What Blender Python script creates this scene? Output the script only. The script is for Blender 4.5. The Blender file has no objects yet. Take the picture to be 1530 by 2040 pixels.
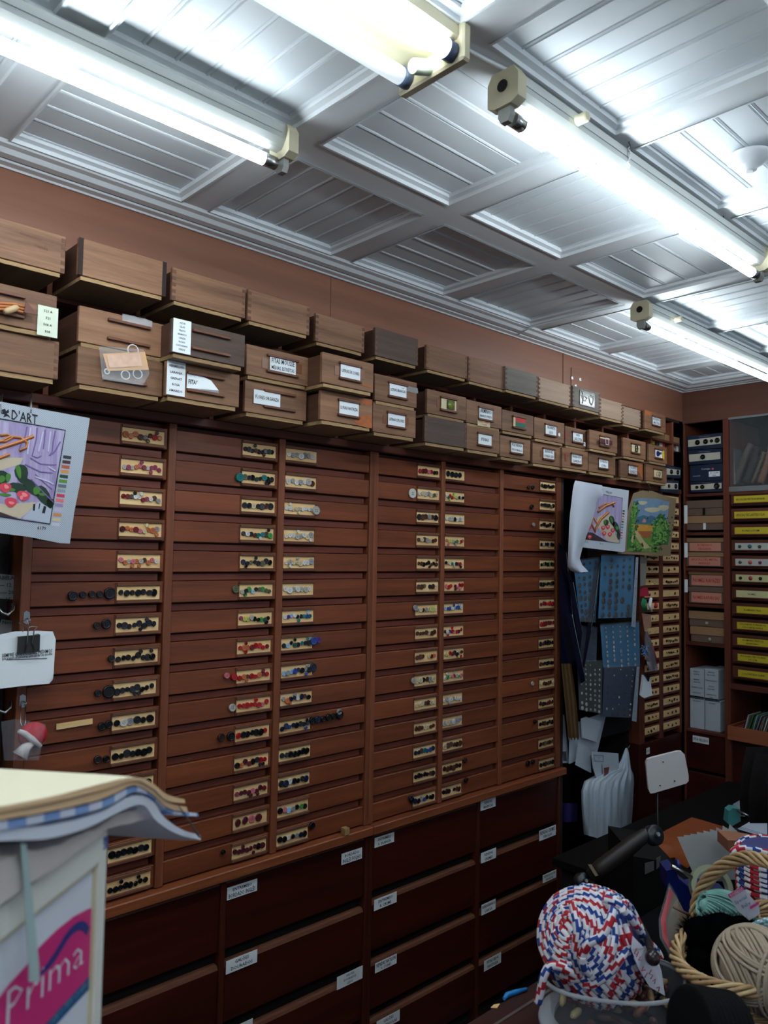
import bpy, math, random
from mathutils import Vector, Matrix
R = random.Random(7)
SC = bpy.context.scene
COL = SC.collection
V = Vector
# ---------------------------------------------------------------- camera
EYE = V((0.0, -2.0, 1.85))
RI = V((0.72760704, -0.68579504, 0.01652755)); UP = V((-0.05037702, -0.02938962, 0.99829775)); FW = V((0.68414191, 0.72720108, 0.0559324))
FPX = 1556.08
cam = bpy.data.cameras.new('camera'); cam.sensor_fit = 'HORIZONTAL'; cam.sensor_width = 36; cam.lens = 36 * FPX / 1530
cam.clip_start = 0.02; cam.dof.use_dof = True; cam.dof.focus_distance = 2.6; cam.dof.aperture_fstop = 9.0
co = bpy.data.objects.new('camera', cam); COL.objects.link(co); SC.camera = co
M = Matrix((RI, UP, -FW)).transposed().to_4x4(); M.translation = EYE; co.matrix_world = M
# ---------------------------------------------------------------- world, exposure
W = bpy.data.worlds.new('world'); SC.world = W; W.use_nodes = True
bg = W.node_tree.nodes['Background']; bg.inputs[0].default_value = (0.62, 0.78, 1.0, 1); bg.inputs[1].default_value = 0.36
SC.view_settings.view_transform = 'Standard'; SC.view_settings.look = 'None'; SC.view_settings.exposure = 0.14; SC.view_settings.gamma = 1
SC.view_settings.use_curve_mapping = False
TUBE = 28.0

# ---------------------------------------------------------------- pixel rays to points in the room
def ray(px, py): return RI * ((px - 765) / FPX) - UP * ((py - 1020) / FPX) + FW
def onY(px, py, y): r = ray(px, py); return EYE + r * ((y - EYE.y) / r.y)
def onX(px, py, x): r = ray(px, py); return EYE + r * ((x - EYE.x) / r.x)
def onZ(px, py, z): r = ray(px, py); return EYE + r * ((z - EYE.z) / r.z)
def onD(px, py, d): return EYE + ray(px, py) * d
def onP(px, py, c, n): r = ray(px, py); return EYE + r * ((c - EYE).dot(n) / r.dot(n))
def wz(z): return 1.85 + 2 * z          # calibrated units to metres
def lin(c):
    def f(v):
        v /= 255.0
        return v / 12.92 if v <= 0.04045 else ((v + 0.055) / 1.055) ** 2.4
    return (f(c[0]), f(c[1]), f(c[2]), 1)

# ---------------------------------------------------------------- materials
MATS = {}
def nodes(name):
    m = bpy.data.materials.new(name); m.use_nodes = True; nt = m.node_tree
    return m, nt, nt.nodes['Principled BSDF']
def plain(name, c, rough=0.6, metal=0.0, noise=0.0, nscale=30, bump=0.0, alpha=None, trans=None, emit=None, spec=0.5):
    if name in MATS: return MATS[name]
    m, nt, b = nodes(name)
    b.inputs['Base Color'].default_value = lin(c); b.inputs['Roughness'].default_value = rough; b.inputs['Metallic'].default_value = metal
    b.inputs['Specular IOR Level'].default_value = spec
    if noise or bump:
        tc = nt.nodes.new('ShaderNodeTexCoord'); n = nt.nodes.new('ShaderNodeTexNoise'); n.inputs['Scale'].default_value = nscale; n.inputs['Detail'].default_value = 6
        nt.links.new(tc.outputs['Object'], n.inputs['Vector'])
        if noise:
            mx = nt.nodes.new('ShaderNodeMix'); mx.data_type = 'RGBA'
            a = lin(c); mx.inputs[6].default_value = tuple(x * (1 - noise) for x in a[:3]) + (1,); mx.inputs[7].default_value = tuple(min(1, x * (1 + noise)) for x in a[:3]) + (1,)
            nt.links.new(n.outputs['Fac'], mx.inputs[0]); nt.links.new(mx.outputs[2], b.inputs['Base Color'])
        if bump:
            bp = nt.nodes.new('ShaderNodeBump'); bp.inputs['Strength'].default_value = bump; bp.inputs['Distance'].default_value = 0.002
            nt.links.new(n.outputs['Fac'], bp.inputs['Height']); nt.links.new(bp.outputs[0], b.inputs['Normal'])
    if alpha is not None: b.inputs['Alpha'].default_value = alpha
    if trans is not None: b.inputs['Transmission Weight'].default_value = trans
    if emit: b.inputs['Emission Color'].default_value = lin(c); b.inputs['Emission Strength'].default_value = emit
    MATS[name] = m; return m
def wood(name, dark, light, axis='x', scale=1.0, rough=0.45, rand=0.25, ring=0.6, spec=0.4):
    """grain streaks along one axis, with a per-object shade"""
    if name in MATS: return MATS[name]
    m, nt, b = nodes(name)
    N = nt.nodes.new; L = nt.links.new
    tc = N('ShaderNodeTexCoord'); mp = N('ShaderNodeMapping'); oi = N('ShaderNodeObjectInfo')
    s = {'x': (1.2, 22, 26), 'y': (22, 1.2, 26), 'z': (26, 22, 1.2)}[axis]
    mp.inputs['Scale'].default_value = tuple(v * scale for v in s)
    ad = N('ShaderNodeVectorMath'); ad.operation = 'ADD'; ml = N('ShaderNodeMath'); ml.operation = 'MULTIPLY'; ml.inputs[1].default_value = 37.0
    L(oi.outputs['Random'], ml.inputs[0]); L(tc.outputs['Object'], mp.inputs['Vector']); L(mp.outputs[0], ad.inputs[0]); L(ml.outputs[0], ad.inputs[1])
    n1 = N('ShaderNodeTexNoise'); n1.inputs['Scale'].default_value = 1.0; n1.inputs['Detail'].default_value = 5; n1.inputs['Distortion'].default_value = ring
    n2 = N('ShaderNodeTexNoise'); n2.inputs['Scale'].default_value = 7.0; n2.inputs['Detail'].default_value = 8; n2.inputs['Roughness'].default_value = 0.75
    L(ad.outputs[0], n1.inputs['Vector']); L(ad.outputs[0], n2.inputs['Vector'])
    mm = N('ShaderNodeMath'); mm.operation = 'MULTIPLY_ADD'; mm.inputs[1].default_value = 0.45; L(n2.outputs['Fac'], mm.inputs[0])
    m3 = N('ShaderNodeMath'); m3.operation = 'MULTIPLY'; m3.inputs[1].default_value = 0.6; L(n1.outputs['Fac'], m3.inputs[0]); L(m3.outputs[0], mm.inputs[2])
    cr = N('ShaderNodeValToRGB'); cr.color_ramp.elements[0].position = 0.33; cr.color_ramp.elements[1].position = 0.68
    cr.color_ramp.elements[0].color = lin(dark); cr.color_ramp.elements[1].color = lin(light); L(mm.outputs[0], cr.inputs[0])
    hs = N('ShaderNodeHueSaturation'); mr = N('ShaderNodeMapRange'); mr.inputs[3].default_value = 1 - rand; mr.inputs[4].default_value = 1 + rand
    L(oi.outputs['Random'], mr.inputs[0]); L(mr.outputs[0], hs.inputs['Value']); L(cr.outputs[0], hs.inputs['Color']); L(hs.outputs[0], b.inputs['Base Color'])
    bp = N('ShaderNodeBump'); bp.inputs['Strength'].default_value = 0.25; bp.inputs['Distance'].default_value = 0.001; L(mm.outputs[0], bp.inputs['Height']); L(bp.outputs[0], b.inputs['Normal'])
    b.inputs['Roughness'].default_value = rough; b.inputs['Specular IOR Level'].default_value = spec
    MATS[name] = m; return m
def objcol(name, rough=0.3):
    if name in MATS: return MATS[name]
    m, nt, b = nodes(name); oi = nt.nodes.new('ShaderNodeObjectInfo'); nt.links.new(oi.outputs['Color'], b.inputs['Base Color']); b.inputs['Roughness'].default_value = rough
    MATS[name] = m; return m

BOXW = wood('worn_box_wood', (92, 62, 44), (154, 112, 82), 'x', 1.0, 0.6, 0.2)
BOXGREY = wood('grey_weathered_wood', (92, 86, 80), (128, 118, 108), 'x', 1.3, 0.7, 0.05)
BOXPALE = wood('pale_dusty_wood', (138, 112, 94), (168, 142, 122), 'x', 1.0, 0.7, 0.08)
BOXDARK = wood('dark_grey_brown_wood', (70, 54, 46), (100, 80, 70), 'x', 1.0, 0.6, 0.1)
BOXSIDE = wood('box_side_wood', (70, 44, 32), (100, 66, 48), 'y', 1.0, 0.7, 0.1)
PLY = wood('pale_plywood', (120, 92, 62), (176, 144, 102), 'x', 1.6, 0.8, 0.1)
PLYUNDER = wood('dusty_plywood_underside', (120, 100, 78), (156, 132, 104), 'y', 0.8, 0.8, 0.1)
MAHO = wood('varnished_mahogany_front', (92, 46, 27), (138, 74, 44), 'x', 0.9, 0.42, 0.09)
MAHOZ = wood('varnished_mahogany_upright', (100, 52, 32), (146, 84, 54), 'z', 0.9, 0.45, 0.07)
RAIL = wood('dark_red_rail_wood', (82, 38, 27), (116, 58, 42), 'x', 0.9, 0.5, 0.05)
LIP = wood('label_lip_wood', (84, 48, 34), (120, 76, 54), 'x', 1.0, 0.5, 0.08)
DEEP = wood('deep_shaded_mahogany_drawer', (44, 13, 9), (74, 26, 15), 'x', 0.35, 0.42, 0.12)  # darkened so the low shade behind the counter sits in the colour
DEEPZ = wood('deep_mahogany_upright', (56, 24, 16), (78, 34, 22), 'z', 0.6, 0.4, 0.05)
LEDGE = wood('worn_ledge_wood', (110, 54, 32), (150, 84, 50), 'x', 0.8, 0.4, 0.05)
PANELW = wood('brown_painted_board', (128, 84, 64), (148, 100, 78), 'x', 0.25, 0.42, 0.03, 0.2)
DARKW = plain('dark_interior_wood', (40, 24, 19), 0.8, noise=0.3)
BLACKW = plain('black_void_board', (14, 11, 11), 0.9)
SHELFR = wood('right_shelf_wood', (86, 40, 28), (118, 62, 44), 'z', 0.8, 0.45, 0.05)
SHELFY = wood('right_shelf_board', (74, 34, 25), (100, 50, 37), 'y', 0.8, 0.5, 0.05)
CARDW = wood('pale_card_wood', (226, 180, 118), (248, 212, 154), 'x', 1.4, 0.6, 0.05)
WHITE = plain('white_gloss_paint', (228, 233, 236), 0.38, noise=0.05, nscale=6, bump=0.15)
WHITEB = plain('white_board_paint', (222, 229, 233), 0.5, noise=0.08, nscale=3, bump=0.1)
GROOVE = plain('cornice_groove_line', (90, 92, 92), 0.7)
PAPER = plain('white_paper', (240, 246, 250), 0.7)
INK = plain('black_ink', (18, 18, 20), 0.7)
INKR = plain('red_ink', (180, 40, 50), 0.7)
METAL = plain('nickel_metal', (170, 170, 168), 0.3, 1.0)
DMETAL = plain('dark_metal', (60, 60, 62), 0.4, 0.9)
BTN = objcol('button_plastic', 0.22)
CREAM = plain('cream_lamp_plastic', (196, 188, 158), 0.5)
LAMPW = plain('lamp_housing_enamel', (190, 194, 190), 0.4)
TUBEM = plain('glowing_fluorescent_tube', (236, 248, 255), 0.3, emit=TUBE)
TUBEOFF = plain('unlit_tube_added_glow', (214, 226, 234), 0.25, emit=0.9)  # the tube is off; a glow of its own is added
BLACKP = plain('black_plastic', (16, 16, 18), 0.4)
CLEAR = plain('clear_plastic', (225, 232, 238), 0.12, alpha=0.28)
CLEARF = plain('clear_thin_film', (220, 228, 236), 0.08, alpha=0.10)

# ---------------------------------------------------------------- mesh builder
ORG = {}
class MB:
    def __init__(s): s.v = []; s.f = []; s.m = []; s.sm = []
    def add(s, vs, fs, m=0, smooth=False):
        o = len(s.v); s.v += [tuple(x) for x in vs]; s.f += [tuple(o + i for i in f) for f in fs]; s.m += [m] * len(fs); s.sm += [smooth] * len(fs); return s
    def box(s, x0, x1, y0, y1, z0, z1, m=0, b=0.0):
        if x0 > x1: x0, x1 = x1, x0
        if y0 > y1: y0, y1 = y1, y0
        if z0 > z1: z0, z1 = z1, z0
        if b <= 0:
            vs = [(x, y, z) for x in (x0, x1) for y in (y0, y1) for z in (z0, z1)]
            return s.add(vs, [(0, 1, 3, 2), (4, 6, 7, 5), (0, 4, 5, 1), (2, 3, 7, 6), (0, 2, 6, 4), (1, 5, 7, 3)], m)
        b = min(b, (x1 - x0) / 2.5, (y1 - y0) / 2.5, (z1 - z0) / 2.5)
        X = (x0, x1); Y = (y0, y1); Z = (z0, z1); vs = []; idx = {}
        for i in (0, 1):
            for j in (0, 1):
                for k in (0, 1):
                    sx, sy, sz = (1 - 2 * i) * b, (1 - 2 * j) * b, (1 - 2 * k) * b
                    idx[i, j, k, 'x'] = len(vs); vs.append((X[i], Y[j] + sy, Z[k] + sz))
                    idx[i, j, k, 'y'] = len(vs); vs.append((X[i] + sx, Y[j], Z[k] + sz))
                    idx[i, j, k, 'z'] = len(vs); vs.append((X[i] + sx, Y[j] + sy, Z[k]))
        fs = []
        for a in (0, 1):
            fs.append([idx[a, j, k, 'x'] for j, k in ((0, 0), (1, 0), (1, 1), (0, 1))][::(1 if a else -1)])
            fs.append([idx[i, a, k, 'y'] for i, k in ((0, 0), (1, 0), (1, 1), (0, 1))][::(-1 if a else 1)])
            fs.append([idx[i, j, a, 'z'] for i, j in ((0, 0), (1, 0), (1, 1), (0, 1))][::(1 if a else -1)])
        for i in (0, 1):
            for j in (0, 1):
                fs.append([idx[i, j, 0, 'x'], idx[i, j, 1, 'x'], idx[i, j, 1, 'y'], idx[i, j, 0, 'y']])
                fs.append([idx[i, 0, j, 'x'], idx[i, 1, j, 'x'], idx[i, 1, j, 'z'], idx[i, 0, j, 'z']])
                fs.append([idx[0, i, j, 'y'], idx[1, i, j, 'y'], idx[1, i, j, 'z'], idx[0, i, j, 'z']])
                for k in (0, 1): fs.append([idx[i, j, k, c] for c in 'xyz'])
        return s.add(vs, fs, m)
    def obox(s, c, ax, ay, az, m=0):
        """box from its centre and three half vectors"""
        c = V(c); vs = [c + ax * i + ay * j + az * k for i in (-1, 1) for j in (-1, 1) for k in (-1, 1)]
        return s.add(vs, [(0, 1, 3, 2), (4, 6, 7, 5), (0, 4, 5, 1), (2, 3, 7, 6), (0, 2, 6, 4), (1, 5, 7, 3)], m)
    def prism(s, pts, d, m=0, m2=None):
        """closed outline (3-D points) thickened by vector d"""
        n = len(pts); a = [V(p) for p in pts]; b = [p + V(d) for p in a]
        s.add(a + b, [tuple(range(n)), tuple(range(2 * n - 1, n - 1, -1))], m)
        s.add(a + b, [(i, i + n, (i + 1) % n + n, (i + 1) % n) for i in range(n)], m if m2 is None else m2); return s
    def tube(s, path, r, n=8, m=0, caps=True, smooth=True, mf=None, closed=False):
        P = [V(p) for p in path]; k = len(P); rr = r if isinstance(r, (list, tuple)) else [r] * k
        vs = []; up = None
        for i, p in enumerate(P):
            if closed: t = P[(i + 1) % k] - P[i - 1]
            else: t = P[min(i + 1, k - 1)] - P[max(i - 1, 0)]
            if t.length < 1e-9: t = V((0, 0, 1))
            t.normalize()
            if up is None: up = t.orthogonal()
            a = up - t * up.dot(t)
            if a.length < 1e-6: a = t.orthogonal()
            a.normalize(); up = a; c = t.cross(a)
            vs += [p + (a * math.cos(6.28318 * j / n) + c * math.sin(6.28318 * j / n)) * rr[i] for j in range(n)]
        o = len(s.v); s.v += [tuple(x) for x in vs]
        for i in range(k if closed else k - 1):
            i2 = (i + 1) % k
            for j in range(n):
                s.f.append((o + i * n + j, o + i * n + (j + 1) % n, o + i2 * n + (j + 1) % n, o + i2 * n + j))
                s.m.append(mf(i, j) if mf else m); s.sm.append(smooth)
        if caps and not closed:
            s.f.append(tuple(o + j for j in range(n))[::-1]); s.m.append(m); s.sm.append(False)
            s.f.append(tuple(o + (k - 1) * n + j for j in range(n))); s.m.append(m); s.sm.append(False)
        return s
    def lathe(s, prof, c=(0, 0, 0), ax=(0, 0, 1), n=16, m=0, smooth=True):
        ax = V(ax).normalized(); a = ax.orthogonal().normalized(); b = ax.cross(a); c = V(c); vs = []
        for r, h in prof:
            for j in range(n):
                t = 6.28318 * j / n; vs.append(c + (a * math.cos(t) + b * math.sin(t)) * r + ax * h)
        fs = [(i * n + j, i * n + (j + 1) % n, (i + 1) * n + (j + 1) % n, (i + 1) * n + j) for i in range(len(prof) - 1) for j in range(n)]
        s.add(vs, fs, m, smooth)
        s.add([vs[j] for j in range(n)], [tuple(range(n))[::-1]], m); s.add(vs[-n:], [tuple(range(n))], m); return s
    def grid(s, P, m=0, smooth=True, mf=None):
        a = len(P); b = len(P[0]); o = len(s.v)
        for r in P: s.v += [tuple(p) for p in r]
        for i in range(a - 1):
            for j in range(b - 1):
                s.f.append((o + i * b + j, o + i * b + j + 1, o + (i + 1) * b + j + 1, o + (i + 1) * b + j)); s.m.append(mf(i, j) if mf else m); s.sm.append(smooth)
        return s
    def mesh(s, name, mats, org=V((0, 0, 0))):
        me = bpy.data.meshes.new(name); ox, oy, oz = org
        me.from_pydata([(x - ox, y - oy, z - oz) for x, y, z in s.v], [], s.f)
        for mt in (mats if isinstance(mats, (list, tuple)) else [mats]): me.materials.append(mt)
        me.polygons.foreach_set('material_index', s.m); me.polygons.foreach_set('use_smooth', s.sm); me.update(); return me
    def build(s, name, mats, parent=None, label=None, cat=None, group=None, kind=None, sub=False):
        org = ORG.get(parent.name, V((0, 0, 0))) if parent else V((0, 0, 0))
        if parent is None and kind != 'structure' and s.v:
            xs = [v[0] for v in s.v]; ys = [v[1] for v in s.v]; zs = [v[2] for v in s.v]; org = V(((min(xs) + max(xs)) / 2, (min(ys) + max(ys)) / 2, min(zs)))
        o = bpy.data.objects.new(name, s.mesh(name, mats, org)); COL.objects.link(o)
        if parent: o.parent = parent
        else: o.location = org
        ORG[o.name] = org
        props(o, label, cat, group, kind); return o
def props(o, label=None, cat=None, group=None, kind=None):
    if label: o['label'] = label
    if cat: o['category'] = cat
    if group: o['group'] = group
    if kind: o['kind'] = kind
def thing(name, loc, label, cat, group=None):
    o = bpy.data.objects.new(name, None); COL.objects.link(o); o.location = loc; o.empty_display_size = 0.02
    ORG[o.name] = V(loc); props(o, label, cat, group); return o
def inst(me, name, parent, loc, color=None, scale=None, rot=None):
    """another object on a shared mesh; loc in world, parents carry no rotation"""
    o = bpy.data.objects.new(name, me); COL.objects.link(o); o.parent = parent
    org = ORG[parent.name]; o.location = V(loc) - org
    if color: o.color = color
    if scale: o.scale = scale
    if rot: o.rotation_euler = rot
    ORG[o.name] = V(loc); return o

# ---------------------------------------------------------------- lettering
_tc = {}
def text2d(s, bold=0.012):
    if s in _tc: return _tc[s]
    cu = bpy.data.curves.new('lettering', 'FONT'); cu.body = s; cu.resolution_u = 1; cu.offset = bold; cu.size = 1.0; cu.align_x = 'CENTER'
    ob = bpy.data.objects.new('lettering', cu); me = ob.to_mesh()
    vs = [(v.co.x, v.co.y) for v in me.vertices]; fs = [tuple(p.vertices) for p in me.polygons]
    ob.to_mesh_clear(); bpy.data.objects.remove(ob); bpy.data.curves.remove(cu)
    if vs:
        xs = [v[0] for v in vs]; w = max(xs) - min(xs); c = (max(xs) + min(xs)) / 2; vs = [(x - c, y) for x, y in vs]
    else: w = 0
    _tc[s] = (vs, fs, w); return _tc[s]
def write(mb, s, c, u, v, n, h, maxw=None, m=1, off=0.0006):
    """letters of cap height h centred on c, u along the line, v up, n out of the surface"""
    vs, fs, w = text2d(s)
    if not vs: return
    sc = h / 0.7; sx = sc
    if maxw and w * sc > maxw: sx = maxw / w; sc = sx * 1.5
    c = V(c); mb.add([c + u * (x * sx) + v * ((y - 0.35) * sc) + n * off for x, y in vs], fs, m)
UX, UZ, NF = V((1, 0, 0)), V((0, 0, 1)), V((0, -1, 0))
def label_card(lines, c, w, h, parent=None, name='label', u=UX, v=UZ, n=NF, mats=None, th=0.0006, fill=0.62, ink=1, curl=0.0, left=None):
    mb = MB(); c = V(c)
    mb.obox(c, u * (w / 2), v * (h / 2), n * (th / 2), 0)
    k = len(lines); lh = h / max(k, 1) * fill if k > 1 else h * 0.34
    for i, t in enumerate(lines):
        y = (0.5 - (i + 0.5) / k) * h * 0.9
        write(mb, t, c + v * y + n * (th / 2), u, v, n, min(lh * 0.8, h * 0.36), w * 0.88, ink)
    return mb.build(name, mats or [PAPER, INK], parent)
def pxpoly(mb, pts, f, d, m=0):
    mb.prism([f(*p) for p in pts], d, m)

# ================================================================ the room
Z_WT = wz(0.465); Z_C = wz(0.478)
MB().box(-2.5, 4.7, -4.5, 0.8, -0.06, 0.0).build('floor', plain('brown_floor_tile', (70, 52, 44), 0.6, noise=0.2, nscale=4), kind='structure')
# brown boards above the shelves
XR = 4.14
wb = MB().box(-2.5, 1.62, 0.0, 0.03, wz(0.384), Z_WT + 0.05, b=0.0015).box(1.622, 2.98, 0.001, 0.03, wz(0.384), Z_WT + 0.05, b=0.0015).box(2.984, XR + 0.03, 0.0, 0.03, wz(0.384), Z_WT + 0.05, b=0.0015)
WB = wb.build('wall_back', PANELW, kind='structure')
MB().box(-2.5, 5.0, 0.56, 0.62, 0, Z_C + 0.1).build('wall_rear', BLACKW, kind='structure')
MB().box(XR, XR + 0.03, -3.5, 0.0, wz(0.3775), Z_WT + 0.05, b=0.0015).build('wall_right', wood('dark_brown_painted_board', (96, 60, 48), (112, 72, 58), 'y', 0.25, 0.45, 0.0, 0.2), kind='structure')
MB().box(XR + 0.45, XR + 0.5, -3.5, 0.62, 0, Z_C + 0.1).build('wall_right_rear', BLACKW, kind='structure')
MB().box(-2.56, -2.5, -4.5, 0.8, 0, Z_C + 0.1).build('wall_left', PANELW, kind='structure')
# ceiling: grid of flat beams, recessed panels of beaded boards
xs0 = [2 * (0.284 + 0.264 * k) for k in range(-5, 7)]; PW = 2 * 0.222
ys0 = [(-0.098 - 0.502 * j) for j in range(0, 9)]; PD = 0.41
cb = MB(); z0, z1 = Z_C, Z_C + 0.032
edges = []
prev = 0.0
for y in ys0:
    cb.box(-2.5, XR, y, prev, z0, z1); prev = y - PD
cb.box(-2.5, XR, -4.6, prev, z0, z1)
px_ = -2.5
for x in xs0:
    for y in ys0: cb.box(px_, x, y - PD, y, z0, z1)
    px_ = min(x + PW, 2 * 2.024)
for y in ys0: cb.box(px_, XR, y - PD, y, z0, z1)
cb.box(-2.5, XR + 0.5, -4.6, 0.6, Z_C + 0.06, Z_C + 0.1)
CE = cb.build('ceiling', WHITE, kind='structure')
bmesh_cache = {}
def board_mesh(w, l, along):
    key = (round(w, 4), round(l, 4), along)
    if key in bmesh_cache: return bmesh_cache[key]
    mb = MB()                                         # plank with a raised bead and quirk along one edge
    prof = [(-w / 2, 0.012), (-w / 2, 0.003), (-w / 2 + 0.0025, 0.0), (w / 2 - 0.0115, 0.0), (w / 2 - 0.0105, 0.003), (w / 2 - 0.009, -0.001), (w / 2 - 0.005, -0.0025), (w / 2 - 0.0022, 0.0), (w / 2 - 0.001, 0.004), (w / 2, 0.012)]
    a = [((p, -l / 2, q) if along == 'y' else (-l / 2, p, q)) for p, q in prof]
    d = (0, l, 0) if along == 'y' else (l, 0, 0)
    mb.prism(a, d); me = mb.mesh('ceiling_board', WHITEB); bmesh_cache[key] = me; return me
for k, x in enumerate(xs0):
    kk = k - 5
    for j, y in enumerate(ys0):
        if j > 6 or kk < -3: continue
        x1 = min(x + PW, 2 * 2.024); y1 = y; y0 = y - PD; zi = Z_C + 0.02; t = 0.013
        mb = MB()
        O = [(x, y0), (x1, y0), (x1, y1), (x, y1)]; e1 = 0.005
        rings = []
        for ins, z in ((-0.003, Z_C - 0.0035), (0.003, Z_C - 0.0035), (0.004, Z_C + 0.006), (0.016, Z_C + 0.010), (0.017, zi + 0.006)):
            rings.append([(x + ins, y0 + ins, z), (x1 - ins, y0 + ins, z), (x1 - ins, y1 - ins, z), (x + ins, y1 - ins, z)])
        for a, b in zip(rings[:-1], rings[1:]):
            mb.add(a + b, [(i, (i + 1) % 4, (i + 1) % 4 + 4, i + 4) for i in range(4)])
        mo = mb.build('panel_moulding', WHITE, CE)
        along = 'x' if (kk + j) % 2 == 0 else 'y'
        span, ln = ((y0 + 0.014, y1 - 0.014), x1 - x - 0.028) if along == 'x' else ((x + 0.014, x1 - 0.014), y1 - y0 - 0.028)
        n = 5 if along == 'x' else 6
        if x1 - x < 0.4 and along == 'y': n = 4
        w = (span[1] - span[0]) / n; me = board_mesh(w, ln, along)
        for i in range(n):
            cpos = span[0] + w * (i + 0.5)
            p = ((x + x1) / 2, cpos, zi + R.uniform(-0.0006, 0.0006)) if along == 'x' else (cpos, (y0 + y1) / 2, zi + R.uniform(-0.0006, 0.0006))
            inst(me, 'ceiling_board', mo, p)
# cornices
def cornice(name, a, b, inn):
    """profile swept from a to b; inn points into the room"""
    a, b, inn = V(a), V(b), V(inn); mb = MB()
    prof = [(0.0, Z_WT), (0.006, Z_WT - 0.001), (0.010, Z_WT + 0.003), (0.030, Z_WT + 0.004), (0.0345, Z_WT + 0.0077), (0.035, Z_WT + 0.011), (0.037, Z_WT + 0.011), (0.038, Z_WT + 0.0085), (0.060, Z_WT + 0.0095), (0.072, Z_WT + 0.018), (0.090, Z_WT + 0.0195), (0.096, Z_C - 0.001), (0.098, Z_C + 0.001), (0.0, Z_C + 0.001)]
    P = [[p0 + inn * q + UZ * z for q, z in prof] for p0 in (a, b)]
    mb.grid(P, 0, False); mb.add(P[0], [tuple(range(len(prof)))]); mb.add(P[1], [tuple(range(len(prof)))])
    mb.add([p0 + inn * q + UZ * z for p0 in (a, b) for q, z in ((0.0345, Z_WT + 0.0077), (0.0375, Z_WT + 0.0085))], [(0, 1, 3, 2)], 1)
    return mb.build(name, [WHITE, GROOVE], kind='structure')
cornice('trim_back', (-2.5, 0, 0), (XR, 0, 0), (0, -1, 0))
cornice('trim_right', (XR, -3.5, 0), (XR, 0, 0), (-1, 0, 0))
# small patched board and paper bits on the brown wall
c0 = onY(1155, 752, 0)
mb = MB().box(onY(1137, 752, 0).x, onY(1172, 752, 0).x, -0.004, 0, wz(0.384), onY(1140, 733, 0).z, b=0.001)
pb = mb.build('cover_strip', PANELW, WB)
for (px, py) in ((1140, 753), (1156, 756), (1147, 769)):
    p = onY(px, py, -0.0045); MB().obox(p, V((0.007, 0, 0.002)), V((0, 0.0004, 0)), V((-0.002, 0, 0.006))).build('paper_scrap', PAPER, WB)

# ================================================================ fluorescent lamps
def lamp(label, x0, x1, y, zt, left_end=True, cat='lamp'):
    t = thing('fluorescent_lamp', ((x0 + x1) / 2, y, zt), label, 'lamp', 'fluorescent lamps hung under the ceiling')
    MB().tube([(x0, y, zt), (x1, y, zt)], 0.0135, 16).build('glowing_tube', TUBEM, t, label='brightly lit white tube')
    for xa, xb in ((x0 - 0.012, x0 + 0.02), (x1 - 0.02, x1 + 0.012)): MB().tube([(xa, y, zt), (xb, y, zt)], 0.0142, 14).build('tube_cap', METAL, t)
    yh = y - 0.002
    prof = [(-0.016, 0.036), (-0.024, 0.048), (-0.024, 0.078), (-0.021, 0.083), (0.021, 0.083), (0.024, 0.078), (0.024, 0.048), (0.016, 0.036), (0.010, 0.030), (-0.010, 0.030)]
    mb = MB().prism([(x0 - 0.02, yh + a, zt + b) for a, b in prof], (x1 - x0 + 0.04, 0, 0)); mb.build('housing', LAMPW, t)
    mb = MB()
    for yy in (-0.0245, 0.0245): mb.box(x0 - 0.01, x1 + 0.01, yh + yy - 0.0012, yh + yy + 0.0012, zt + 0.060, zt + 0.064)
    mb.build('housing_ridge', LAMPW, t)
    for xe, sg in ((x0 - 0.02, -1), (x1 + 0.02, 1)):
        prof = [(-0.037, 0.02), (-0.037, 0.066), (-0.026, 0.083), (0.026, 0.083), (0.037, 0.066), (0.037, 0.02), (0.02, 0.012), (-0.02, 0.012)]
        MB().prism([(xe, yh + a, zt + b) for a, b in prof], (0.026 * sg, 0, 0)).lathe([(0.012, 0), (0.012, 0.002)], (xe + 0.026 * sg, yh, zt + 0.052), (sg, 0, 0), 12, 1).build('end_cap', [CREAM, BLACKP], t)
        MB().prism([(xe + 0.004 * sg, y + a, zt + b) for a, b in ((-0.014, 0.02), (-0.015, -0.004), (-0.009, -0.016), (0.009, -0.016), (0.015, -0.004), (0.014, 0.02))], (0.014 * sg, 0, 0)).build('tube_holder', plain('grey_socket_plastic', (150, 152, 146), 0.5), t)
    MB().lathe([(0.011, 0), (0.011, 0.022), (0.009, 0.026)], (x0 + 0.16, yh - 0.034, zt + 0.052), (0, -1, 0), 12).build('starter', CREAM, t)
    return t
def chain(x, y, z0, z1, label):
    mb = MB(); n = max(3, int((z0 - z1) / 0.0075)); h = (z0 - z1) / n
    for i in range(n):
        zc = z1 + h * (i + 0.5); a = i % 2
        mb.tube([(x + (0.0028 * math.cos(t) if a else 0), y + (0 if a else 0.0028 * math.cos(t)), zc + h * 0.62 * math.sin(t)) for t in [6.283 * q / 8 for q in range(8)]], 0.0014, 5, closed=True)
    t = mb.build('lamp_chain', plain('white_chain', (205, 210, 214), 0.35), label=label, cat='chain', group='lamp chains')
    MB().tube([(x, y, Z_C), (x, y, z0 + 0.012), (x + 0.005, y, z0 + 0.008), (x + 0.006, y, z0), (x, y, z0 - 0.004), (x - 0.005, y, z0 + 0.002)], 0.0013, 6).build('hook', DMETAL, t)
    return t
ZT = wz(0.43)
L1 = lamp('long lit tube lamp at upper left, chain-hung over the tall drawer boxes', -0.246, 0.954, -0.604, ZT)
L3 = lamp('long lit tube lamp at upper right with a hole in its cream end cap', 1.206, 2.37, -1.08, ZT)
L4 = lamp('farthest lit tube lamp, near the far corner of the ceiling', 2.635, 3.85, -0.588, ZT)
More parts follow.
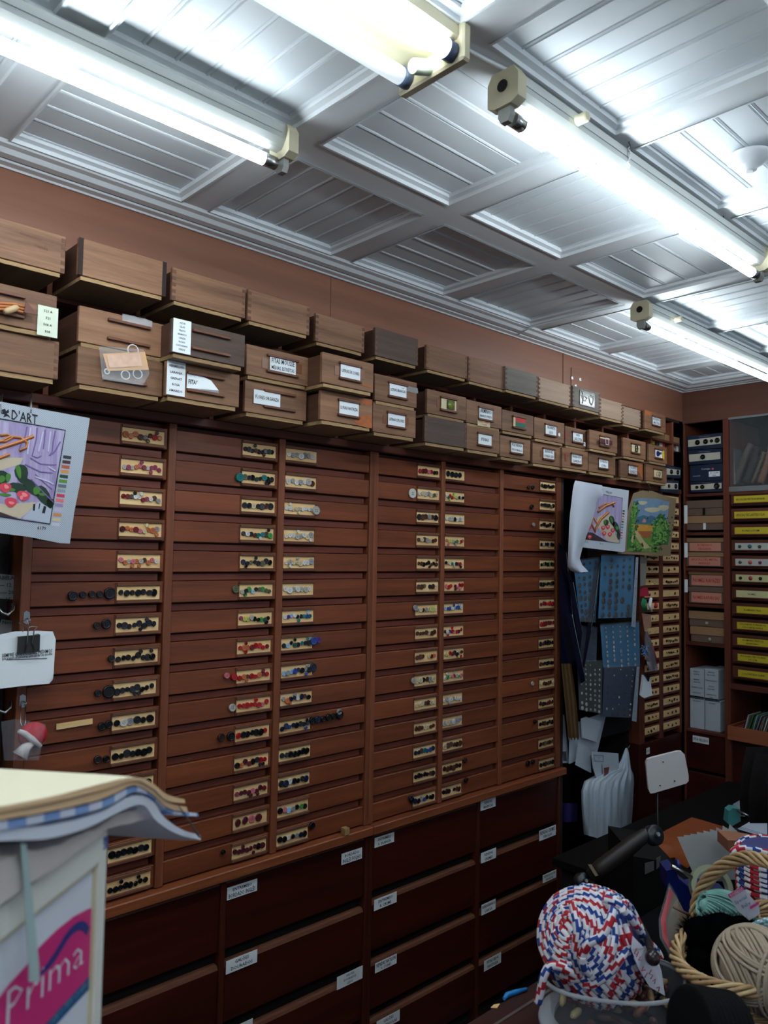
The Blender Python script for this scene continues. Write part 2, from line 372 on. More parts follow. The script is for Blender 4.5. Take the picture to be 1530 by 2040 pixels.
for (px, py, lab, yy) in ((143, 57, 'small metal chain holding the upper left tube lamp', None), (1253, 282, 'left metal chain holding the tube lamp at upper right', None), (1441, 430, 'right metal chain holding the tube lamp at upper right', None), (1393, 660, 'thin metal chain holding the farthest tube lamp', None)):
    h = onZ(px, py, Z_C); chain(h.x, h.y, Z_C - 0.014, ZT + 0.036, lab)
for a, lab in (((onD(1168, 355, 2.2), onD(1180, 385, 2.2), onD(1198, 392, 2.2), onD(1216, 384, 2.2)), 'loose white cord sagging beside the upper right tube lamp'), ((onD(1352, 470, 2.6), onD(1362, 500, 2.6), onD(1385, 516, 2.6), onD(1408, 505, 2.6)), 'second loose white cord sagging near the far end of the upper right lamp')):
    MB().tube([a[0] + UZ * 0.03] + list(a) + [a[3] + UZ * 0.03], 0.0016, 6).build('hanging_cord', plain('white_cord', (205, 210, 212), 0.6), label=lab, cat='cord')
lamp('unseen tube lamp added for fill light, behind the viewer on the right', 1.2, 2.4, -2.1, ZT)  # these three are out of view, added to brighten surfaces facing the camera
lamp('unseen tube lamp added for fill light, behind the viewer on the left', -0.7, 0.5, -2.15, ZT)
lamp('unseen tube lamp added for fill light, farthest behind the viewer', -0.8, 0.4, -2.65, ZT)
# double batten fixed straight to the ceiling
t = thing('double_lamp', (0.3, -1.05, Z_C), 'twin tube lamp fixed flat to the ceiling, one tube lit and one off', 'lamp')
xe = 1.02
MB().box(-0.25, xe, -1.10, -0.95, Z_C - 0.03, Z_C, b=0.004).build('base_plate', CREAM, t)
MB().tube([(-0.24, -1.085, Z_C - 0.05), (xe - 0.03, -1.085, Z_C - 0.05)], 0.0165, 16).build('glowing_tube', TUBEM, t, label='lit tube')
MB().tube([(-0.24, -0.972, Z_C - 0.05), (xe - 0.03, -0.972, Z_C - 0.05)], 0.0165, 16).build('unlit_tube', TUBEOFF, t, label='unlit milky tube with an added glow')
for y in (-1.085, -0.972): MB().tube([(xe - 0.03, y, Z_C - 0.05), (xe - 0.008, y, Z_C - 0.05)], 0.018, 14).build('tube_cap', plain('blue_grey_cap', (70, 84, 110), 0.4), t)
MB().box(xe - 0.01, xe + 0.012, -1.112, -0.945, Z_C - 0.07, Z_C, b=0.004).build('end_bracket', CREAM, t)
MB().lathe([(0.014, 0), (0.014, 0.045), (0.012, 0.048)], (xe - 0.01, -1.03, Z_C - 0.052), (-1, 0, -0.4), 14).build('starter', plain('pale_green_starter', (190, 204, 180), 0.5), t)
mb = MB().tube([(xe, -1.06, Z_C - 0.004), (xe + 0.1, -1.075, Z_C - 0.008), (xe + 0.17, -1.085, Z_C - 0.006), (1.2, -1.09, Z_C - 0.02), (1.2, -1.09, ZT + 0.07)], 0.004, 8)
mb.build('lamp_cable', WHITE, label='white cable running on the ceiling between two tube lamps', cat='cable')
p = onY(1040, 722, 0)
mb = MB(); a = onZ(1165, 715, Z_C - 0.003)
mb.tube([V((2 * 1.30, -0.03, Z_WT - 0.0)), V((2 * 1.30, -0.1, Z_C - 0.006)), V((2 * 1.302, -0.4, Z_C - 0.006)), V((2 * 1.305, -0.52, Z_C - 0.006))], 0.0035, 8)
mb.build('ceiling_cable', WHITE, label='thin white painted cable crossing the cornice onto the ceiling', cat='cable')
c = onZ(1493, 312, Z_C + 0.01)
MB().lathe([(0.052, 0), (0.05, -0.008), (0.036, -0.012), (0.03, -0.02), (0.018, -0.022), (0.016, -0.034), (0.008, -0.037)], c, (0, 0, 1), 24).build('ceiling_rose', WHITE, label='round white ceiling fitting on the boards at upper right', cat='fitting')

# ================================================================ pigeonhole shelf with the row of box drawers
PH = thing('pigeonhole_shelf', (2.4, 0.2, wz(0.182)), 'long reddish brown pigeonhole shelf running above the button drawers', 'shelf')
X0, X1 = -1.6, 2 * 2.052
zA, zB, zC = wz(0.194), wz(0.2455), wz(0.3225)
MB().box(X0, X1, -0.012, 0.012, wz(0.181), zA, b=0.003).box(X0, X1, 0.012, 0.42, wz(0.186), zA).build('bottom_board', wood('shelf_edge_mahogany', (84, 40, 28), (112, 58, 40), 'x', 0.8, 0.45, 0.03), PH)
for z in (zB, zC): MB().box(X0, X1, 0.012, 0.42, z - 0.008, z, b=0.001).build('shelf_board', BOXSIDE, PH)
MB().box(X0, X1, 0.0, 0.03, wz(0.3165), zC - 0.0005, b=0.001).build('middle_rail', RAIL, PH)
MB().box(X0, X1, 0.0, 0.42, wz(0.3765), wz(0.384), b=0.001).build('top_board', DARKW, PH)
MB().box(X0, X1, 0.42, 0.43, wz(0.182), wz(0.384)).build('back_board', DARKW, PH)
divs = [2 * (0.3545 + 0.1188 * k) for k in range(-16, 15)]
for x in divs:
    for za, zb in ((zA, wz(0.3165)), (zC, wz(0.3765))):
        MB().box(x - 0.007, x + 0.007, 0.002, 0.415, za, zb, b=0.001).build('divider', MAHOZ, PH)
rowA = {1:(153,690,764,323,721,790),2:(329,715.5,787,476,749,812),3:(487,755.5,822,610,780,836.7),4:(638,775,835,741.5,796,853),5:(742.5,798,858,828,821,874.4),6:(845.5,824,880,928.8,846,892.6),7:(929.6,846.7,894,995,861,904.5),8:(996,863.7,907,1056.5,880,920),9:(1061,877,921,1119,891,932),10:(1120,891,930,1171.5,901,938.5),11:(1173,901,938.5,1226,910,948),12:(1236,915.5,951,1280.5,924,956),13:(1287.6,924,957,1328.5,932,963.6)}
rowB = {1:(155.5,609,681,327.5,645.5,712),2:(340.5,632,701,487,669,732),3:(490.5,684.4,745.5,613.7,713,770),4:(641.6,698.5,759.7,743.5,726.6,784),5:(746.3,742,795.4,830,764,814),6:(850.6,773,822,928.5,793,838),7:(929,795,840.8,999,811,855),8:(999.8,814.4,855,1062.5,829.7,870.5),9:(1064.3,829.7,872.6,1124.3,844.4,884),10:(1126,848.5,886,1170.5,858,895.6),11:(1174.2,856,893.5,1229.7,867,903),12:(1241.8,870.5,909,1286.5,882,915.5),13:(1293,885,917.6,1328.7,891.4,925)}
rowC = {1:(155,471,546.7,330,523,590.7),2:(342,533,598,488,572,633),3:(493.3,575.6,639,616,609,666.7),4:(628.2,619.5,678,725.5,652.7,704.5),5:(746.8,650,708.8,832.4,677,728),6:(849.5,683.6,732.9,930.5,710,756.7),7:(933,710.8,760,1005.5,728.6,774.5),8:(1006.5,728.6,774.5,1071.5,747.3,791.5),9:(1073,752.3,794,1136.5,766,807.7),10:(1141,768,811,1195,782.6,821),11:(1195,792,829,1239.5,803.6,839),12:(1240,809.8,844,1276.5,817,851.7),13:(1284.4,816,852.7,1326.2,827.6,863)}
# what each box shows: kind ('f' front with label lips, 'b' bare dovetailed back), wood, label lines, wording
INFO = {
 ('A', 0): ('b', BOXW, None, 'reddish wooden box above the left canvas, bottom row, cut by the photo edge'),
 ('B', 0): ('f', BOXW, None, 'wooden box with a toggle cord and a small white list, cut by the photo edge'),
 ('C', 0): ('b', BOXW, None, 'large pale-backed wooden box with faint writing, topmost at the far left'),
 ('A', 1): ('f', BOXW, None, 'wooden box drawer with a bag of white rings on its handle'),
 ('A', 2): ('f', BOXW, ['FITAS CURA'], 'wooden box drawer with a torn FITAS label and a VERMELHO list'),
 ('A', 3): ('f', BOXW, ['FLORES ORGANZA'], 'wooden box drawer labelled FLORES ORGANZA'),
 ('A', 4): ('f', BOXW, ['LUVAS FANTAZIA'], 'wooden box drawer labelled LUVAS FANTAZIA with peeled orange patches'),
 ('A', 5): ('f', BOXW, ['LETRAS C/FLORES'], 'wooden box drawer labelled LETRAS C/FLORES'),
 ('A', 6): ('b', BOXDARK, None, 'plain dark box turned back to front in the bottom row'),
 ('A', 7): ('f', BOXW, ['PENAS'], 'wooden box drawer labelled PENAS beside the plain dark box'),
 ('A', 8): ('f', BOXW, ['FELIX NEVADA', 'PRETOS E BRANCOS'], 'wooden box drawer with a two-line label, right of the PENAS drawer'),
 ('A', 9): ('f', BOXW, ['RENDAS', 'CORDÃO LISO'], 'wooden box drawer in the bottom row, fifth from its right end'),
 ('A', 10): ('f', BOXW, ['FRANJAS SEDA', 'CORDÃO'], 'wooden box drawer in the bottom row with a short red strip left of its label'),
 ('A', 11): ('f', BOXW, ['CORDÃO', 'C/ FIO'], 'wooden box drawer in the bottom row, below the belt buckle drawer'),
 ('A', 12): ('f', BOXW, ['COLCHETES', 'GRANDES'], 'orange-stained box drawer in the bottom row, second from its right end'),
 ('A', 13): ('f', BOXW, 'shells', 'last box drawer of the bottom row, with two small rings on its card'),
 ('B', 1): ('f', BOXW, None, 'wooden box drawer with two empty label lips and a scrap of clear tape'),
 ('B', 2): ('f', BOXDARK, None, 'scuffed dark box drawer with a long colour list LILAS PRETO BRANCO'),
 ('B', 3): ('f', BOXW, ['FITAS MOUSSE', 'MÉDIAS, ESTREITAS'], 'wooden box drawer labelled FITAS MOUSSE'),
 ('B', 4): ('f', BOXW, ['LETRAS DE CORES'], 'wooden box drawer labelled LETRAS DE CORES'),
 ('B', 5): ('f', BOXW, ['LETRAS BRANCAS'], 'wooden box drawer labelled LETRAS BRANCAS'),
 ('B', 6): ('f', BOXW, 'olive', 'wooden box drawer with an olive green oval sample on its card'),
 ('B', 7): ('f', BOXW, ['ARMINHO', 'BRANCO E PRETO'], 'wooden box drawer labelled ARMINHO BRANCO E PRETO'),
 ('B', 8): ('f', BOXW, 'flag', 'wooden box drawer with a red and green striped sample'),
 ('B', 9): ('f', BOXW, ['GRANDE', 'LISO'], 'wooden box drawer with a small white round sticker, middle row'),
 ('B', 10): ('f', BOXW, ['LISA', 'LARGURA'], 'wooden box drawer with a small square white sticker at its corner'),
 ('B', 11): ('f', BOXW, 'belt', 'wooden box drawer with a purple belt and buckle on its front'),
 ('B', 12): ('f', BOXW, 'buckle', 'wooden box drawer with a dark little buckle on a white card'),
 ('B', 13): ('f', BOXW, 'clips', 'last box drawer of the middle row, with blue and yellow samples'),
 ('C', 1): ('b', BOXW, None, 'brown box back with dark bands at both ends, top row'),
 ('C', 2): ('b', BOXW, None, 'strongly grained box back above the colour list drawer'),
 ('C', 3): ('b', BOXW, None, 'plain brown box back above the FITAS MOUSSE drawer'),
 ('C', 4): ('b', BOXW, None, 'striped grain box back above the LETRAS DE CORES drawer'),
 ('C', 5): ('b', BOXDARK, None, 'dull dark brown box back above the LETRAS BRANCAS drawer'),
 ('C', 6): ('b', BOXW, None, 'warm brown box back above the olive sample drawer'),
 ('C', 7): ('b', BOXW, None, 'reddish box back above the ARMINHO drawer'),
 ('C', 8): ('b', BOXGREY, None, 'grey weathered box back above the red and green sample drawer'),
 ('C', 9): ('b', BOXPALE, None, 'pale dusty box back left of the box with the spectacles drawing'),
 ('C', 10): ('b', BOXGREY, 'glasses', 'grey box with a bag of white spectacle shapes on its front'),
 ('C', 11): ('b', BOXPALE, None, 'pale box back just right of the spectacles box'),
 ('C', 12): ('b', BOXPALE, None, 'pale pinkish box back, second from the right end of the top row'),
 ('C', 13): ('f', BOXW, ['RETALHOS', 'AMOSTRAS'], 'orange-brown labelled box drawer at the right end of the top row'),
}
def small_box_front(t, x0, x1, yf, z0, z1, kind, wd, what):
    h = z1 - z0; w = x1 - x0
    if kind == 'f': return
LABY = {}
for row, data, zr, zpan in (('A', rowA, wz(0.200), zA), ('B', rowB, wz(0.2512), zB), ('C', rowC, wz(0.328), zC)):
    for k in range(0, 14):
        if k == 0:
            xr, yf = {'A': (0.682, -0.131), 'B': (0.668, -0.163), 'C': (0.689, -0.147)}[row]; xl = xr - 0.228; h = 0.09
            if row == 'A': yf = -0.15
        else:
            a, ta, ba, b, tb, bb = data[k]
            p, q = onZ(a, ba, zr), onZ(b, bb, zr); yf = (p.y + q.y) / 2
            xl, xr = onY(a, ba, yf).x, onY(b, bb, yf).x
            h = ((onY(a, ta, yf).z + onY(b, tb, yf).z) / 2 - zr)
        kind, wd, what, lab = INFO[row, k]
        if row == 'B': h = min(h, zC - 0.036 - zr)
        if row == 'A': h = min(h, wz(0.2495) - zr)
        z0, z1 = zr, zr + h; D = 0.36
        t = thing('box_drawer', ((xl + xr) / 2, yf + D / 2, zpan), lab, 'box', 'wooden boxes stored in the pigeonholes')
        e = 0.009
        zs = z1 - 0.003 if row == 'C' else min(z1 - 0.004, (zB if row == 'A' else zC - 0.04) - 0.0085)
        MB().box(xl, xr, yf, yf + 0.012, z0, z1, b=0.0012).build('front_panel', wd, t)
        xi0, xi1 = xl + 0.008, xr - 0.010
        for xa, xb in ((xi0, xi0 + e), (xi1 - e, xi1)): MB().box(xa, xb, yf + 0.012, yf + D, z0 - 0.002, zs, b=0.001).build('side_panel', BOXSIDE if not wd is BOXPALE else BOXW, t)
        MB().box(xi0, xi1, yf + D, yf + D + 0.01, z0, zs, b=0.001).build('back_panel', BOXSIDE, t)
        mb = MB(); n = 14; lo = zpan + 0.0003; hi = z0 - 0.0015
        pts = [(xi0 + (xi1 - xi0) * i / n, yf + 0.002 + R.uniform(0, 0.0025), 0) for i in range(n + 1)]
        mb.prism([V((x, y, lo)) for x, y, _ in pts] + [V((xi1, yf + D, lo)), V((xi0, yf + D, lo))], (0, 0, hi - lo))
        mb.m = [0] * len(mb.m); mb.m[0] = 1; mb.m[1] = 1
        mb.build('bottom_panel', [PLY, PLYUNDER], t)
        u_ = (xr - xl) / 0.228
        if kind == 'b':                                   # dovetail ends showing
            for xa in (xl, xr - 0.011):
                mb = MB(); nz = 5
                for i in range(nz):
                    za = z0 + h * (i + 0.12) / nz; mb.box(xa + 0.0005, xa + 0.0105, yf - 0.0006, yf + 0.001, za, za + h / nz * 0.5)
                if row == 'C' and k == 1: mb = MB().box(xa, xa + 0.011, yf - 0.0008, yf + 0.001, z0, z1)
                mb.build('dovetail_joint', DARKW if (row, k) == ('C', 1) else wood('joint_wood', (84, 56, 42), (118, 84, 62), 'x', 1.0, 0.7, 0.15), t)
        else:
            cx = xl + (xr - xl) * (0.54 if row != 'B' or k > 3 else 0.56); lw = 0.112; cz = (z0 + z1) / 2 + 0.001
            if k >= 4: cx = (xl + xr) / 2 + 0.004; lw = 0.088
            if k == 0: cx = xl + 0.1
            if (row, k) == ('A', 2): cx = xl + (xr - xl) * 0.52
            if (row, k) == ('B', 2): cx = xl + (xr - xl) * 0.52
            LABY[row, k] = (cx, cz, yf)
            for s_ in (1, -1):
                MB().box(cx - lw / 2, cx + lw / 2, yf - 0.009, yf, cz + s_ * 0.023 - 0.0035, cz + s_ * 0.023 + 0.0035, b=0.001).build('label_lip', LIP, t)
            if isinstance(what, list):
                wv = 0.092 if k < 4 else 0.078
                ox = -0.045 if (row, k) == ('A', 3) else (-0.02 if (row, k) == ('A', 2) else 0)
                if (row, k) == ('A', 2):
                    mb = MB(); c = V((cx - 0.012, yf - 0.003, cz))
                    mb.prism([c + V(q) for q in ((-0.044, 0, 0.02), (0.0, 0, 0.02), (0.025, -0.004, 0.012), (0.045, -0.01, -0.012), (0.05, -0.004, -0.018), (-0.044, 0, -0.018))], (0, 0.0008, 0))
                    write(mb, 'FITAS CURA', c + V((-0.01, -0.0006, 0.0)), UX, UZ, NF, 0.0085, 0.06); mb.build('label', [PAPER, INK], t)
                else:
                    tl = R.uniform(-0.02, 0.02)
                    label_card(what, (cx + ox, yf - 0.004, cz + 0.001), wv, 0.04 if len(what) == 1 else 0.044, t, u=V((1, 0, tl)).normalized(), v=V((-tl, 0, 1)).normalized())
            elif isinstance(what, str):
                wv, hv = 0.08, 0.036
                c = V((cx, yf - 0.004, cz)); base = plain('cream_card', (214, 200, 160), 0.6)
                MB().obox(c, UX * wv / 2, UZ * hv / 2, NF * 0.0005).build('sample_card', base if what != 'clips' else PAPER, t)
                if what == 'olive':
                    MB().box(c.x - 0.012, c.x + 0.03, yf - 0.006, yf - 0.0045, cz - 0.017, cz + 0.017).lathe([(0.016, 0), (0.012, 0.005), (0.004, 0.007)], c + V((0.01, -0.0015, 0)), (0, -1, 0), 16, 1).build('sample', [plain('dark_olive', (50, 52, 30), 0.4), plain('shiny_olive', (120, 132, 40), 0.15)], t, label='olive green oval')
                if what == 'flag':
                    MB().box(c.x - 0.026, c.x + 0.038, yf - 0.006, yf - 0.0045, cz, cz + 0.019, 0).box(c.x - 0.026, c.x + 0.038, yf - 0.006, yf - 0.0045, cz - 0.018, cz, 1).build('sample', [plain('flag_red', (196, 40, 44), 0.6), plain('flag_green', (20, 104, 78), 0.6)], t, label='red and green stripes')
                if what == 'belt':
                    mb = MB().box(c.x - 0.058, c.x + 0.05, yf - 0.014, yf - 0.010, cz - 0.013, cz + 0.009, 0, 0.001)
                    mb.tube([c + V((dx, -0.012, dz)) for dx, dz in ((-0.012, -0.016), (0.012, -0.016), (0.014, 0), (0.012, 0.014), (-0.012, 0.014), (-0.014, 0))], 0.0018, 6, 1, closed=True)
                    mb.build('belt_sample', [plain('purple_leather', (92, 40, 52), 0.4), plain('white_buckle', (225, 220, 215), 0.3)], t, label='purple belt with white buckle')
                if what == 'buckle':
                    MB().tube([c + V((dx, -0.004, dz)) for dx, dz in ((-0.01, -0.014), (0.008, -0.014), (0.012, 0), (0.008, 0.014), (-0.01, 0.014))], 0.003, 6, closed=True).box(c.x - 0.011, c.x + 0.01, yf - 0.01, yf - 0.006, cz - 0.002, cz + 0.002).build('buckle_sample', plain('dark_brown_horn', (58, 38, 26), 0.3), t)
                if what == 'clips':
                    MB().lathe([(0.014, 0), (0.012, 0.006)], c + V((-0.018, -0.001, 0)), (0, -1, 0), 14, 0).lathe([(0.006, 0), (0.005, 0.008)], c + V((0.006, -0.001, 0.004)), (0, -1, 0), 12, 2).box(c.x + 0.03, c.x + 0.04, yf - 0.012, yf - 0.004, cz - 0.026, cz + 0.02, 1, 0.001).build('sample', [plain('navy_enamel', (34, 40, 110), 0.3), plain('yellow_plastic', (226, 190, 40), 0.4), plain('grey_clip', (120, 120, 120), 0.4)], t, label='blue disc and yellow strip')
                if what == 'shells':
                    mb = MB()
                    for dx, m in ((-0.01, 0), (0.014, 1)): mb.tube([c + V((dx + 0.008 * math.cos(q), -0.002, 0.011 * math.sin(q))) for q in [0.785 * i for i in range(8)]], 0.003, 6, m, closed=True)
                    mb.build('ring_sample', [plain('pink_ring', (214, 170, 150), 0.4), plain('grey_ring', (130, 136, 120), 0.4)], t)
        if what == 'glasses':
            c = V(((xl + xr) / 2, yf - 0.003, (z0 + z1) / 2 + 0.002))
            MB().obox(c, UX * 0.058, UZ * 0.032, NF * 0.0012).build('clear_bag', plain('grey_film', (98, 92, 84), 0.15), t)
            mb = MB()
            def loop(pts, r=0.0022): mb.tube([c + V((a, -0.003, b)) for a, b in pts], r, 6, closed=True)
            loop([(0.012, 0.012), (0.035, 0.014), (0.048, 0.012), (0.046, -0.006), (0.034, -0.022), (0.02, -0.014)]); loop([(-0.04, 0.012), (-0.012, 0.006), (-0.006, 0.002), (-0.016, -0.012), (-0.034, -0.01), (-0.042, 0.0)])
            for aa, bb_ in (((-0.045, 0.03), (-0.03, -0.01)), ((-0.05, 0.008), (-0.02, 0.016)), ((-0.035, 0.026), (-0.04, -0.026)), ((-0.006, 0.002), (0.014, 0.008)), ((0.02, 0.02), (0.05, 0.018))):
                mb.tube([c + V((aa[0], -0.003, aa[1])), c + V(((aa[0] + bb_[0]) / 2 + 0.004, -0.004, (aa[1] + bb_[1]) / 2)), c + V((bb_[0], -0.003, bb_[1]))], 0.0017, 6)
            mb.build('spectacle_shapes', plain('white_plastic', (222, 224, 222), 0.3), t, label='white spectacle shapes')
        # extras on single boxes
        def patch(px, py, w, h2, c, nm='peeled_patch', m=None):
            p = onY(px, py, yf - 0.0006); MB().obox(p, UX * w / 2, UZ * h2 / 2, NF * 0.0006).build(nm, m or plain('peeled_orange_wood', (176, 98, 52), 0.7, noise=0.4, nscale=60), t)
        if (row, k) == ('A', 4):
            mb = MB()
            for pts in (((705, 838), (722, 828), (741, 826), (741, 853), (730, 852), (712, 846)), ((712, 794), (741, 797), (741, 808), (728, 808))):
                mb.prism([onY(a, b, yf - 0.0008) for a, b in pts], (0, 0.0008, 0))
            mb.build('peeled_patch', plain('peeled_orange_wood', (176, 98, 52), 0.7, noise=0.4, nscale=60), t)
        if (row, k) == ('B', 4):
            MB().prism([onY(a, b, yf - 0.0008) for a, b in ((722, 764), (741, 770), (741, 774), (722, 768))], (0, 0.0008, 0)).build('peeled_patch', plain('peeled_orange_wood', (176, 98, 52), 0.7), t)
        if row == 'C' and k == 13:
            MB().prism([onY(a, b, yf - 0.0008) for a, b in ((1285, 817), (1300, 822), (1296, 826), (1302, 832), (1292, 826), (1285, 828))], (0, 0.0008, 0)).build('peeled_patch', plain('peeled_orange_wood', (176, 98, 52), 0.7), t)
        if (row, k) == ('A', 12):
            MB().prism([onY(a, b, yf - 0.0008) for a, b in ((1262, 924), (1280, 926), (1280, 955), (1272, 940), (1262, 930))], (0, 0.0008, 0)).build('peeled_patch', plain('peeled_orange_wood', (176, 98, 52), 0.7), t)
        if (row, k) in (('A', 10), ('B', 10)):
            p = onY(*((1127, 911) if row == 'A' else (1127, 866)), yf - 0.001); MB().obox(p, UX * 0.006, UZ * 0.016, NF * 0.001).build('red_strip', plain('dull_red_card', (150, 60, 52), 0.6), t)
        if (row, k) in (('B', 9), ('B', 10)):
            p = onY(*((1114, 866) if k == 9 else (1165, 885)), yf - 0.001)
            (MB().lathe([(0.008, 0), (0.008, 0.0008)], p, (0, -1, 0), 14) if k == 9 else MB().obox(p, UX * 0.009, UZ * 0.009, NF * 0.0005)).build('white_sticker', PAPER, t)
        if (row, k) == ('B', 7):
            label_card(['PREÇOS VÁRIOS', 'CORTE'], onY(964, 843, yf - 0.0012), 0.074, 0.026, t, mats=[plain('cream_card', (214, 200, 160), 0.6), INKR])
        if (row, k) in (('A', 7), ('A', 8), ('B', 6)):
            pass
        if (row, k) in (('B', 3), ('B', 4), ('A', 5), ('B', 6), ('A', 9)):       # old tape scraps
            for s_ in (-1, 1):
                MB().obox(V((cx + s_ * (lw / 2 + 0.006), yf - 0.0008, cz + s_ * 0.003)), UX * 0.009, UZ * 0.014, NF * 0.0005).build('tape_scrap', plain('brown_tape', (124, 78, 52), 0.35), t)
        if (row, k) in (('B', 1), ('B', 5)):
            c = onY(*((273, 640) if k == 1 else (815, 776)), yf - 0.001); mb = MB(); P = []
            for i in range(9): P.append([c + V((-0.04 + 0.01 * i, -0.001 - 0.003 * R.random(), -0.009 + 0.006 * j + 0.002 * R.random())) for j in range(4)])
            mb.grid(P); mb.build('clear_tape', plain('shiny_tape', (200, 205, 208), 0.1, alpha=0.45), t)
        if (row, k) == ('B', 2):
            c = (onY(343, 634, yf - 0.003) + onY(382, 706, yf - 0.003)) / 2; label_card(['AZUIS', 'LILAS', 'PRETO', 'BRANCO', 'CINZA', 'ROXO', 'CASTANHO', 'VERDE'], c, 0.050, 0.086, t, 'colour_list', fill=0.5)
        if (row, k) == ('A', 2):
            c = (onY(329, 716, yf - 0.003) + onY(372, 792, yf - 0.003)) / 2; label_card(['VERMELHO', 'LARANJA', 'GRENAT', 'ROSA', 'AMARELO'], c, 0.052, 0.088, t, 'colour_list', fill=0.42)
        if (row, k) == ('B', 0):
            c = (onY(78, 614, yf - 0.003) + onY(112, 667, yf - 0.003)) / 2; label_card(['521 A', '521', '508 A', '508'], c, 0.046, 0.07, t, 'price_list', mats=[plain('pale_green_paper', (212, 220, 200), 0.7), INK], fill=0.4)
        if (row, k) == ('C', 0):
            mb = MB(); c = onY(70, 478, yf - 0.0004)
            write(mb, 'amostras', c + V((-0.01, 0, 0.006)), V((1, 0, -0.05)), UZ, NF, 0.009, m=0); write(mb, 'renda', c + V((0.015, 0, -0.012)), V((1, 0, -0.05)), UZ, NF, 0.009, m=0); mb.build('faint_writing', plain('faint_brown_ink', (112, 66, 50), 0.7), t)
# toggle cord on the far left box, ring bag on the first
t = thing('braided_loop', onY(40, 620, -0.18), 'orange cord with a wooden toggle hanging on the far left box', 'cord')
mb = MB()
for dz in (0, 6, 12): mb.tube([onY(a, b + dz, -0.178) for a, b in ((-40, 592), (0, 604), (30, 606), (52, 612))], 0.003, 8)
mb.build('cord', plain('orange_cord', (180, 110, 60), 0.8), t)
MB().tube([onY(8, 622, -0.186), onY(14, 620, -0.186), onY(30, 614, -0.186), onY(36, 612, -0.186)], [0.005, 0.0075, 0.0075, 0.005], 12).build('toggle', plain('pale_horn', (190, 160, 120), 0.5), t)
MB().prism([onY(a, b, -0.184) for a, b in ((53, 600), (76, 628), (48, 622))], (0, 0.003, 0)).build('leather_tab', plain('brown_leather', (104, 60, 48), 0.6), t)
t = thing('ring_bag', onY(250, 720, -0.175), 'small clear bag with an orange card and white rings, hanging on a box drawer', 'bag')
mb = MB().prism([onY(a, b, -0.166) for a, b in ((204, 705), (288, 701), (296, 737), (214, 739))], (0, -0.002, 0)); mb.build('orange_card', plain('orange_card', (222, 164, 96), 0.5), t)
MB().prism([onY(a, b, -0.169) for a, b in ((212, 708), (278, 704), (283, 729), (218, 733))], (0, -0.001, 0)).build('pink_print', plain('pink_print', (228, 178, 142), 0.5, noise=0.3, nscale=80), t)
mb = MB()
for a, b, r in ((213, 740, 0.006), (250, 747, 0.011), (274, 745, 0.012), (265, 698, 0.014)):
    c = onY(a, b, -0.166); mb.tube([c + V((r * math.cos(q), 0, r * math.sin(q))) for q in [0.524 * i for i in range(12)]], 0.0016, 6, closed=True)
mb.build('white_ring', plain('white_plastic', (222, 224, 222), 0.3), t)
MB().prism([onY(a, b, -0.172) for a, b in ((197, 690), (208, 690), (286, 696), (298, 745), (284, 768), (204, 756), (200, 720))], (0, -0.0005, 0)).build('clear_bag', CLEARF, t)

# ================================================================ button drawers
NR = 15; DZ = 0.0854
def rz(k): return wz(0.158) - DZ * k
FH = 0.0595
cols = [(0.692, 1.049), (1.073, 1.427), (1.451, 1.812), (1.852, 2.178), (2.200, 2.534), (2.556, 2.934)]
hold = ['R', 'R', 'L', 'R', 'L', 'R']
HW = {0: 0.124, 1: 0.122, 2: 0.124, 3: 0.118, 4: 0.114, 5: 0.112}
def pal(s):
    P = {'k': (18, 18, 20), 'K': (36, 34, 36), 'g': (20, 66, 52), 'G': (60, 150, 70), 't': (20, 118, 118), 'w': (214, 212, 204), 'W': (176, 172, 164), 'c': (206, 188, 150), 'b': (84, 48, 30), 'B': (52, 32, 24), 'o': (196, 106, 60), 'r': (178, 26, 30), 'R': (120, 24, 30), 'p': (204, 110, 120), 'P': (150, 60, 90), 'y': (196, 196, 96), 'n': (26, 34, 60), 'N': (46, 76, 150), 'v': (76, 44, 130), 's': (150, 150, 150), 'e': (92, 96, 66), 'd': (84, 30, 38), 'l': (150, 190, 220)}
    return lin(P[s])
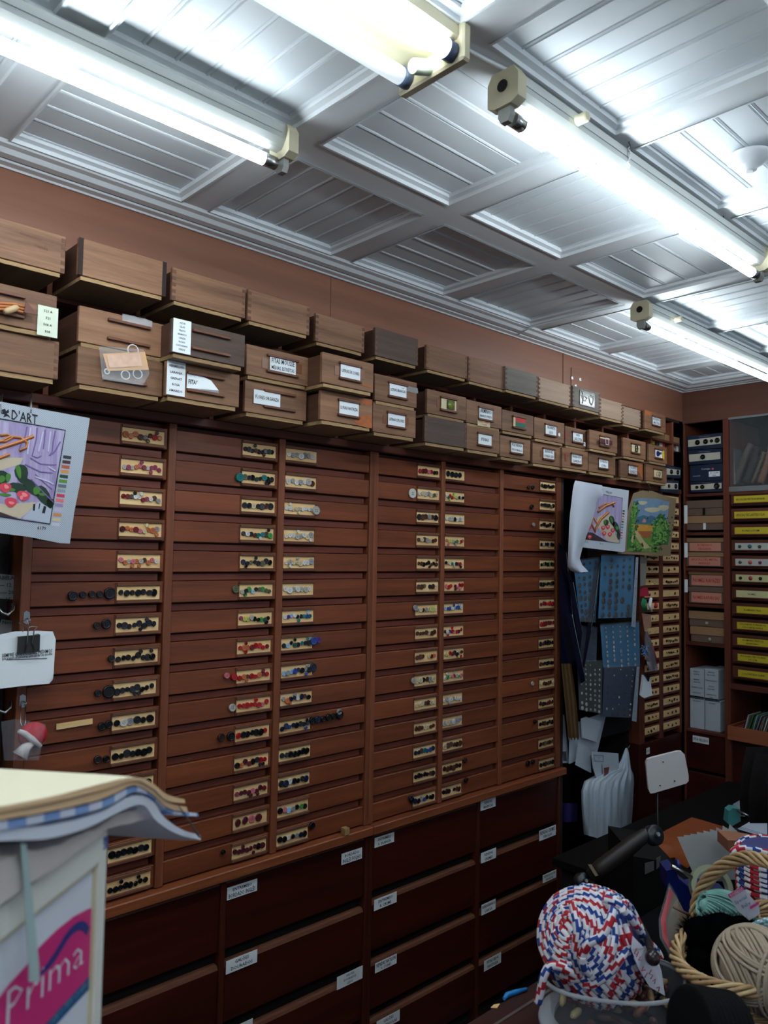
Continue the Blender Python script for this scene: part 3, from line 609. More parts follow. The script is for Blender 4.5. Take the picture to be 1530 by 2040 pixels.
SPEC = {
 0: ['ooobbbro', 'WPWopRWPPP', 'RRkwwRPwbs', 'dooRpcoos', 'poWpoWbopw', 'kkkkkkk', 'kKkkkkkk', 'kkkkkkkk', 'kkkKkkkK', 'kwskkk', 'kkkkkkk', 'kkkkkkk', 'kkkkkkk', 'kkkkkkk', 'kkkkkkkk'],
 1: ['kKkbkkkgk', 'ekkgktkk', 'kkckkbk', 'kwkbttbG', 'nkekkekk', 'WkGlkeGee', 'PyyWkkGgk', 'rooRrrrR', 'robrroRr', 'rrrrrrpr', 'rkkkkkr', 'kodRkkrr', 'PdddpddR', 'ddpd', 'ddddddkd'],
 2: ['wsWwsWw', 'wWwswWb', 'wwccWwwwW', 'wwwWswcs', 'wWcccwws', 'wwWwWWw', 'wvlwngtNt', 'klkgntkk', 'lslNnksk', 'sonnwnbk', 'nnNnkKkn', 'kKkkkkk', 'knwkkkn', 'kplskGk', 'kkwksnk'],
 3: ['rbRprkb', 'wcWscec', 'kbbsbk', 'bcbscbb', 'bbkkkbkb', 'bbe.kbc', 'scbscyc', 'bbbbcbb', 'bbb.cbo', 'cckbsc', 'cccbbcc', 'bbbccbb', 'nnbtNNk', 'kkKkkbk', 'nksNkkk'],
 4: ['kkkk', 'wtrryyWkwk', 'wWWkwWw', 'pyyWeGcrp', 'kcwGwkrrc', 'prr.dpRr', 'lNNwlNNw', 'nwNrprnr', 'cyrRkksb', 'wGcprWGp', 'wWwwswww', 'WcWwss', 'cbbbBb', 'BbbbBk', 'kBn.nbk'],
 5: ['kkBkkkK', 'kkkkKek', 'kkkkkk.k', 'kWkkskk', 'kekkGkb', 'kkkkkbk', 'RRRrrR', 'rRRdRR', 'KdkkBk', 'bBkkkkk', 'cbBbBc', 'BBkRbB', 'kBbkBk', 'kbebBb', 'kkbKBk']}
bm = MB(); bm.lathe([(1.0, -0.22), (1.0, 0.1), (0.88, 0.24), (0.7, 0.12)], (0, 0, 0), (0, -1, 0), 12)
for dx, dz in ((-0.2, 0.2), (0.2, 0.2), (0.2, -0.2), (-0.2, -0.2)): bm.add([(dx + a, -0.135, dz + b) for a, b in ((-0.09, -0.09), (0.09, -0.09), (0.09, 0.09), (-0.09, 0.09))], [(0, 1, 2, 3)], 1)
BUTTON = bm.mesh('button', [BTN, plain('button_hole', (8, 8, 8), 0.8)])
def cab(cs, lab, name='button_cabinet'):
    xa, xb = cols[cs[0]][0] - 0.024, cols[cs[-1]][1] + (0.02 if cs[-1] == 2 else 0.034)
    t = thing(name, ((xa + xb) / 2, 0.1, wz(-0.455)), lab, 'cabinet')
    zt, zb = wz(0.181), wz(-0.4565)
    MB().box(xa, xb, 0.36, 0.38, zb, zt).box(xa, xb, 0.03, 0.36, zb, zb + 0.012).build('carcass', DARKW, t)
    xsu = [(xa, cols[cs[0]][0])] + [(cols[a][1], cols[b][0]) for a, b in zip(cs[:-1], cs[1:])] + [(cols[cs[-1]][1], xb)]
    for a, b in xsu: MB().box(a, b, -0.002, 0.36, zb, zt, b=0.0015).build('upright', MAHOZ, t)
    nb = 0; mass = []
    for c in cs:
        x0, x1 = cols[c]; w = x1 - x0; xm = (x0 + x1) / 2
        MB().box(x0, x1, 0.040, 0.05, zb, zt).build('backing', RAIL, t)
        fm = MB().box(-w / 2 + 0.001, w / 2 - 0.001, 0, 0.016, -FH / 2, FH / 2, b=0.0016).mesh('drawer', MAHO)
        rm = MB().box(-w / 2, w / 2 - 0.014, 0, 0.026, -0.0098, 0.0098, b=0.001).mesh('drawer_rail', RAIL)
        hw = HW[c]
        hm = MB().box(-hw / 2 - 0.001, hw / 2, -0.0075, 0.0005, 0.0185, 0.0275, b=0.0012).box(-hw / 2 - 0.001, hw / 2, -0.0075, 0.0005, -0.0275, -0.0185, b=0.0012).box(-hw / 2 - 0.003, -hw / 2, -0.003, 0.0005, -0.0275, 0.0275).mesh('label_holder', LIP)
        km = MB().box(-hw / 2 + 0.001, hw / 2 - 0.001, -0.0016, 0.0002, -0.0186, 0.0186).mesh('sample_card', CARDW)
        for k in range(NR):
            z = rz(k); d = inst(fm, 'drawer', t, (xm, 0.003 + R.uniform(-0.002, 0.003), z)); fy = ORG[d.name].y
            if k < NR - 1: inst(rm, 'drawer_rail', t, (xm, 0.013, z - DZ / 2 - 0.0015))
            hx = (x1 - hw / 2 - 0.012) if hold[c] == 'R' else (x0 + hw / 2 + 0.001)
            inst(hm, 'label_holder', d, (hx, fy, z)); sh = R.uniform(-0.002, 0.001); inst(km, 'sample_card', d, (hx + sh, fy - 0.0005, z))
            bs = SPEC[c][k]; n = len(bs)
            big = (c, k) in ((1, 13), (4, 0))
            span = hw * (0.9 if n > 4 else 0.78); stp = span / n
            for i, ch in enumerate(bs):
                if ch == '.': continue
                r = min(0.0118, max(0.0066, stp * R.uniform(0.46, 0.7))) if not big else 0.0112
                bx = hx - span / 2 + stp * (i + 0.5) - (0.003 if n > 4 else 0.009); bz = z + (R.uniform(-0.0025, 0.0025) if n < 8 else R.choice((-0.004, 0.003, 0.0, -0.001)))
                P = (bx, fy - 0.0045 - (0.002 if i % 2 else 0), bz)
                if nb < 300 and c != 5:
                    o = inst(BUTTON, 'button', d, P, pal(ch), (r, 0.008, r * R.uniform(0.9, 1.0)), (R.uniform(-0.15, 0.15), R.uniform(0, 3), R.uniform(-0.2, 0.2))); nb += 1
                else: mass.append((P, ch, r))
            if n >= 8 and c != 5:      # a few stuck above the line
                for _ in range(2):
                    ch = R.choice(bs.replace('.', 'k')); mass.append(((hx + R.uniform(-0.045, 0.045), fy - 0.007, z + R.choice((-0.0125, 0.0125))), ch, 0.0055))
    chs = sorted(set(ch for _, ch, _ in mass)); mats = []
    for ch in chs:
        nm = 'small_button_' + {'k': 'black', 'K': 'charcoal', 'g': 'deep_green', 'G': 'green', 't': 'teal', 'w': 'white', 'W': 'pearl', 'c': 'cream', 'b': 'brown', 'B': 'dark_brown', 'o': 'orange', 'r': 'red', 'R': 'dark_red', 'p': 'pink', 'P': 'plum', 'y': 'yellow', 'n': 'navy', 'N': 'blue', 'v': 'violet', 's': 'grey', 'e': 'olive', 'd': 'wine', 'l': 'light_blue'}[ch]
        m = plain(nm, (0, 0, 0), 0.25); m.node_tree.nodes['Principled BSDF'].inputs['Base Color'].default_value = pal(ch); mats.append(m)
    mb = MB()
    for P, ch, r in mass:
        mb.lathe([(r, 0), (r, 0.002), (r * 0.85, 0.0032), (r * 0.65, 0.0022)], P, (R.uniform(-0.15, 0.15), -1, R.uniform(-0.15, 0.15)), 10, chs.index(ch))
    if mass: mb.build('small_buttons', mats, t, kind='stuff')
    return t, nb
CABL, _ = cab([0, 1, 2], 'left button cabinet, three columns of shallow mahogany drawers with sample buttons')
CABR, _ = cab([3, 4, 5], 'right button cabinet, three columns of shallow mahogany drawers, beside the dark recess')
# loose big sample buttons fixed on drawer fronts
for t, items in ((CABL, [(145,1187,10,'k'),(165,1185,7,'k'),(183,1184,7,'k'),(199,1184,7,'k'),(219,1182,12,'k'),(193,1246,7,'k'),(212,1243,10,'k'),(222,1312,7,'k'),(195,1381,7,'k'),(217,1378,13,'k'),(203,1447,8,'k'),(217,1443,8,'k'),(195,1513,8,'K'),(212,1512,7,'k'),(478,951,9,'t'),(470,1174,8,'e'),(467,1349,7,'r'),(452,1346,6,'p'),(463,1410,8,'W'),(441,1469,8,'B'),(460,1467,9,'k'),(445,1698,5,'k'),(630,1017,9,'W'),(625,1277,8,'N'),(634,1275,6,'v'),(624,1330,8,'n'),(622,1645,7,'k'),(622,1435,7,'k'),(633,1433,7,'n'),(644,1432,6,'k'),(655,1429,7,'k'),(665,1427,6,'k'),(677,1424,9,'k'),(676,1418,6,'s')]),
                 (CABR, [(822,983,10,'w'),(828,1211,6,'s'),(824,1356,6,'W'),(821,1594,6,'k'),(818,1590,5,'n'),(929,1554,5,'k'),(927,1515,5,'B'),(1054,971,4,'B'),(1062,971,4,'k'),(1060,1010,5,'k'),(1063,1045,4,'s'),(1061,1362,4,'W'),(1066,1438,4,'k'),(1052,1521,6,'k'),(1062,1518,5,'k')])):
    for px, py, r, ch in items:
        p = onY(px, py, -0.004); s = r * (p - EYE).dot(FW) / FPX
        inst(BUTTON, 'loose_button', t, p, pal(ch), (s, 0.014, s))
p0, p1 = onY(110, 1450, -0.003), onY(185, 1433, -0.003)
MB().prism([onY(a, b, -0.001) for a, b in ((112, 1442), (184, 1431), (184, 1442), (112, 1454))], (0, -0.0015, 0)).build('tape_remnant', CARDW, CABL, label='strip of pale card with torn tape')
MB().box(onY(690, 1655, -0.02).x - 0.012, onY(690, 1655, -0.02).x + 0.008, -0.028, -0.006, wz(-0.4575), wz(-0.4575) + 0.022, b=0.001).build('catch_block', plain('brass_block', (160, 128, 84), 0.5), CABL)

# ================================================================ lower chests
def chest(xa, xb, xd, lab, labs, rows):
    t = thing('drawer_chest', ((xa + xb) / 2, 0.1, 0), lab, 'chest of drawers')
    zt = wz(-0.472)
    MB().box(xa, xb, 0.35, 0.37, 0.0, zt).box(xa, xb, 0.035, 0.05, 0.08, zt).build('carcass', BLACKW, t)
    for a, b in ((xa, xa + 0.016), (xd - 0.009, xd + 0.009), (xb - 0.016, xb)): MB().box(a, b, -0.004, 0.35, 0.0, zt, b=0.0015).build('upright', DEEPZ, t)
    MB().box(xa, xb, 0.02, 0.04, 0.0, 0.08).build('plinth', BLACKW, t)
    for (a, b) in ((xa + 0.016, xd - 0.009), (xd + 0.009, xb - 0.016)):
        for za, zb in rows:
            d = MB()
            # slightly leaning front with a rounded top edge, its caught light painted paler
            d.prism([V((a + 0.002, y, z)) for y, z in ((0.006, zb), (0.0, za - 0.012), (0.004, za - 0.003), (0.012, za), (0.024, za), (0.024, zb))], (b - a - 0.004, 0, 0)); d.m = [0] * len(d.m)
            for i in (2 + 1, 2 + 2, 2 + 3): d.m[i] = 1
            d.build('drawer', [DEEP, LIP], t)
    for lines, q in labs:
        ps = [onY(a, b, -0.001) for a, b in q]; x0 = min(p.x for p in ps); x1 = max(p.x for p in ps)
        zc = sum(p.z for p in ps) / 4; xc = sum(p.x for p in ps) / 4; w = ((ps[1].x - ps[0].x) + (ps[2].x - ps[3].x)) / 2; h = ((ps[0].z - ps[3].z) + (ps[1].z - ps[2].z)) / 2
        label_card(lines, (xc, -0.0015, zc), w, h, t, 'drawer_label')
    return t
ROWS = [(wz(-0.4745), wz(-0.571)), (wz(-0.5885), wz(-0.672)), (wz(-0.6895), wz(-0.768)), (wz(-0.785), wz(-0.865))]
ROWSL = [(wz(-0.4745), wz(-0.5745)), (wz(-0.593), wz(-0.678)), (wz(-0.700), wz(-0.775)), (wz(-0.79), wz(-0.868))]
LC = chest(0.67, 1.834, 1.266, 'left dark mahogany chest of deep drawers under the button cabinet', [
    (['ENTREMEIO', 'BORDADO INGLÊS'], ((452, 1768), (512, 1751), (512, 1775), (452, 1793))), (['BORDADO', 'INGLÊS FOLHO'], ((680, 1702), (721, 1687), (721, 1710), (680, 1723))),
    (['GALÕES', 'DOURADOS'], ((450, 1913), (512, 1893), (512, 1918), (450, 1940))), (['GALÕES', 'DOURADOS', 'LISOS'], ((671, 1945), (722, 1925), (722, 1950), (671, 1971))),
    (['ELÁSTICOS'], ((450, 2050), (503, 2031), (503, 2055), (450, 2075)))], ROWSL)
RC = chest(1.836, 2.968, 2.412, 'right dark mahogany chest of deep drawers under the button cabinet', [
    (['ENTREMEIO', 'R. BRANCA'], ((746, 1670), (785, 1657), (785, 1676), (746, 1690))), (['ENTREMEIO', 'R. CREME'], ((745, 1793), (790, 1776), (790, 1797), (745, 1815))),
    (['RENDAS NAYLON', 'V. CORES'], ((747, 1919), (790, 1900), (790, 1920), (747, 1938))), (['GALÕES', 'LANTEJOULAS'], ((750, 2034), (796, 2012), (796, 2035), (750, 2055))),
    (['RENDAS', 'BRANCAS'], ((957, 1597), (987, 1587), (987, 1606), (957, 1616))), (['RENDAS', 'CREMES'], ((958, 1699), (988, 1689), (988, 1709), (958, 1720))),
    (['RENDA BRANCA', 'LARGA'], ((959, 1802), (987, 1791), (987, 1811), (959, 1824))), (['FITAS SEDA', 'FANTASIA'], ((964, 1912), (998, 1899), (998, 1918), (964, 1935))),
    (['RENDAS CREMES', 'PEROLAS'], ((1074, 1656), (1107, 1642), (1107, 1663), (1074, 1676))), (['RENDAS ALTAS', 'BRANCAS'], ((1081, 1743), (1108, 1732), (1108, 1747), (1081, 1760)))], ROWS)
for xa, xb, lab in ((0.66, 1.835, 'left length of worn wooden ledge above the deep drawers'), (1.837, 2.985, 'right length of worn wooden ledge above the deep drawers')):
    MB().box(xa, xb, -0.026, 0.37, wz(-0.472), wz(-0.4575), b=0.003).build('wooden_ledge', LEDGE, label=lab, cat='ledge')

# ================================================================ left alcove: hooks, notes, clipped papers, hat bag
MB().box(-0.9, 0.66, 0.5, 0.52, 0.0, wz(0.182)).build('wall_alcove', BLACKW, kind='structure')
for i, (pts, lab, lines) in enumerate((((( -30, 1140), (47, 1148), (45, 1196), (-30, 1190)), 'grey printed sheet pinned in the black gap at the left edge, upper one', ['TABELA', '---- 12', '------- 20', '---- 25']), (((3, 1234), (34, 1238), (34, 1280), (-10, 1276)), 'small grey note with a scribble under the metal hook', ['Note']))):
    mb = MB().prism([onY(a, b, 0.05) for a, b in pts], (0, 0.0015, 0)); c = sum((onY(a, b, 0.048) for a, b in pts), V()) / 4
    for j, l in enumerate(lines): write(mb, l, c + UZ * (0.022 - 0.018 * j), UX, UZ, NF, 0.009, 0.08)
    mb.build('pinned_note', [plain('grey_paper', (120, 124, 122), 0.7), INK], label=lab, cat='note')
MB().box(0.0, 0.655, 0.052, 0.06, wz(-0.3), wz(0.05)).build('wall_hookboard', BLACKW, kind='structure')
for a, b, lab in ((22, 1205, 'curved metal coat hook at the left edge, above the small note'), (16, 1400, 'curved metal hook at the left edge, lower one')):
    MB().tube([onY(a + 6, b - 2, 0.05), onY(a + 5, b - 1, 0.0), onY(a + 4, b + 10, -0.02), onY(a - 6, b + 20, -0.03), onY(a - 18, b + 16, -0.02), onY(a - 24, b + 8, -0.02)], [0.004, 0.004, 0.004, 0.0038, 0.0034, 0.004], 10).build('metal_hook', METAL, label=lab, cat='hook')
def clip_hook(px, py, lab):
    t = thing('hook_plate', onY(px, py, -0.004), lab, 'hook', 'small plated hooks on the cabinet edge')
    MB().prism([onY(px + a, py + b, -0.003) for a, b in ((-6, -12), (0, -15), (6, -12), (7, 8), (0, 12), (-7, 8))], (0, -0.0015, 0)).build('plate', METAL, t)
    MB().tube([onY(px + 4, py, -0.006), onY(px + 8, py + 2, -0.02), onY(px + 4, py + 8, -0.02)], 0.002, 6).build('hook', METAL, t)
clip_hook(53, 1232, 'small nickel hook plate above the clipped white papers'); clip_hook(45, 1398, 'small nickel hook plate above the bagged red hat')
YP = -0.06
t = thing('paper_pad', onY(55, 1368, YP), 'thick pad of white printed papers hanging from a hook at the left', 'papers')
for i in range(7):
    dx = i * 0.7; o = [(0 - 8 + dx, 1276 - i * 1.8), (30, 1270 - i * 2), (70 + dx, 1268 - i * 1.9), (101 + dx, 1264 - i), (110 + dx * 0.3, 1280 - i), (107 - i * 0.2, 1340 + i * 2), (98 + i, 1362 - i), (50, 1366), (-8 + dx, 1373 - i)]
    MB().prism([onY(a, b, YP + 0.0035 * i) for a, b in o], (0, 0.0022, 0)).build('sheet', PAPER, t)
mb = MB()
for s_, c_ in (('SEMPRE QUE POSSÍVEL PEDIMOS', (55, 1301)), ('que tragam as amostras para ajudar na escolha', (55, 1307))): write(mb, s_, onY(*c_, YP - 0.0008), V((1, 0, 0.03)), UZ, NF, 0.0062, 0.115, 0)
mb.prism([onY(a, b, YP - 0.001) for a, b in ((12, 1314), (94, 1311), (94, 1312.2), (12, 1315.2))], (0, 0.0005, 0)); mb.build('printed_text', INK, t)
t2 = thing('binder_clip', onY(55, 1285, YP), 'large black binder clip gripping the white papers', 'clip')
MB().prism([onY(a, b, YP - 0.012) for a, b in ((36, 1270), (80, 1266), (79, 1298), (34, 1304))], (0, 0.002, 0)).prism([onY(36, 1270, YP - 0.012), onY(80, 1266, YP - 0.012), onY(72, 1262, YP + 0.04), onY(30, 1270, YP + 0.04)], (0, 0, 0.002)).build('clip_body', plain('dark_grey_clip', (58, 58, 58), 0.4, 0.5), t2)
MB().tube([onY(50, 1300, YP - 0.014), onY(54, 1280, YP - 0.016), onY(56, 1258, YP - 0.018), onY(52, 1252, YP - 0.02), onY(64, 1248, YP - 0.02), onY(74, 1249, YP - 0.02), onY(68, 1256, YP - 0.018), onY(64, 1280, YP - 0.016), onY(70, 1300, YP - 0.014)], 0.0014, 6).tube([onY(45, 1268, YP + 0.02), onY(46, 1250, YP + 0.02), onY(38, 1240, YP + 0.02), onY(54, 1235, YP + 0.01), onY(58, 1250, YP + 0.02), onY(54, 1268, YP + 0.02)], 0.0014, 6).build('wire_handle', METAL, t2)
t = thing('hat_bag', onY(50, 1480, -0.06), 'clear bag holding a little red and white felt hat, hanging at the left', 'bag')
mb = MB().tube([onY(42, 1404, -0.02), onY(41, 1440, -0.04), onY(46, 1452, -0.05), onY(51, 1440, -0.04), onY(50, 1406, -0.02)], 0.0013, 6); mb.build('wire_loop', METAL, t)
c = onY(62, 1464, -0.06)
mb = MB(); P = []
for i in range(9):
    ph = i / 8 * math.pi; P.append([c + V((0.034 * math.sin(ph) * math.cos(q) + 0.004, 0.022 * math.sin(ph) * math.sin(q), 0.030 * math.cos(ph))) for q in [6.2832 * j / 16 for j in range(17)]])
mb.grid(P); mb.build('red_crown', plain('red_felt', (190, 26, 44), 0.9, bump=0.3, nscale=200), t)
mb = MB(); mb.tube([onY(a, b, -0.085) for a, b in ((37, 1456), (50, 1462), (66, 1474), (81, 1487))], [0.005, 0.007, 0.007, 0.005], 10); mb.build('white_band', plain('white_felt', (222, 214, 212), 0.9), t)
MB().tube([onY(a, b, -0.08) for a, b in ((40, 1506), (52, 1488), (66, 1480))], [0.02, 0.012, 0.006], 10).build('white_ribbon', plain('white_felt', (222, 214, 212), 0.9), t)
mb = MB(); P = []
for i in range(8):
    f = i / 7; xl, xr = 2 + 6 * f, 92 - 14 * f; yy = 1440 + 75 * f + 0
    P.append([onY(xl + (xr - xl) * j / 10, yy + (-8 + 10 * abs(j / 10 - 0.35) * 1.6 if i == 0 else 0), -0.1 + 0.012 * math.sin(j * 1.7 + i) ) for j in range(11)])
mb.grid(P); mb.build('clear_bag', plain('crinkled_clear_bag', (205, 215, 225), 0.06, alpha=0.14), t)

# ================================================================ printed embroidery canvases
def canvas_art(name, F, lab, quad, design, hooks):
    t = thing(name, sum((F(*p) for p in quad), V()) / 4, lab, 'canvas')
    mb = MB().prism([F(*p) for p in quad], (0, 0.0012, 0)); mb.build('cloth', design['cloth'], t)
    return t
CLOTH = None
m_, nt_, b_ = nodes('aida_cloth')
tc_ = nt_.nodes.new('ShaderNodeTexCoord'); ck = nt_.nodes.new('ShaderNodeTexChecker'); ck.inputs['Scale'].default_value = 420; ck.inputs['Color1'].default_value = lin((186, 194, 204)); ck.inputs['Color2'].default_value = lin((148, 156, 168))
nt_.links.new(tc_.outputs['Object'], ck.inputs['Vector']); nt_.links.new(ck.outputs[0], b_.inputs['Base Color']); b_.inputs['Roughness'].default_value = 0.85; CLOTH = m_
PUR = wood('painted_purple_drape', (128, 110, 160), (186, 176, 206), 'z', 1.1, 0.85, 0.0, 2.5)
PURD = plain('drape_fold_purple', (120, 98, 156), 0.85); PURL = plain('drape_light_purple', (196, 190, 218), 0.85)
BR1 = plain('printed_brass_orange', (178, 100, 50), 0.8); BR2 = plain('printed_brass_light', (222, 170, 110), 0.8); BR3 = plain('printed_brown', (92, 50, 34), 0.8)
GR1 = plain('printed_dark_green', (34, 58, 44), 0.85); GR2 = plain('printed_leaf_green', (72, 128, 48), 0.85)
RO1 = plain('printed_rose_red', (206, 66, 84), 0.85); RO2 = plain('printed_rose_pink', (236, 136, 140), 0.85)
SHEET = plain('printed_cream_sheet', (196, 180, 156), 0.85); KEYS = plain('printed_piano_grey', (176, 184, 200), 0.85); DKB = plain('printed_dark_brown', (64, 40, 44), 0.85)
# left canvas, hung from the box above
YC = -0.185
def FC(px, py): return onY(px, py, YC)
t = thing('embroidery_canvas', FC(60, 1080), 'large white canvas with a trumpet, roses and purple drape, hanging at the left edge', 'canvas')
MB().prism([FC(*p) for p in ((-130, 784), (0, 800), (179, 833), (175, 860), (160, 960), (148, 1020), (139, 1083), (120, 1082), (60, 1070), (0, 1062), (-140, 1048))], (0, 0.0012, 0)).build('cloth', CLOTH, t)
def layer(name, mat, polys, i, lbl=None):
    if len(polys) > 15:
        mb = MB()
        for pts in polys: mb.add([FC(*p) + NF * (0.0004 * i) for p in pts], [tuple(range(len(pts)))])
        return mb.build(name, mat, t, kind='stuff')
    for pts in polys: o = MB().add([FC(*p) + NF * (0.0004 * i) for p in pts], [tuple(range(len(pts)))]).build(name, mat, t, label=lbl)
    return o
layer('printed_drape', PUR, [((-120, 822), (129, 856), (99, 1043), (-120, 1015))], 1)
mb = MB()
for pts in (((-120, 820), (0, 834), (130, 857), (114, 950), (99, 1044), (0, 1029), (-120, 1016)),):
    mb.tube([FC(*p) + NF * 0.001 for p in pts], 0.0012, 4)
mb.build('printed_border', plain('navy_line', (26, 30, 56), 0.8), t)
mb = MB()
for pts, m in ((((54, 850), (50, 870), (42, 884), (38, 895)), 0), (((74, 852), (72, 875), (66, 900), (64, 908), (74, 912), (82, 908)), 0), (((90, 856), (88, 880), (86, 895)), 0), (((110, 858), (106, 880), (104, 900), (98, 908)), 0), (((120, 880), (112, 895), (104, 905)), 0), (((60, 912), (80, 924), (100, 926), (112, 926)), 0), (((50, 925), (80, 940), (104, 942)), 0), (((70, 945), (95, 968), (104, 975)), 0), (((62, 955), (90, 985), (108, 1002)), 0), (((85, 860), (80, 885), (76, 900)), 1), (((60, 852), (57, 880), (54, 905)), 1), (((96, 930), (110, 938)), 1), (((70, 950), (98, 960), (106, 965)), 1), (((100, 860), (97, 885), (95, 900)), 1)):
    mb.tube([FC(*p) + NF * 0.0006 for p in pts], 0.0022 if m else 0.0017, 4, m, smooth=False)
mb.build('printed_fold', [PURD, PURL], t)
mb = MB()
for pts, r in ((((-60, 905), (0, 893), (40, 880), (66, 869)), 0.0042), (((-40, 885), (0, 880), (20, 870), (40, 872), (54, 882), (52, 892), (38, 898)), 0.0034), (((0, 868), (14, 866), (24, 872), (10, 880), (-5, 880)), 0.0034), (((-40, 925), (0, 912), (18, 905)), 0.004)):
    mb.tube([FC(*p) + NF * 0.001 for p in pts], r, 5, 0); mb.tube([FC(p[0], p[1] - 1) + NF * 0.004 for p in pts], r * 0.3, 4, 1)
mb.build('printed_trumpet', [BR1, BR2], t)
layer('printed_sheet_music', SHEET, [((-60, 920), (20, 912), (46, 912), (40, 925), (-10, 940)), ((-60, 990), (10, 1005), (72, 1000), (62, 1015), (40, 1033), (0, 1020), (-60, 1010))], 2)
layer('printed_piano', KEYS, [((62, 1012), (76, 1000), (104, 1012), (99, 1043), (45, 1033))], 2); layer('printed_dark_wood', DKB, [((-60, 1012), (0, 1020), (38, 1034), (-60, 1022))], 2)
def leaf(cx, cy, w, h, a):
    out = []
    for i in range(12):
        q = 6.2832 * i / 12; x, y = w * math.cos(q) * (1 - 0.35 * math.sin(q)), h * math.sin(q); out.append((cx + x * math.cos(a) - y * math.sin(a), cy + x * math.sin(a) + y * math.cos(a)))
    return out
layer('printed_dark_leaf', GR1, [leaf(43, 945, 13, 20, -0.2), leaf(2, 955, 14, 18, 0.3), leaf(35, 972, 18, 10, 0.2), leaf(62, 972, 10, 22, -0.7), leaf(88, 990, 12, 26, -0.6), leaf(100, 1003, 8, 10, 0)], 3)
layer('printed_light_leaf', GR2, [leaf(37, 940, 5, 14, -0.2), leaf(16, 952, 5, 9, 0.1), leaf(3, 955, 6, 8, 0.6), leaf(72, 978, 7, 8, 0.4), leaf(20, 975, 10, 4, 0.3), leaf(10, 986, 12, 3, 0.1), leaf(84, 985, 8, 3, 0.1)], 4)
layer('printed_rose', RO1, [leaf(10, 972, 12, 10, 0), leaf(46, 988, 13, 10, 0.2), leaf(21, 1001, 12, 10, 0.1)], 5)
layer('printed_rose_petal', RO2, [leaf(12, 970, 5, 4, 0.6), leaf(48, 986, 6, 4, 0.5), leaf(22, 1002, 6, 3, 0.2), leaf(42, 992, 3, 5, 0.2)], 6)
layer('printed_piano_key', INK, [((66, 1004), (70, 1004), (69, 1018), (65, 1017)), ((87, 1008), (92, 1009), (89, 1023), (83, 1022)), ((78, 1003), (80, 1003), (78, 1014), (76, 1014))], 3)
sw = [(50, 48, 58), (74, 46, 50), (178, 88, 60), (206, 140, 76), (36, 66, 48), (84, 134, 50), (96, 106, 124), (140, 148, 156), (196, 58, 84), (226, 110, 112), (150, 130, 172), (186, 176, 204), (196, 130, 84), (204, 184, 156), (190, 196, 204)]
for i, c in enumerate(sw):
    x, y = 134 - i * 1.65, 910.5 + i * 9.55
    layer('colour_swatch', plain('swatch_%s' % ['charcoal', 'maroon', 'rust', 'amber', 'forest', 'grass', 'slate', 'silver', 'crimson', 'coral', 'lilac', 'mauve', 'tan', 'sand', 'blank'][i], c, 0.85), [((x - 8, y - 3.6), (x + 8, y - 1.6), (x + 7.5, y + 4.6), (x - 8.5, y + 2.6))], 1)
mb = MB(); tu = (FC(66, 836) - FC(27, 828)).normalized(); tv = V((0, -1, 0)).cross(tu) * -1; tv = UZ
write(mb, "D'ART", FC(49, 831) + NF * 0.0004, tu, tv, NF, 0.0155, 0.056, 0); write(mb, '6179', FC(83, 1052) + NF * 0.0004, tu, tv, NF, 0.007, 0.024, 0)
for pts in (((4, 816), (10, 814), (12, 819), (17, 815), (18, 822), (13, 824), (18, 828), (20, 833), (15, 829), (10, 830), (6, 832), (9, 826), (2, 824), (6, 821), (3, 819)),): mb.add([FC(*p) + NF * 0.0005 for p in pts], [tuple(range(len(pts)))])
mb.build('printed_text', plain('navy_black_print', (22, 22, 34), 0.8), t)
for px in (62, 3):
    MB().tube([onY(px + 2, 784, -0.15), onY(px + 1, 800, -0.17), onY(px, 822, YC - 0.003), onY(px - 1, 810, YC - 0.006), onY(px - 2, 788, -0.16)], 0.0012, 6).build('hanging_clip', METAL, t)
# middle canvas on the right and its furled cover
YM = -0.11
def FC(px, py): return onY(px, py, YM)
t = thing('embroidery_canvas', FC(1200, 1100), 'smaller white canvas with a trumpet and roses, half covered by a furled sheet', 'canvas')
MB().prism([FC(*p) for p in ((1150, 958), (1180, 966), (1253, 977), (1250, 1020), (1245, 1098), (1240, 1100), (1190, 1094), (1140, 1088), (1143, 1000))], (0, 0.0012, 0)).build('cloth', plain('plain_white_cloth', (190, 196, 206), 0.8), t)
layer('printed_drape', PUR, [((1196, 984), (1240, 992), (1234, 1082), (1163, 1073))], 1)
layer('printed_dark_wood', DKB, [((1164, 1060), (1180, 1061), (1212, 1080), (1163, 1074))], 2)
layer('printed_sheet_music', SHEET, [((1190, 1030), (1215, 1022), (1226, 1062), (1218, 1080), (1208, 1076), (1188, 1046)), ((1216, 1062), (1232, 1068), (1233, 1082), (1220, 1080))], 2)
mb = MB()
for pts, r in ((((1190, 1020), (1206, 1008), (1224, 1001)), 0.006), (((1192, 1012), (1204, 1004), (1218, 1003), (1222, 1010)), 0.004), (((1184, 1056), (1196, 1034), (1212, 1020)), 0.006), (((1180, 1030), (1178, 1045), (1185, 1060), (1190, 1045), (1180, 1030)), 0.004)):
    mb.tube([FC(*p) + NF * 0.001 for p in pts], r, 5, 0); mb.tube([FC(p[0], p[1] - 1) + NF * 0.005 for p in pts], r * 0.3, 4, 1)
mb.build('printed_trumpet', [BR1, BR2], t)
layer('printed_dark_leaf', GR1, [leaf(1207, 1042, 5, 7, 0), leaf(1219, 1038, 5, 11, -0.3), leaf(1228, 1052, 5, 14, -0.4), leaf(1232, 1068, 4, 8, 0)], 3); layer('printed_light_leaf', GR2, [leaf(1205, 1040, 2, 5, 0), leaf(1218, 1036, 2, 7, -0.3), leaf(1229, 1052, 3, 4, 0)], 4)
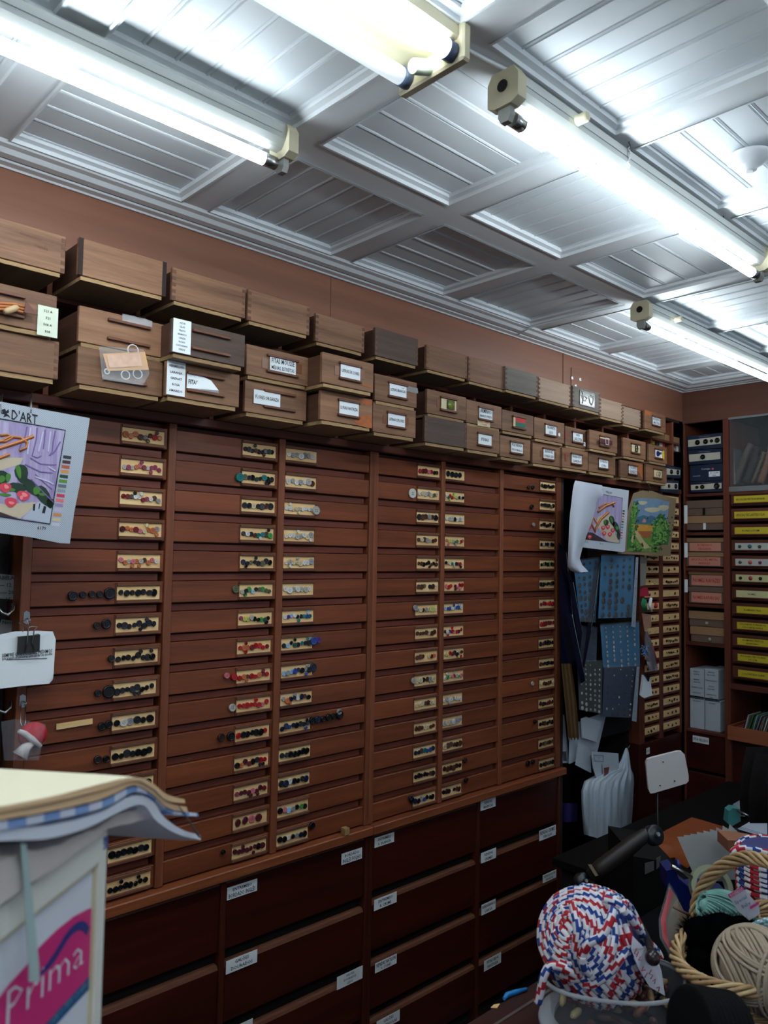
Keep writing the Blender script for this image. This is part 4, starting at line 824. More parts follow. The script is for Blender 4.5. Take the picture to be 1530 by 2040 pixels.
layer('printed_rose', RO1, [leaf(a, b, 4, 4.5, 0) for a, b in ((1201, 1052), (1210, 1050), (1220, 1057), (1203, 1063), (1214, 1065), (1174, 1070), (1174, 1051))], 5)
layer('printed_rose_petal', RO2, [leaf(a, b, 2, 2, 0) for a, b in ((1201, 1051), (1210, 1049), (1220, 1056), (1203, 1062), (1214, 1064), (1174, 1069))], 6)
mb = MB(); mb.tube([FC(*p) + NF * 0.001 for p in ((1196, 984), (1240, 992), (1234, 1082), (1163, 1074))], 0.0008, 4)
tu = (FC(1227, 985) - FC(1204, 979)).normalized()
write(mb, "ROYAL D'ART", FC(1213, 981) + NF * 0.0004, tu, UZ, NF, 0.009, 0.05, 0); write(mb, '100% COTTON', FC(1168, 1080) + NF * 0.0004, tu, UZ, NF, 0.005, 0.03, 0); write(mb, 'NR. 11  14', FC(1198, 1083) + NF * 0.0004, tu, UZ, NF, 0.005, 0.026, 0)
mb.build('printed_text', plain('navy_black_print', (22, 22, 34), 0.8), t)
for i, c in enumerate(sw[:12]):
    x, y = 1242.5 - i * 0.5, 1018 + i * 5.4; layer('colour_swatch', plain('swatch_%s' % ['charcoal', 'maroon', 'rust', 'amber', 'forest', 'grass', 'slate', 'silver', 'crimson', 'coral', 'lilac', 'mauve', 'tan', 'sand', 'blank'][i], c, 0.85), [((x - 2.4, y - 1.8), (x + 2, y - 1.2), (x + 2, y + 1.8), (x - 2.4, y + 1.2))], 1)
# furled translucent sheet in front
mb = MB(); P = []
rows_ = [(957, 1146, 1200, 0), (966, 1143, 1200, 1), (976, 1141, 1202, 1), (995, 1139, 1192, 1), (1020, 1136, 1185, 1), (1045, 1134, 1178, 1), (1070, 1133, 1168, 1), (1095, 1132, 1160, 1), (1115, 1131, 1155, 1), (1128, 1131, 1160, 0), (1136, 1136, 1168, 0), (1141, 1146, 1172, 0)]
for yy, xl, xr, _ in rows_:
    r = []
    for j in range(9):
        f = j / 8; r.append(onY(xl + (xr - xl) * f, yy + 10 * f * (1 if yy < 980 else -0.2), YM - 0.03 - 0.028 * math.sin(math.pi * f)))
    P.append(r)
mb.grid(P); mb.build('furled_sheet', plain('furled_white_sheet', (206, 212, 224), 0.6, noise=0.04, nscale=14), label='thin white sheet furled over the small trumpet canvas', cat='sheet')
# landscape on tulle
YL = -0.085
def FC(px, py): return onY(px, py, YL)
t = thing('landscape_canvas', FC(1290, 1100), 'tan netting canvas painted with a meadow, trees and blue hills', 'canvas')
MB().prism([FC(*p) for p in ((1262, 983), (1280, 977), (1300, 978), (1325, 988), (1347, 993), (1344, 1030), (1338, 1075), (1336, 1108), (1300, 1107), (1230, 1103), (1242, 1070), (1250, 1020))], (0, 0.001, 0)).build('netting', plain('tan_netting', (142, 122, 92), 0.8, noise=0.15, nscale=90, alpha=0.93), t)
layer('painted_sky', plain('paint_sky', (112, 140, 168), 0.8, noise=0.35, nscale=25), [((1262, 994), (1285, 992), (1310, 994), (1333, 1000), (1329, 1042), (1260, 1040), (1256, 1020))], 1)
layer('painted_cloud', plain('paint_cloud', (190, 180, 150), 0.8), [leaf(1280, 1002, 9, 4, 0), leaf(1300, 1016, 16, 5, 0), leaf(1322, 1012, 10, 6, 0)], 2)
layer('painted_hill', plain('paint_hills', (66, 108, 130), 0.8, noise=0.2, nscale=60), [((1262, 1040), (1270, 1030), (1282, 1026), (1290, 1029), (1298, 1027), (1308, 1032), (1318, 1028), (1326, 1034), (1325, 1044), (1262, 1044))], 3)
layer('painted_meadow', plain('paint_meadow', (104, 144, 60), 0.8, noise=0.3, nscale=60), [((1256, 1042), (1318, 1042), (1312, 1100), (1250, 1098))], 3)
layer('painted_field', plain('paint_ochre', (206, 148, 60), 0.8, noise=0.25, nscale=60), [((1260, 1043), (1302, 1048), (1298, 1064), (1288, 1072), (1276, 1068), (1262, 1054))], 4); layer('painted_field_shade', plain('paint_rust', (160, 92, 50), 0.8), [((1270, 1058), (1298, 1058), (1296, 1070), (1284, 1072), (1276, 1066))], 5)
layer('painted_path', plain('paint_path', (190, 178, 130), 0.8), [((1262, 1056), (1268, 1058), (1284, 1080), (1298, 1094), (1282, 1094), (1266, 1070), (1262, 1064), (1260, 1082), (1256, 1078))], 6)
layer('painted_house', plain('paint_pink_house', (190, 130, 130), 0.8), [((1280, 1036), (1282, 1033), (1286, 1036), (1286, 1041), (1278, 1041))], 6)
TR = plain('paint_tree', (58, 116, 50), 0.85, noise=0.6, nscale=220); TL = plain('paint_tree_light', (120, 170, 80), 0.85)
def blot(cx, cy, w, h, n): return [leaf(cx + R.gauss(0, w * 0.5), cy + R.uniform(-h, h), R.uniform(1.2, 2.4), R.uniform(1.2, 2.2), R.random() * 3) for _ in range(n)]
layer('painted_tree', TR, [((1262, 998), (1268, 1004), (1272, 1020), (1266, 1034), (1260, 1050), (1258, 1070), (1256, 1090), (1248, 1095), (1251, 1050), (1256, 1020)), ((1314, 1022), (1322, 1028), (1328, 1040), (1334, 1060), (1330, 1085), (1296, 1080), (1300, 1060), (1304, 1040))], 5)
layer('painted_leaf_light', TL, blot(1262, 1035, 5, 34, 70) + blot(1316, 1058, 13, 24, 110) + blot(1268, 1088, 10, 7, 40) + blot(1302, 1092, 12, 5, 40), 6)
layer('painted_leaf_dark', plain('paint_dark_leaf', (34, 78, 44), 0.85), blot(1264, 1035, 7, 38, 60) + blot(1316, 1056, 19, 30, 90) + blot(1268, 1090, 12, 8, 30) + blot(1302, 1092, 14, 7, 30), 5.5)
MB().tube([onY(1292, 965, -0.12), onY(1296, 972, YL - 0.01), onY(1291, 980, YL - 0.004)], 0.0016, 6).build('hanging_hook', METAL, t)

# ================================================================ dark recess: carded buttons, sashes, papers, bag
MB().box(2.968, 2.99, 0.0, 0.5, 0.0, wz(0.182)).build('wall_recess_left', DARKW, kind='structure')
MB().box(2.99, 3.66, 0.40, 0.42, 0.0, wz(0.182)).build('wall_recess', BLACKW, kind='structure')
BLUE = plain('blue_backing_card', (20, 104, 146), 0.5, noise=0.2, nscale=8); NAVY = plain('navy_backing_card', (16, 34, 66), 0.5); DGREEN = plain('dark_green_card', (18, 28, 20), 0.5)
def sheet_card(quad, y, mat, lab, nx, ny, bc, rr, seed, clear=True):
    rr_ = random.Random(seed); F = lambda a, b: onY(a, b, y)
    t = thing('button_sheet', F(sum(q[0] for q in quad) / 4, sum(q[1] for q in quad) / 4), lab, 'button sheet', 'carded buttons hanging in the dark recess')
    MB().prism([F(*q) for q in quad], (0, 0.0015, 0)).build('backing_card', mat, t)
    mb = MB()
    for i in range(nx):
        for j in range(ny):
            if rr_.random() < 0.16: continue
            u, v = (i + 0.7) / (nx + 0.4), (j + 0.6 + rr_.uniform(-0.15, 0.15)) / ny
            a = [quad[0][k] * (1 - u) * (1 - v) + quad[1][k] * u * (1 - v) + quad[2][k] * u * v + quad[3][k] * (1 - u) * v for k in (0, 1)]
            p = onY(a[0], a[1], y - 0.003); r = rr * rr_.uniform(0.6, 1.2) * (0.7 + 0.5 * v)
            mb.lathe([(r, 0), (r, 0.002), (r * 0.8, 0.0035), (r * 0.6, 0.0025)], p, (0, -1, 0), 10, rr_.randrange(len(bc)))
    mb.build('sewn_buttons', bc, t, kind='stuff')
    if clear:
        P = []
        for i in range(6):
            v = i / 5; P.append([onY(quad[0][0] * (1 - u) * (1 - v) + quad[1][0] * u * (1 - v) + quad[2][0] * u * v + quad[3][0] * (1 - u) * v, quad[0][1] * (1 - u) * (1 - v) + quad[1][1] * u * (1 - v) + quad[2][1] * u * v + quad[3][1] * (1 - u) * v - (3 if i == 0 else 0), y - 0.009 - 0.003 * math.sin(6 * u + 2 * v + seed)) for u in [q / 8 for q in range(9)]])
        MB().grid(P).build('clear_sleeve', plain('glossy_sleeve', (210, 222, 230), 0.08, alpha=0.10), t)
    return t
bk = [plain('small_button_black', (18, 18, 20), 0.25), plain('small_button_charcoal', (36, 34, 36), 0.25)]; bw = [plain('small_button_pearl', (176, 172, 164), 0.25), plain('small_button_grey', (150, 150, 150), 0.25)]
bd = [plain('small_button_black', (18, 18, 20), 0.25), plain('small_button_grey', (150, 150, 150), 0.25)]
sheet_card([(1198, 1107), (1264, 1107), (1260, 1230), (1192, 1232)], -0.07, BLUE, 'bright blue card with large black buttons, nearest of the hanging cards', 5, 9, bk, 0.0135, 1)
sheet_card([(1142, 1118), (1196, 1112), (1186, 1240), (1156, 1238)], -0.045, BLUE, 'blue card with dark buttons left of the nearest blue card', 4, 9, bk, 0.012, 2)
sheet_card([(1196, 1246), (1273, 1240), (1275, 1327), (1202, 1331)], -0.05, BLUE, 'blue card with rows of small pearly buttons, below the nearest blue card', 5, 9, bw, 0.0075, 3)
sheet_card([(1203, 1329), (1270, 1327), (1262, 1430), (1200, 1428)], -0.055, NAVY, 'navy card with a few tiny buttons, lowest on the right of the recess', 5, 9, bd, 0.005, 4)
sheet_card([(1150, 1318), (1201, 1318), (1199, 1422), (1154, 1414)], -0.045, DGREEN, 'dark green card with small pearly buttons, above the white envelopes', 5, 10, bw, 0.0065, 5)
sheet_card([(1152, 1248), (1190, 1252), (1188, 1325), (1158, 1320)], -0.02, NAVY, 'dim blue card with dark buttons behind the leaning strips', 3, 6, bk, 0.007, 6)
for i, (q, lab) in enumerate(((((1113, 1080), (1128, 1100), (1152, 1330), (1118, 1320)), 'dark navy sleeve hanging against the cabinet side'), (((1128, 1130), (1142, 1160), (1160, 1260), (1156, 1300), (1148, 1250)), 'narrow leaning dark sleeve with a bright edge, left of the blue cards'), (((1188, 1120), (1196, 1120), (1178, 1256), (1164, 1330), (1160, 1328)), 'narrow dark sleeve leaning between the two blue cards'), (((1127, 1216), (1140, 1225), (1166, 1355), (1158, 1362)), 'lowest leaning dark sleeve above the brown sash'))):
    t = thing('plastic_sleeve', onY(*q[0], -0.03), lab, 'sleeve'); MB().prism([onY(a, b, -0.032 - 0.012 * i) for a, b in q], (0, 0.0015, 0)).build('sleeve_sheet', plain('dark_navy_sleeve', (12, 20, 42), 0.2), t)
    MB().tube([onY(a, b, -0.034 - 0.012 * i) for a, b in (q[1], q[2])], 0.0012, 5).build('bright_edge', plain('sleeve_edge', (120, 140, 140), 0.3), t)
for q, lab in ((((1267, 1110), (1272, 1110), (1266, 1250), (1258, 1248)), 'upper punched white binder strip at the edge of the blue cards'), (((1269, 1328), (1274, 1328), (1268, 1438), (1259, 1436)), 'lower punched white binder strip beside the navy card')):
    t = thing('binder_strip', onY(*q[0], -0.075), lab, 'strip'); MB().prism([onY(a, b, -0.078) for a, b in q], (0, 0.001, 0)).build('strip', plain('grey_white_strip', (150, 164, 176), 0.5), t)
    mb = MB()
    for i in range(8):
        v = (i + 0.5) / 8; a = [(q[0][k] + q[1][k]) / 2 * (1 - v) + (q[2][k] + q[3][k]) / 2 * v for k in (0, 1)]; mb.lathe([(0.002, 0), (0.002, 0.0008)], onY(a[0], a[1], -0.0785), (0, -1, 0), 8)
    mb.build('punched_hole', BLACKP, t, kind='stuff')
MB().prism([onY(a, b, -0.06) for a, b in ((1276, 1108), (1289, 1112), (1286, 1165), (1276, 1168))], (0, 0.002, 0)).build('grey_card', plain('grey_satin_card', (128, 126, 118), 0.3), label='narrow grey satin card beside the blue button cards', cat='card')
# sash
mb = MB(); P = []
for i in range(12):
    v = i / 11; xl = 1118 + 14 * v; xr = 1138 + 13 * v + 4 * math.sin(v * 2.5); yy = 1322 + 148 * v
    P.append([onY(xl + (xr - xl) * j / 10, yy + 14 * (j / 10) * v * 0 + (6 if j % 3 == 0 and i == 11 else 0), -0.04 - 0.008 * math.cos(j * 1.9)) for j in range(11)])
mb.grid(P); mb.build('sash', plain('brown_velvet', (96, 68, 34), 0.75, noise=0.4, nscale=60), label='folded brown velvet sash hanging below the dark sleeves', cat='sash')
# red and green ribbons and small bags by the recess edge
t = thing('ribbon_pack', onY(1285, 1200, -0.05), 'small hanging pack of green, white and red ribbon', 'pack')
MB().prism([onY(a, b, -0.05) for a, b in ((1276, 1172), (1290, 1170), (1294, 1188), (1275, 1188))], (0, 0.002, 0)).build('red_header', plain('crimson_card', (178, 34, 66), 0.6), t)
mb = MB()
for i in range(4): mb.tube([onY(1281 + 2 * i, 1192 + i, -0.055), onY(1278 + 3 * i, 1204, -0.06), onY(1283 + 2 * i, 1219 - i, -0.055)], 0.003, 6)
mb.build('green_ribbon', plain('green_ribbon', (20, 142, 94), 0.5), t)
MB().tube([onY(1297, 1192, -0.055), onY(1294, 1205, -0.06), onY(1298, 1218, -0.055)], [0.008, 0.009, 0.006], 8).build('white_ribbon', PAPER, t)
MB().lathe([(0.004, -0.006), (0.014, -0.004), (0.014, 0.004), (0.006, 0.006)], onY(1307, 1206, -0.06), (0.2, -1, 0.1), 14).build('red_rosette', plain('rosette_red', (196, 22, 52), 0.6), t)
t = thing('foil_bag', onY(1292, 1290, -0.05), 'crinkled clear and red bag hanging below the ribbon pack', 'bag')
mb = MB(); P = []
for i in range(10):
    v = i / 9; xl = 1284 + 8 * v - 3 * math.sin(v * 3); xr = 1290 + 20 * v + 4 * math.sin(v * 3); P.append([onY(xl + (xr - xl) * j / 6, 1258 + 78 * v, -0.05 - 0.012 * math.sin(math.pi * j / 6) + 0.003 * R.random()) for j in range(7)])
mb.grid(P, 0, False); mb.build('crinkled_film', plain('crinkled_foil', (150, 146, 156), 0.15, 0.4), t)
MB().tube([onY(1300, 1285, -0.052), onY(1310, 1322, -0.052)], 0.003, 6).build('red_edge', plain('crimson_card', (178, 34, 66), 0.6), t)
t = thing('skin_card', onY(1284, 1235, -0.05), 'small pinkish picture card in clear film above the foil bag', 'card')
MB().prism([onY(a, b, -0.048) for a, b in ((1279, 1222), (1296, 1224), (1298, 1248), (1284, 1256))], (0, 0.002, 0)).build('picture', plain('pinkish_print', (172, 128, 110), 0.5, noise=0.4, nscale=90), t)
mb = MB(); rr_ = random.Random(3)
for i in range(40):
    c = onY(1284 + rr_.gauss(0, 4), 1298 + rr_.gauss(0, 5), -0.06); mb.lathe([(0.003, -0.002), (0.004, 0), (0.002, 0.003)], c, (rr_.uniform(-1, 1), -1, rr_.uniform(-1, 1)), 6)
mb.build('blue_pompom', plain('sky_blue_yarn', (70, 130, 176), 0.9), label='small sky blue pompom beside the foil bag', cat='pompom')
t = thing('tag_bundle', onY(1286, 1365, -0.06), 'bundle of blank white tags held by a black clip', 'tags')
for i in range(4): MB().prism([onY(a + i, b + i, -0.06 - 0.004 * i) for a, b in ((1279, 1344), (1292, 1347), (1297, 1382), (1281, 1388), (1274, 1384))], (0, 0.0012, 0)).build('tag', PAPER, t)
MB().prism([onY(a, b, -0.08) for a, b in ((1283, 1340), (1296, 1344), (1293, 1358), (1290, 1352))], (0, 0.01, 0)).build('clip', BLACKP, t)
# white envelopes and papers low in the recess
for i, (q, y, lab) in enumerate(((((1118, 1425), (1124, 1424), (1134, 1520), (1120, 1520)), 0.02, 'narrow white printed card beside the cabinet, low in the recess'), (((1136, 1445), (1200, 1420), (1208, 1422), (1190, 1498), (1150, 1515), (1134, 1522)), 0.0, 'large crumpled white paper bag low in the recess'), (((1158, 1432), (1168, 1428), (1200, 1438), (1188, 1478), (1160, 1470)), -0.02, 'folded white paper with a flap above the carrier bag'), (((1153, 1477), (1176, 1495), (1178, 1540), (1147, 1524)), -0.03, 'white envelope leaning left of the carrier bag'), (((1178, 1497), (1232, 1501), (1234, 1545), (1190, 1556), (1182, 1530)), -0.075, 'white envelope with a blue stamp standing in the carrier bag'))):
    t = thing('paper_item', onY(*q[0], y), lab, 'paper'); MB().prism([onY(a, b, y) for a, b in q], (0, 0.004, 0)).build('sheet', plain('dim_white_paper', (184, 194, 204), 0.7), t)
    if i == 4:
        mb = MB(); mb.tube([onY(a, b, y - 0.001) for a, b in ((1183, 1504), (1202, 1505), (1202, 1517), (1184, 1516))], 0.0008, 4, closed=True); write(mb, 'loja', onY(1193, 1510, y - 0.001), UX, UZ, NF, 0.006, m=0); mb.build('blue_stamp', plain('blue_stamp_ink', (60, 90, 150), 0.7), t)
    if i == 0: MB().prism([onY(a, b, y - 0.001) for a, b in ((1121, 1497), (1128, 1497), (1129, 1516), (1122, 1516))], (0, 0.0005, 0)).build('barcode', plain('bar_grey', (70, 74, 80), 0.7), t)
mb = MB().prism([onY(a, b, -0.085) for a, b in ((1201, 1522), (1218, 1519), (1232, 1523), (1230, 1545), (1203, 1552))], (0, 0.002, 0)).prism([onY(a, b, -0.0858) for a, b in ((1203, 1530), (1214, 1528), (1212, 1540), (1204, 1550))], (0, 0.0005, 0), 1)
mb.build('photo_card', [plain('dim_white_paper', (184, 194, 204), 0.7), plain('red_brown_print', (120, 60, 54), 0.6)], label='small printed photo card sticking out of the carrier bag', cat='card')
# carrier bag
t = thing('carrier_bag', onY(1210, 1680, -0.08), 'translucent white plastic carrier bag hanging from a hook in the recess', 'bag')
mb = MB(); P = []; P2 = []
prof = [(1490, 1246, 1250), (1500, 1242, 1253), (1515, 1236, 1255), (1530, 1226, 1257), (1542, 1190, 1262), (1556, 1164, 1263), (1575, 1158, 1262), (1600, 1158, 1261), (1630, 1160, 1259), (1650, 1162, 1257), (1662, 1163, 1256)]
for i, (yy, xl, xr) in enumerate(prof):
    r = []; r2 = []
    for j in range(25):
        f = j / 24; wr = 0.006 * math.sin(j * 2.1 + i * 0.4) + 0.004 * math.sin(j * 4.7 + i * 0.9); d = 0.085 * math.sin(math.pi * f) ** 0.6 * min(1, i / 5)
        sag = 20 * (1 - abs(f - 0.75) / 0.75) * (1 if i == 10 else 0.3 * i / 10)
        r.append(onY(xl + (xr - xl) * f, yy + sag, -0.03 - d + wr * min(1, i / 3))); r2.append(onY(xl + (xr - xl) * f, yy + sag, -0.02))
    P.append(r); P2.append(r2)
mb.grid(P); mb.grid(P2); mb.grid([P[-1], P2[-1]]); mb.build('bag_film', plain('white_plastic_film', (196, 210, 222), 0.3, alpha=0.9), t)
MB().tube([onY(1248, 1484, 0.05), onY(1248, 1484, -0.03), onY(1252, 1490, -0.04), onY(1255, 1484, -0.04)], 0.002, 6).build('metal_hook', METAL, label='tiny metal hook holding the white carrier bag', cat='hook')
MB().box(3.3, 3.64, 0.03, 0.045, 1.0, 1.75).build('wall_recess_panel', BLACKW, kind='structure')
P = [[onY(1121 + 30 * j / 6, 1600 + 38 * i / 5, 0.05 - 0.03 * math.sin(math.pi * j / 6) + 0.006 * R.random()) for j in range(7)] for i in range(6)]
MB().grid(P).build('purple_bag', plain('purple_film', (54, 44, 104), 0.25), label='small purple plastic bag low in the dark recess', cat='bag')

# ================================================================ small button unit at the far end of the wall
U7 = thing('small_drawer_unit', (3.88, 0.1, 0), 'narrow mahogany unit with two columns of small buttoned drawers by the corner', 'cabinet')
xa, xm0, xm1, xb = 2 * 1.832, 2 * 1.937, 2 * 1.955, 2 * 2.056
ztu, zbu = wz(0.181), wz(-0.462)
MB().box(xa, xb, 0.06, 0.30, 0.0, ztu).build('carcass', DARKW, U7)
for a, b in ((xa, xa + 0.05), (xm0, xm1), (xb - 0.012, xb + 0.004)): MB().box(a, b, -0.002, 0.06, zbu, ztu, b=0.0015).build('upright', SHELFR, U7)
MB().box(xa, xb, 0.0, 0.06, 0.0, zbu - 0.002, b=0.002).build('lower_panel', DEEP, U7)
mass = []
for ci, (a, b) in enumerate(((xa + 0.05, xm0), (xm1, xb - 0.012))):
    w = b - a; fm = MB().box(-w / 2, w / 2, 0, 0.014, -0.0265, 0.0265, b=0.001).mesh('drawer', SHELFR); km = MB().box(-w / 2 + 0.004, w / 2 - 0.006, -0.004, 0, -0.0165, 0.0165, b=0.0008).mesh('sample_card', CARDW)
    for k in range(20):
        z = wz(0.163 - 0.0315 * k); d = inst(fm, 'drawer', U7, ((a + b) / 2, 0.004, z)); inst(km, 'sample_card', d, ((a + b) / 2, 0.004, z + 0.003))
        n = R.choice((2, 3, 4, 5, 6, 7))
        for i in range(n): mass.append(((a + w * (0.15 + 0.7 * (i + 0.5) / n) + R.uniform(-0.003, 0.003), -0.001, z + 0.003 + R.uniform(-0.004, 0.004)), R.choice('kkkBBbKkbc'), R.uniform(0.004, 0.0085)))
chs = 'kKBbc'; mats = [plain('small_button_' + q, (0, 0, 0)) if False else plain({'k': 'small_button_black', 'K': 'small_button_charcoal', 'B': 'small_button_dark_brown', 'b': 'small_button_brown', 'c': 'small_button_cream'}[q], {'k': (18, 18, 20), 'K': (36, 34, 36), 'B': (52, 32, 24), 'b': (84, 48, 30), 'c': (206, 188, 150)}[q], 0.25) for q in chs]
mb = MB()
for P_, ch, r in mass: mb.lathe([(r, 0), (r, 0.003), (r * 0.7, 0.004)], P_, (R.uniform(-0.3, 0.3), -1, R.uniform(-0.3, 0.3)), 8, chs.index(ch))
mb.build('small_buttons', mats, U7, kind='stuff')
label_card(['F. VELUDO'], onY(1291, 1496, -0.003), 0.035, 0.032, U7, 'drawer_label')

# boxes in the open pigeonholes above that unit
def blue_box(name, F, quad, nb, lab, u, n, depth, lid=None):
    """dark blue carton, cream strip with round black buttons; F maps pixels to the front plane"""
    t = thing(name, F(*quad[3]), lab, 'box', 'dark blue button cartons')
    p = [F(*q) for q in quad]
    MB().prism(p, n * -depth).build('carton', plain('navy_carton', (28, 40, 66), 0.5, noise=0.2, nscale=30), t)
    c = [(p[0] * (1 - a) + p[1] * a) * (1 - b) + (p[3] * (1 - a) + p[2] * a) * b for a, b in ((0.02, 0.3), (0.95, 0.22), (0.95, 0.72), (0.02, 0.8))]
    MB().prism([q + n * 0.0012 for q in c], n * -0.001).build('cream_strip', plain('cream_strip_card', (206, 200, 182), 0.6), t)
    for (a, r) in nb:
        cc = (c[0] * (1 - a) + c[1] * a + c[3] * (1 - a) + c[2] * a) / 2 + n * 0.0015
        MB().lathe([(r, 0), (r, 0.003), (r * 0.8, 0.005), (r * 0.55, 0.003)], cc, n, 16).lathe([(r * 0.18, 0.0033), (r * 0.12, 0.0045)], cc, n, 8, 1).build('button', [plain('small_button_black', (18, 18, 20), 0.25), plain('button_shine', (90, 90, 96), 0.3)], t)
    mb = MB(); tw = (p[1] - p[0]).normalized(); write(mb, 'botões e acessórios', (p[0] + p[1]) / 2 + (p[3] - p[0]) * 0.14 + n * 0.0012, tw, UZ, n, (p[0] - p[3]).length * 0.07, (p[1] - p[0]).length * 0.6, 0); mb.build('printed_text', plain('silver_print', (150, 160, 170), 0.5), t)
    return t
blue_box('button_carton', lambda a, b: onY(a, b, -0.02), [(1318, 924), (1357, 932), (1356, 953), (1316, 950)], [(0.15, 0.011), (0.5, 0.013), (0.85, 0.013)], 'upper dark blue carton with three black buttons, in the shelf right of the box drawers', UX, NF, 0.25)
blue_box('button_carton', lambda a, b: onY(a, b, -0.02), [(1316, 954), (1352, 958), (1352, 982), (1315, 979)], [(0.45, 0.010), (0.85, 0.014)], 'lower dark blue carton with two black buttons, in the shelf right of the box drawers', UX, NF, 0.25)
sp = [('pink', (206, 96, 140)), ('yellow', (210, 196, 70)), ('dark', (70, 60, 56)), ('cream', (206, 200, 180)), ('red', (196, 50, 60)), ('taupe', (120, 108, 96)), ('green', (60, 160, 90)), ('grey', (150, 146, 136)), ('white', (214, 210, 200)), ('umber', (104, 92, 82))]
for i, (px, w) in enumerate(((1294, 5), (1300, 5), (1308, 6), (1314, 6), (1320, 5), (1331, 6), (1337, 5), (1343, 4), (1348, 4), (1352, 4))):
    a, b = onY(px, 868 + (px - 1294) * 0.33, 0.03), onY(px + w, 884 + (px - 1294) * 0.3, 0.03)
    MB().box(a.x, b.x - 0.001, 0.03, 0.2, zC - 0.0 if False else b.z, a.z, b=0.001).build('ribbon_spool_box', plain('spool_' + sp[i][0], sp[i][1], 0.6), label='%s spine of a ribbon box in the shelf beside the last box drawers' % sp[i][0], cat='box', group='ribbon boxes in the far pigeonhole')
MB().box(onY(1326, 880, 0.02).x, onY(1354, 880, 0.02).x, 0.02, 0.3, onY(1340, 885, 0.02).z, onY(1340, 869, 0.02).z, b=0.002).build('cardboard_tray', plain('kraft_card', (158, 122, 86), 0.7), label='flat kraft box lid resting over the ribbon boxes near the corner', cat='box')

# ================================================================ shelves along the right wall
def RW(px, py, dx=0.0): return onX(px, py, XR + dx)
NX = V((-1, 0, 0)); UY = V((0, -1, 0))
def rw(z): return 1.85 + 2 * z * 1.0147
yp = lambda v: 2 * v * 1.0147 - 2
RS = thing('right_bookshelf', (XR + 0.2, -0.4, 0), 'tall mahogany shelving along the right wall with open bays', 'shelving')
ztop = rw(0.3715); yc0, yc1, yc2, yc3 = -0.004, yp(0.979), yp(0.875), yp(0.86)
for a, b in ((yc1 - 0.0, yc0), (yc3, yc2), (-1.22, -1.19)): MB().box(XR - 0.004, XR + 0.4, a, b, 0, ztop, b=0.0015).build('upright', SHELFR, RS)
MB().box(XR + 0.4, XR + 0.42, -1.22, 0, 0, ztop).build('back_board', BLACKW, RS)
lv = [rw(v) for v in (0.180, 0.076, -0.019, -0.115, -0.216, -0.445)]
for z in lv: MB().box(XR, XR + 0.4, yc2, yc1, z - 0.016, z, b=0.0015).build('shelf_board', SHELFY, RS)
for za, zb in ((lv[5] - 0.02, rw(-0.550)), (rw(-0.556), rw(-0.70)), (rw(-0.706), 0.1)):
    MB().box(XR + 0.004, XR + 0.02, yc2 + 0.002, yc1 - 0.002, zb + 0.004, za, b=0.003).build('drawer', DEEP, RS)
MB().box(XR + 0.03, XR + 0.035, -1.2, 0, 0, rw(-0.46)).build('plinth_panel', BLACKW, RS)
for lines, (px, py) in ((['FITA VELUDO', '10'], (1396, 1474)), (['FITA VELUDO', '5'], (1396, 1624))):
    label_card(lines[:1], RW(px, py, -0.001 + 0.004), 0.088 if py < 1500 else 0.088, 0.035, RS, 'drawer_label', u=UY, n=NX)
# right bay: glass box, label drawers, tray
zg0, zg1 = rw(0.186), rw(0.3690)
for z in (zg0 - 0.012,): MB().box(XR, XR + 0.4, -1.19, yc3, z - 0.016, z, b=0.001).build('shelf_board', SHELFY, RS)
MB().box(XR - 0.004, XR + 0.01, -1.19, yc3, zg0 - 0.012, zg0 + 0.016, b=0.001).build('glass_rail', plain('grey_aluminium', (150, 158, 162), 0.35, 0.6), RS)
MB().box(XR - 0.006, XR + 0.01, -1.19, yc3, zg1, zg1 + 0.012, b=0.001).build('glass_rail', plain('grey_aluminium', (150, 158, 162), 0.35, 0.6), RS)
MB().box(XR + 0.0, XR + 0.003, -1.19, yc3 - 0.004, zg0 + 0.016, zg1).build('glass_pane', plain('shop_glass', (200, 215, 220), 0.05, alpha=0.05), RS)
ylab = [0.16 - 0.0403 * i for i in range(12)]
texts = [['APLICAÇÕES PRETAS BORDADAS'], ['APLICAÇÕES LANTEJOULAS'], ['FLORES LUTOMI'], None, None, None, ['NOMES'], ['ALAMARES PELE'], ['COLCHETES FORRADOS', 'COLCHETES P/PELE'], ['ALAMARES PRETOS', 'SENHOEIRO'], ['AGULHAS CIRCULARES', 'DE CÔR'], ['COLCHETES E CLIPES']]
YEL = plain('yellow_label', (206, 186, 46), 0.5); YELP = plain('pale_yellow_label', (206, 204, 150), 0.5); WHL = plain('pale_white_label', (190, 194, 186), 0.5)
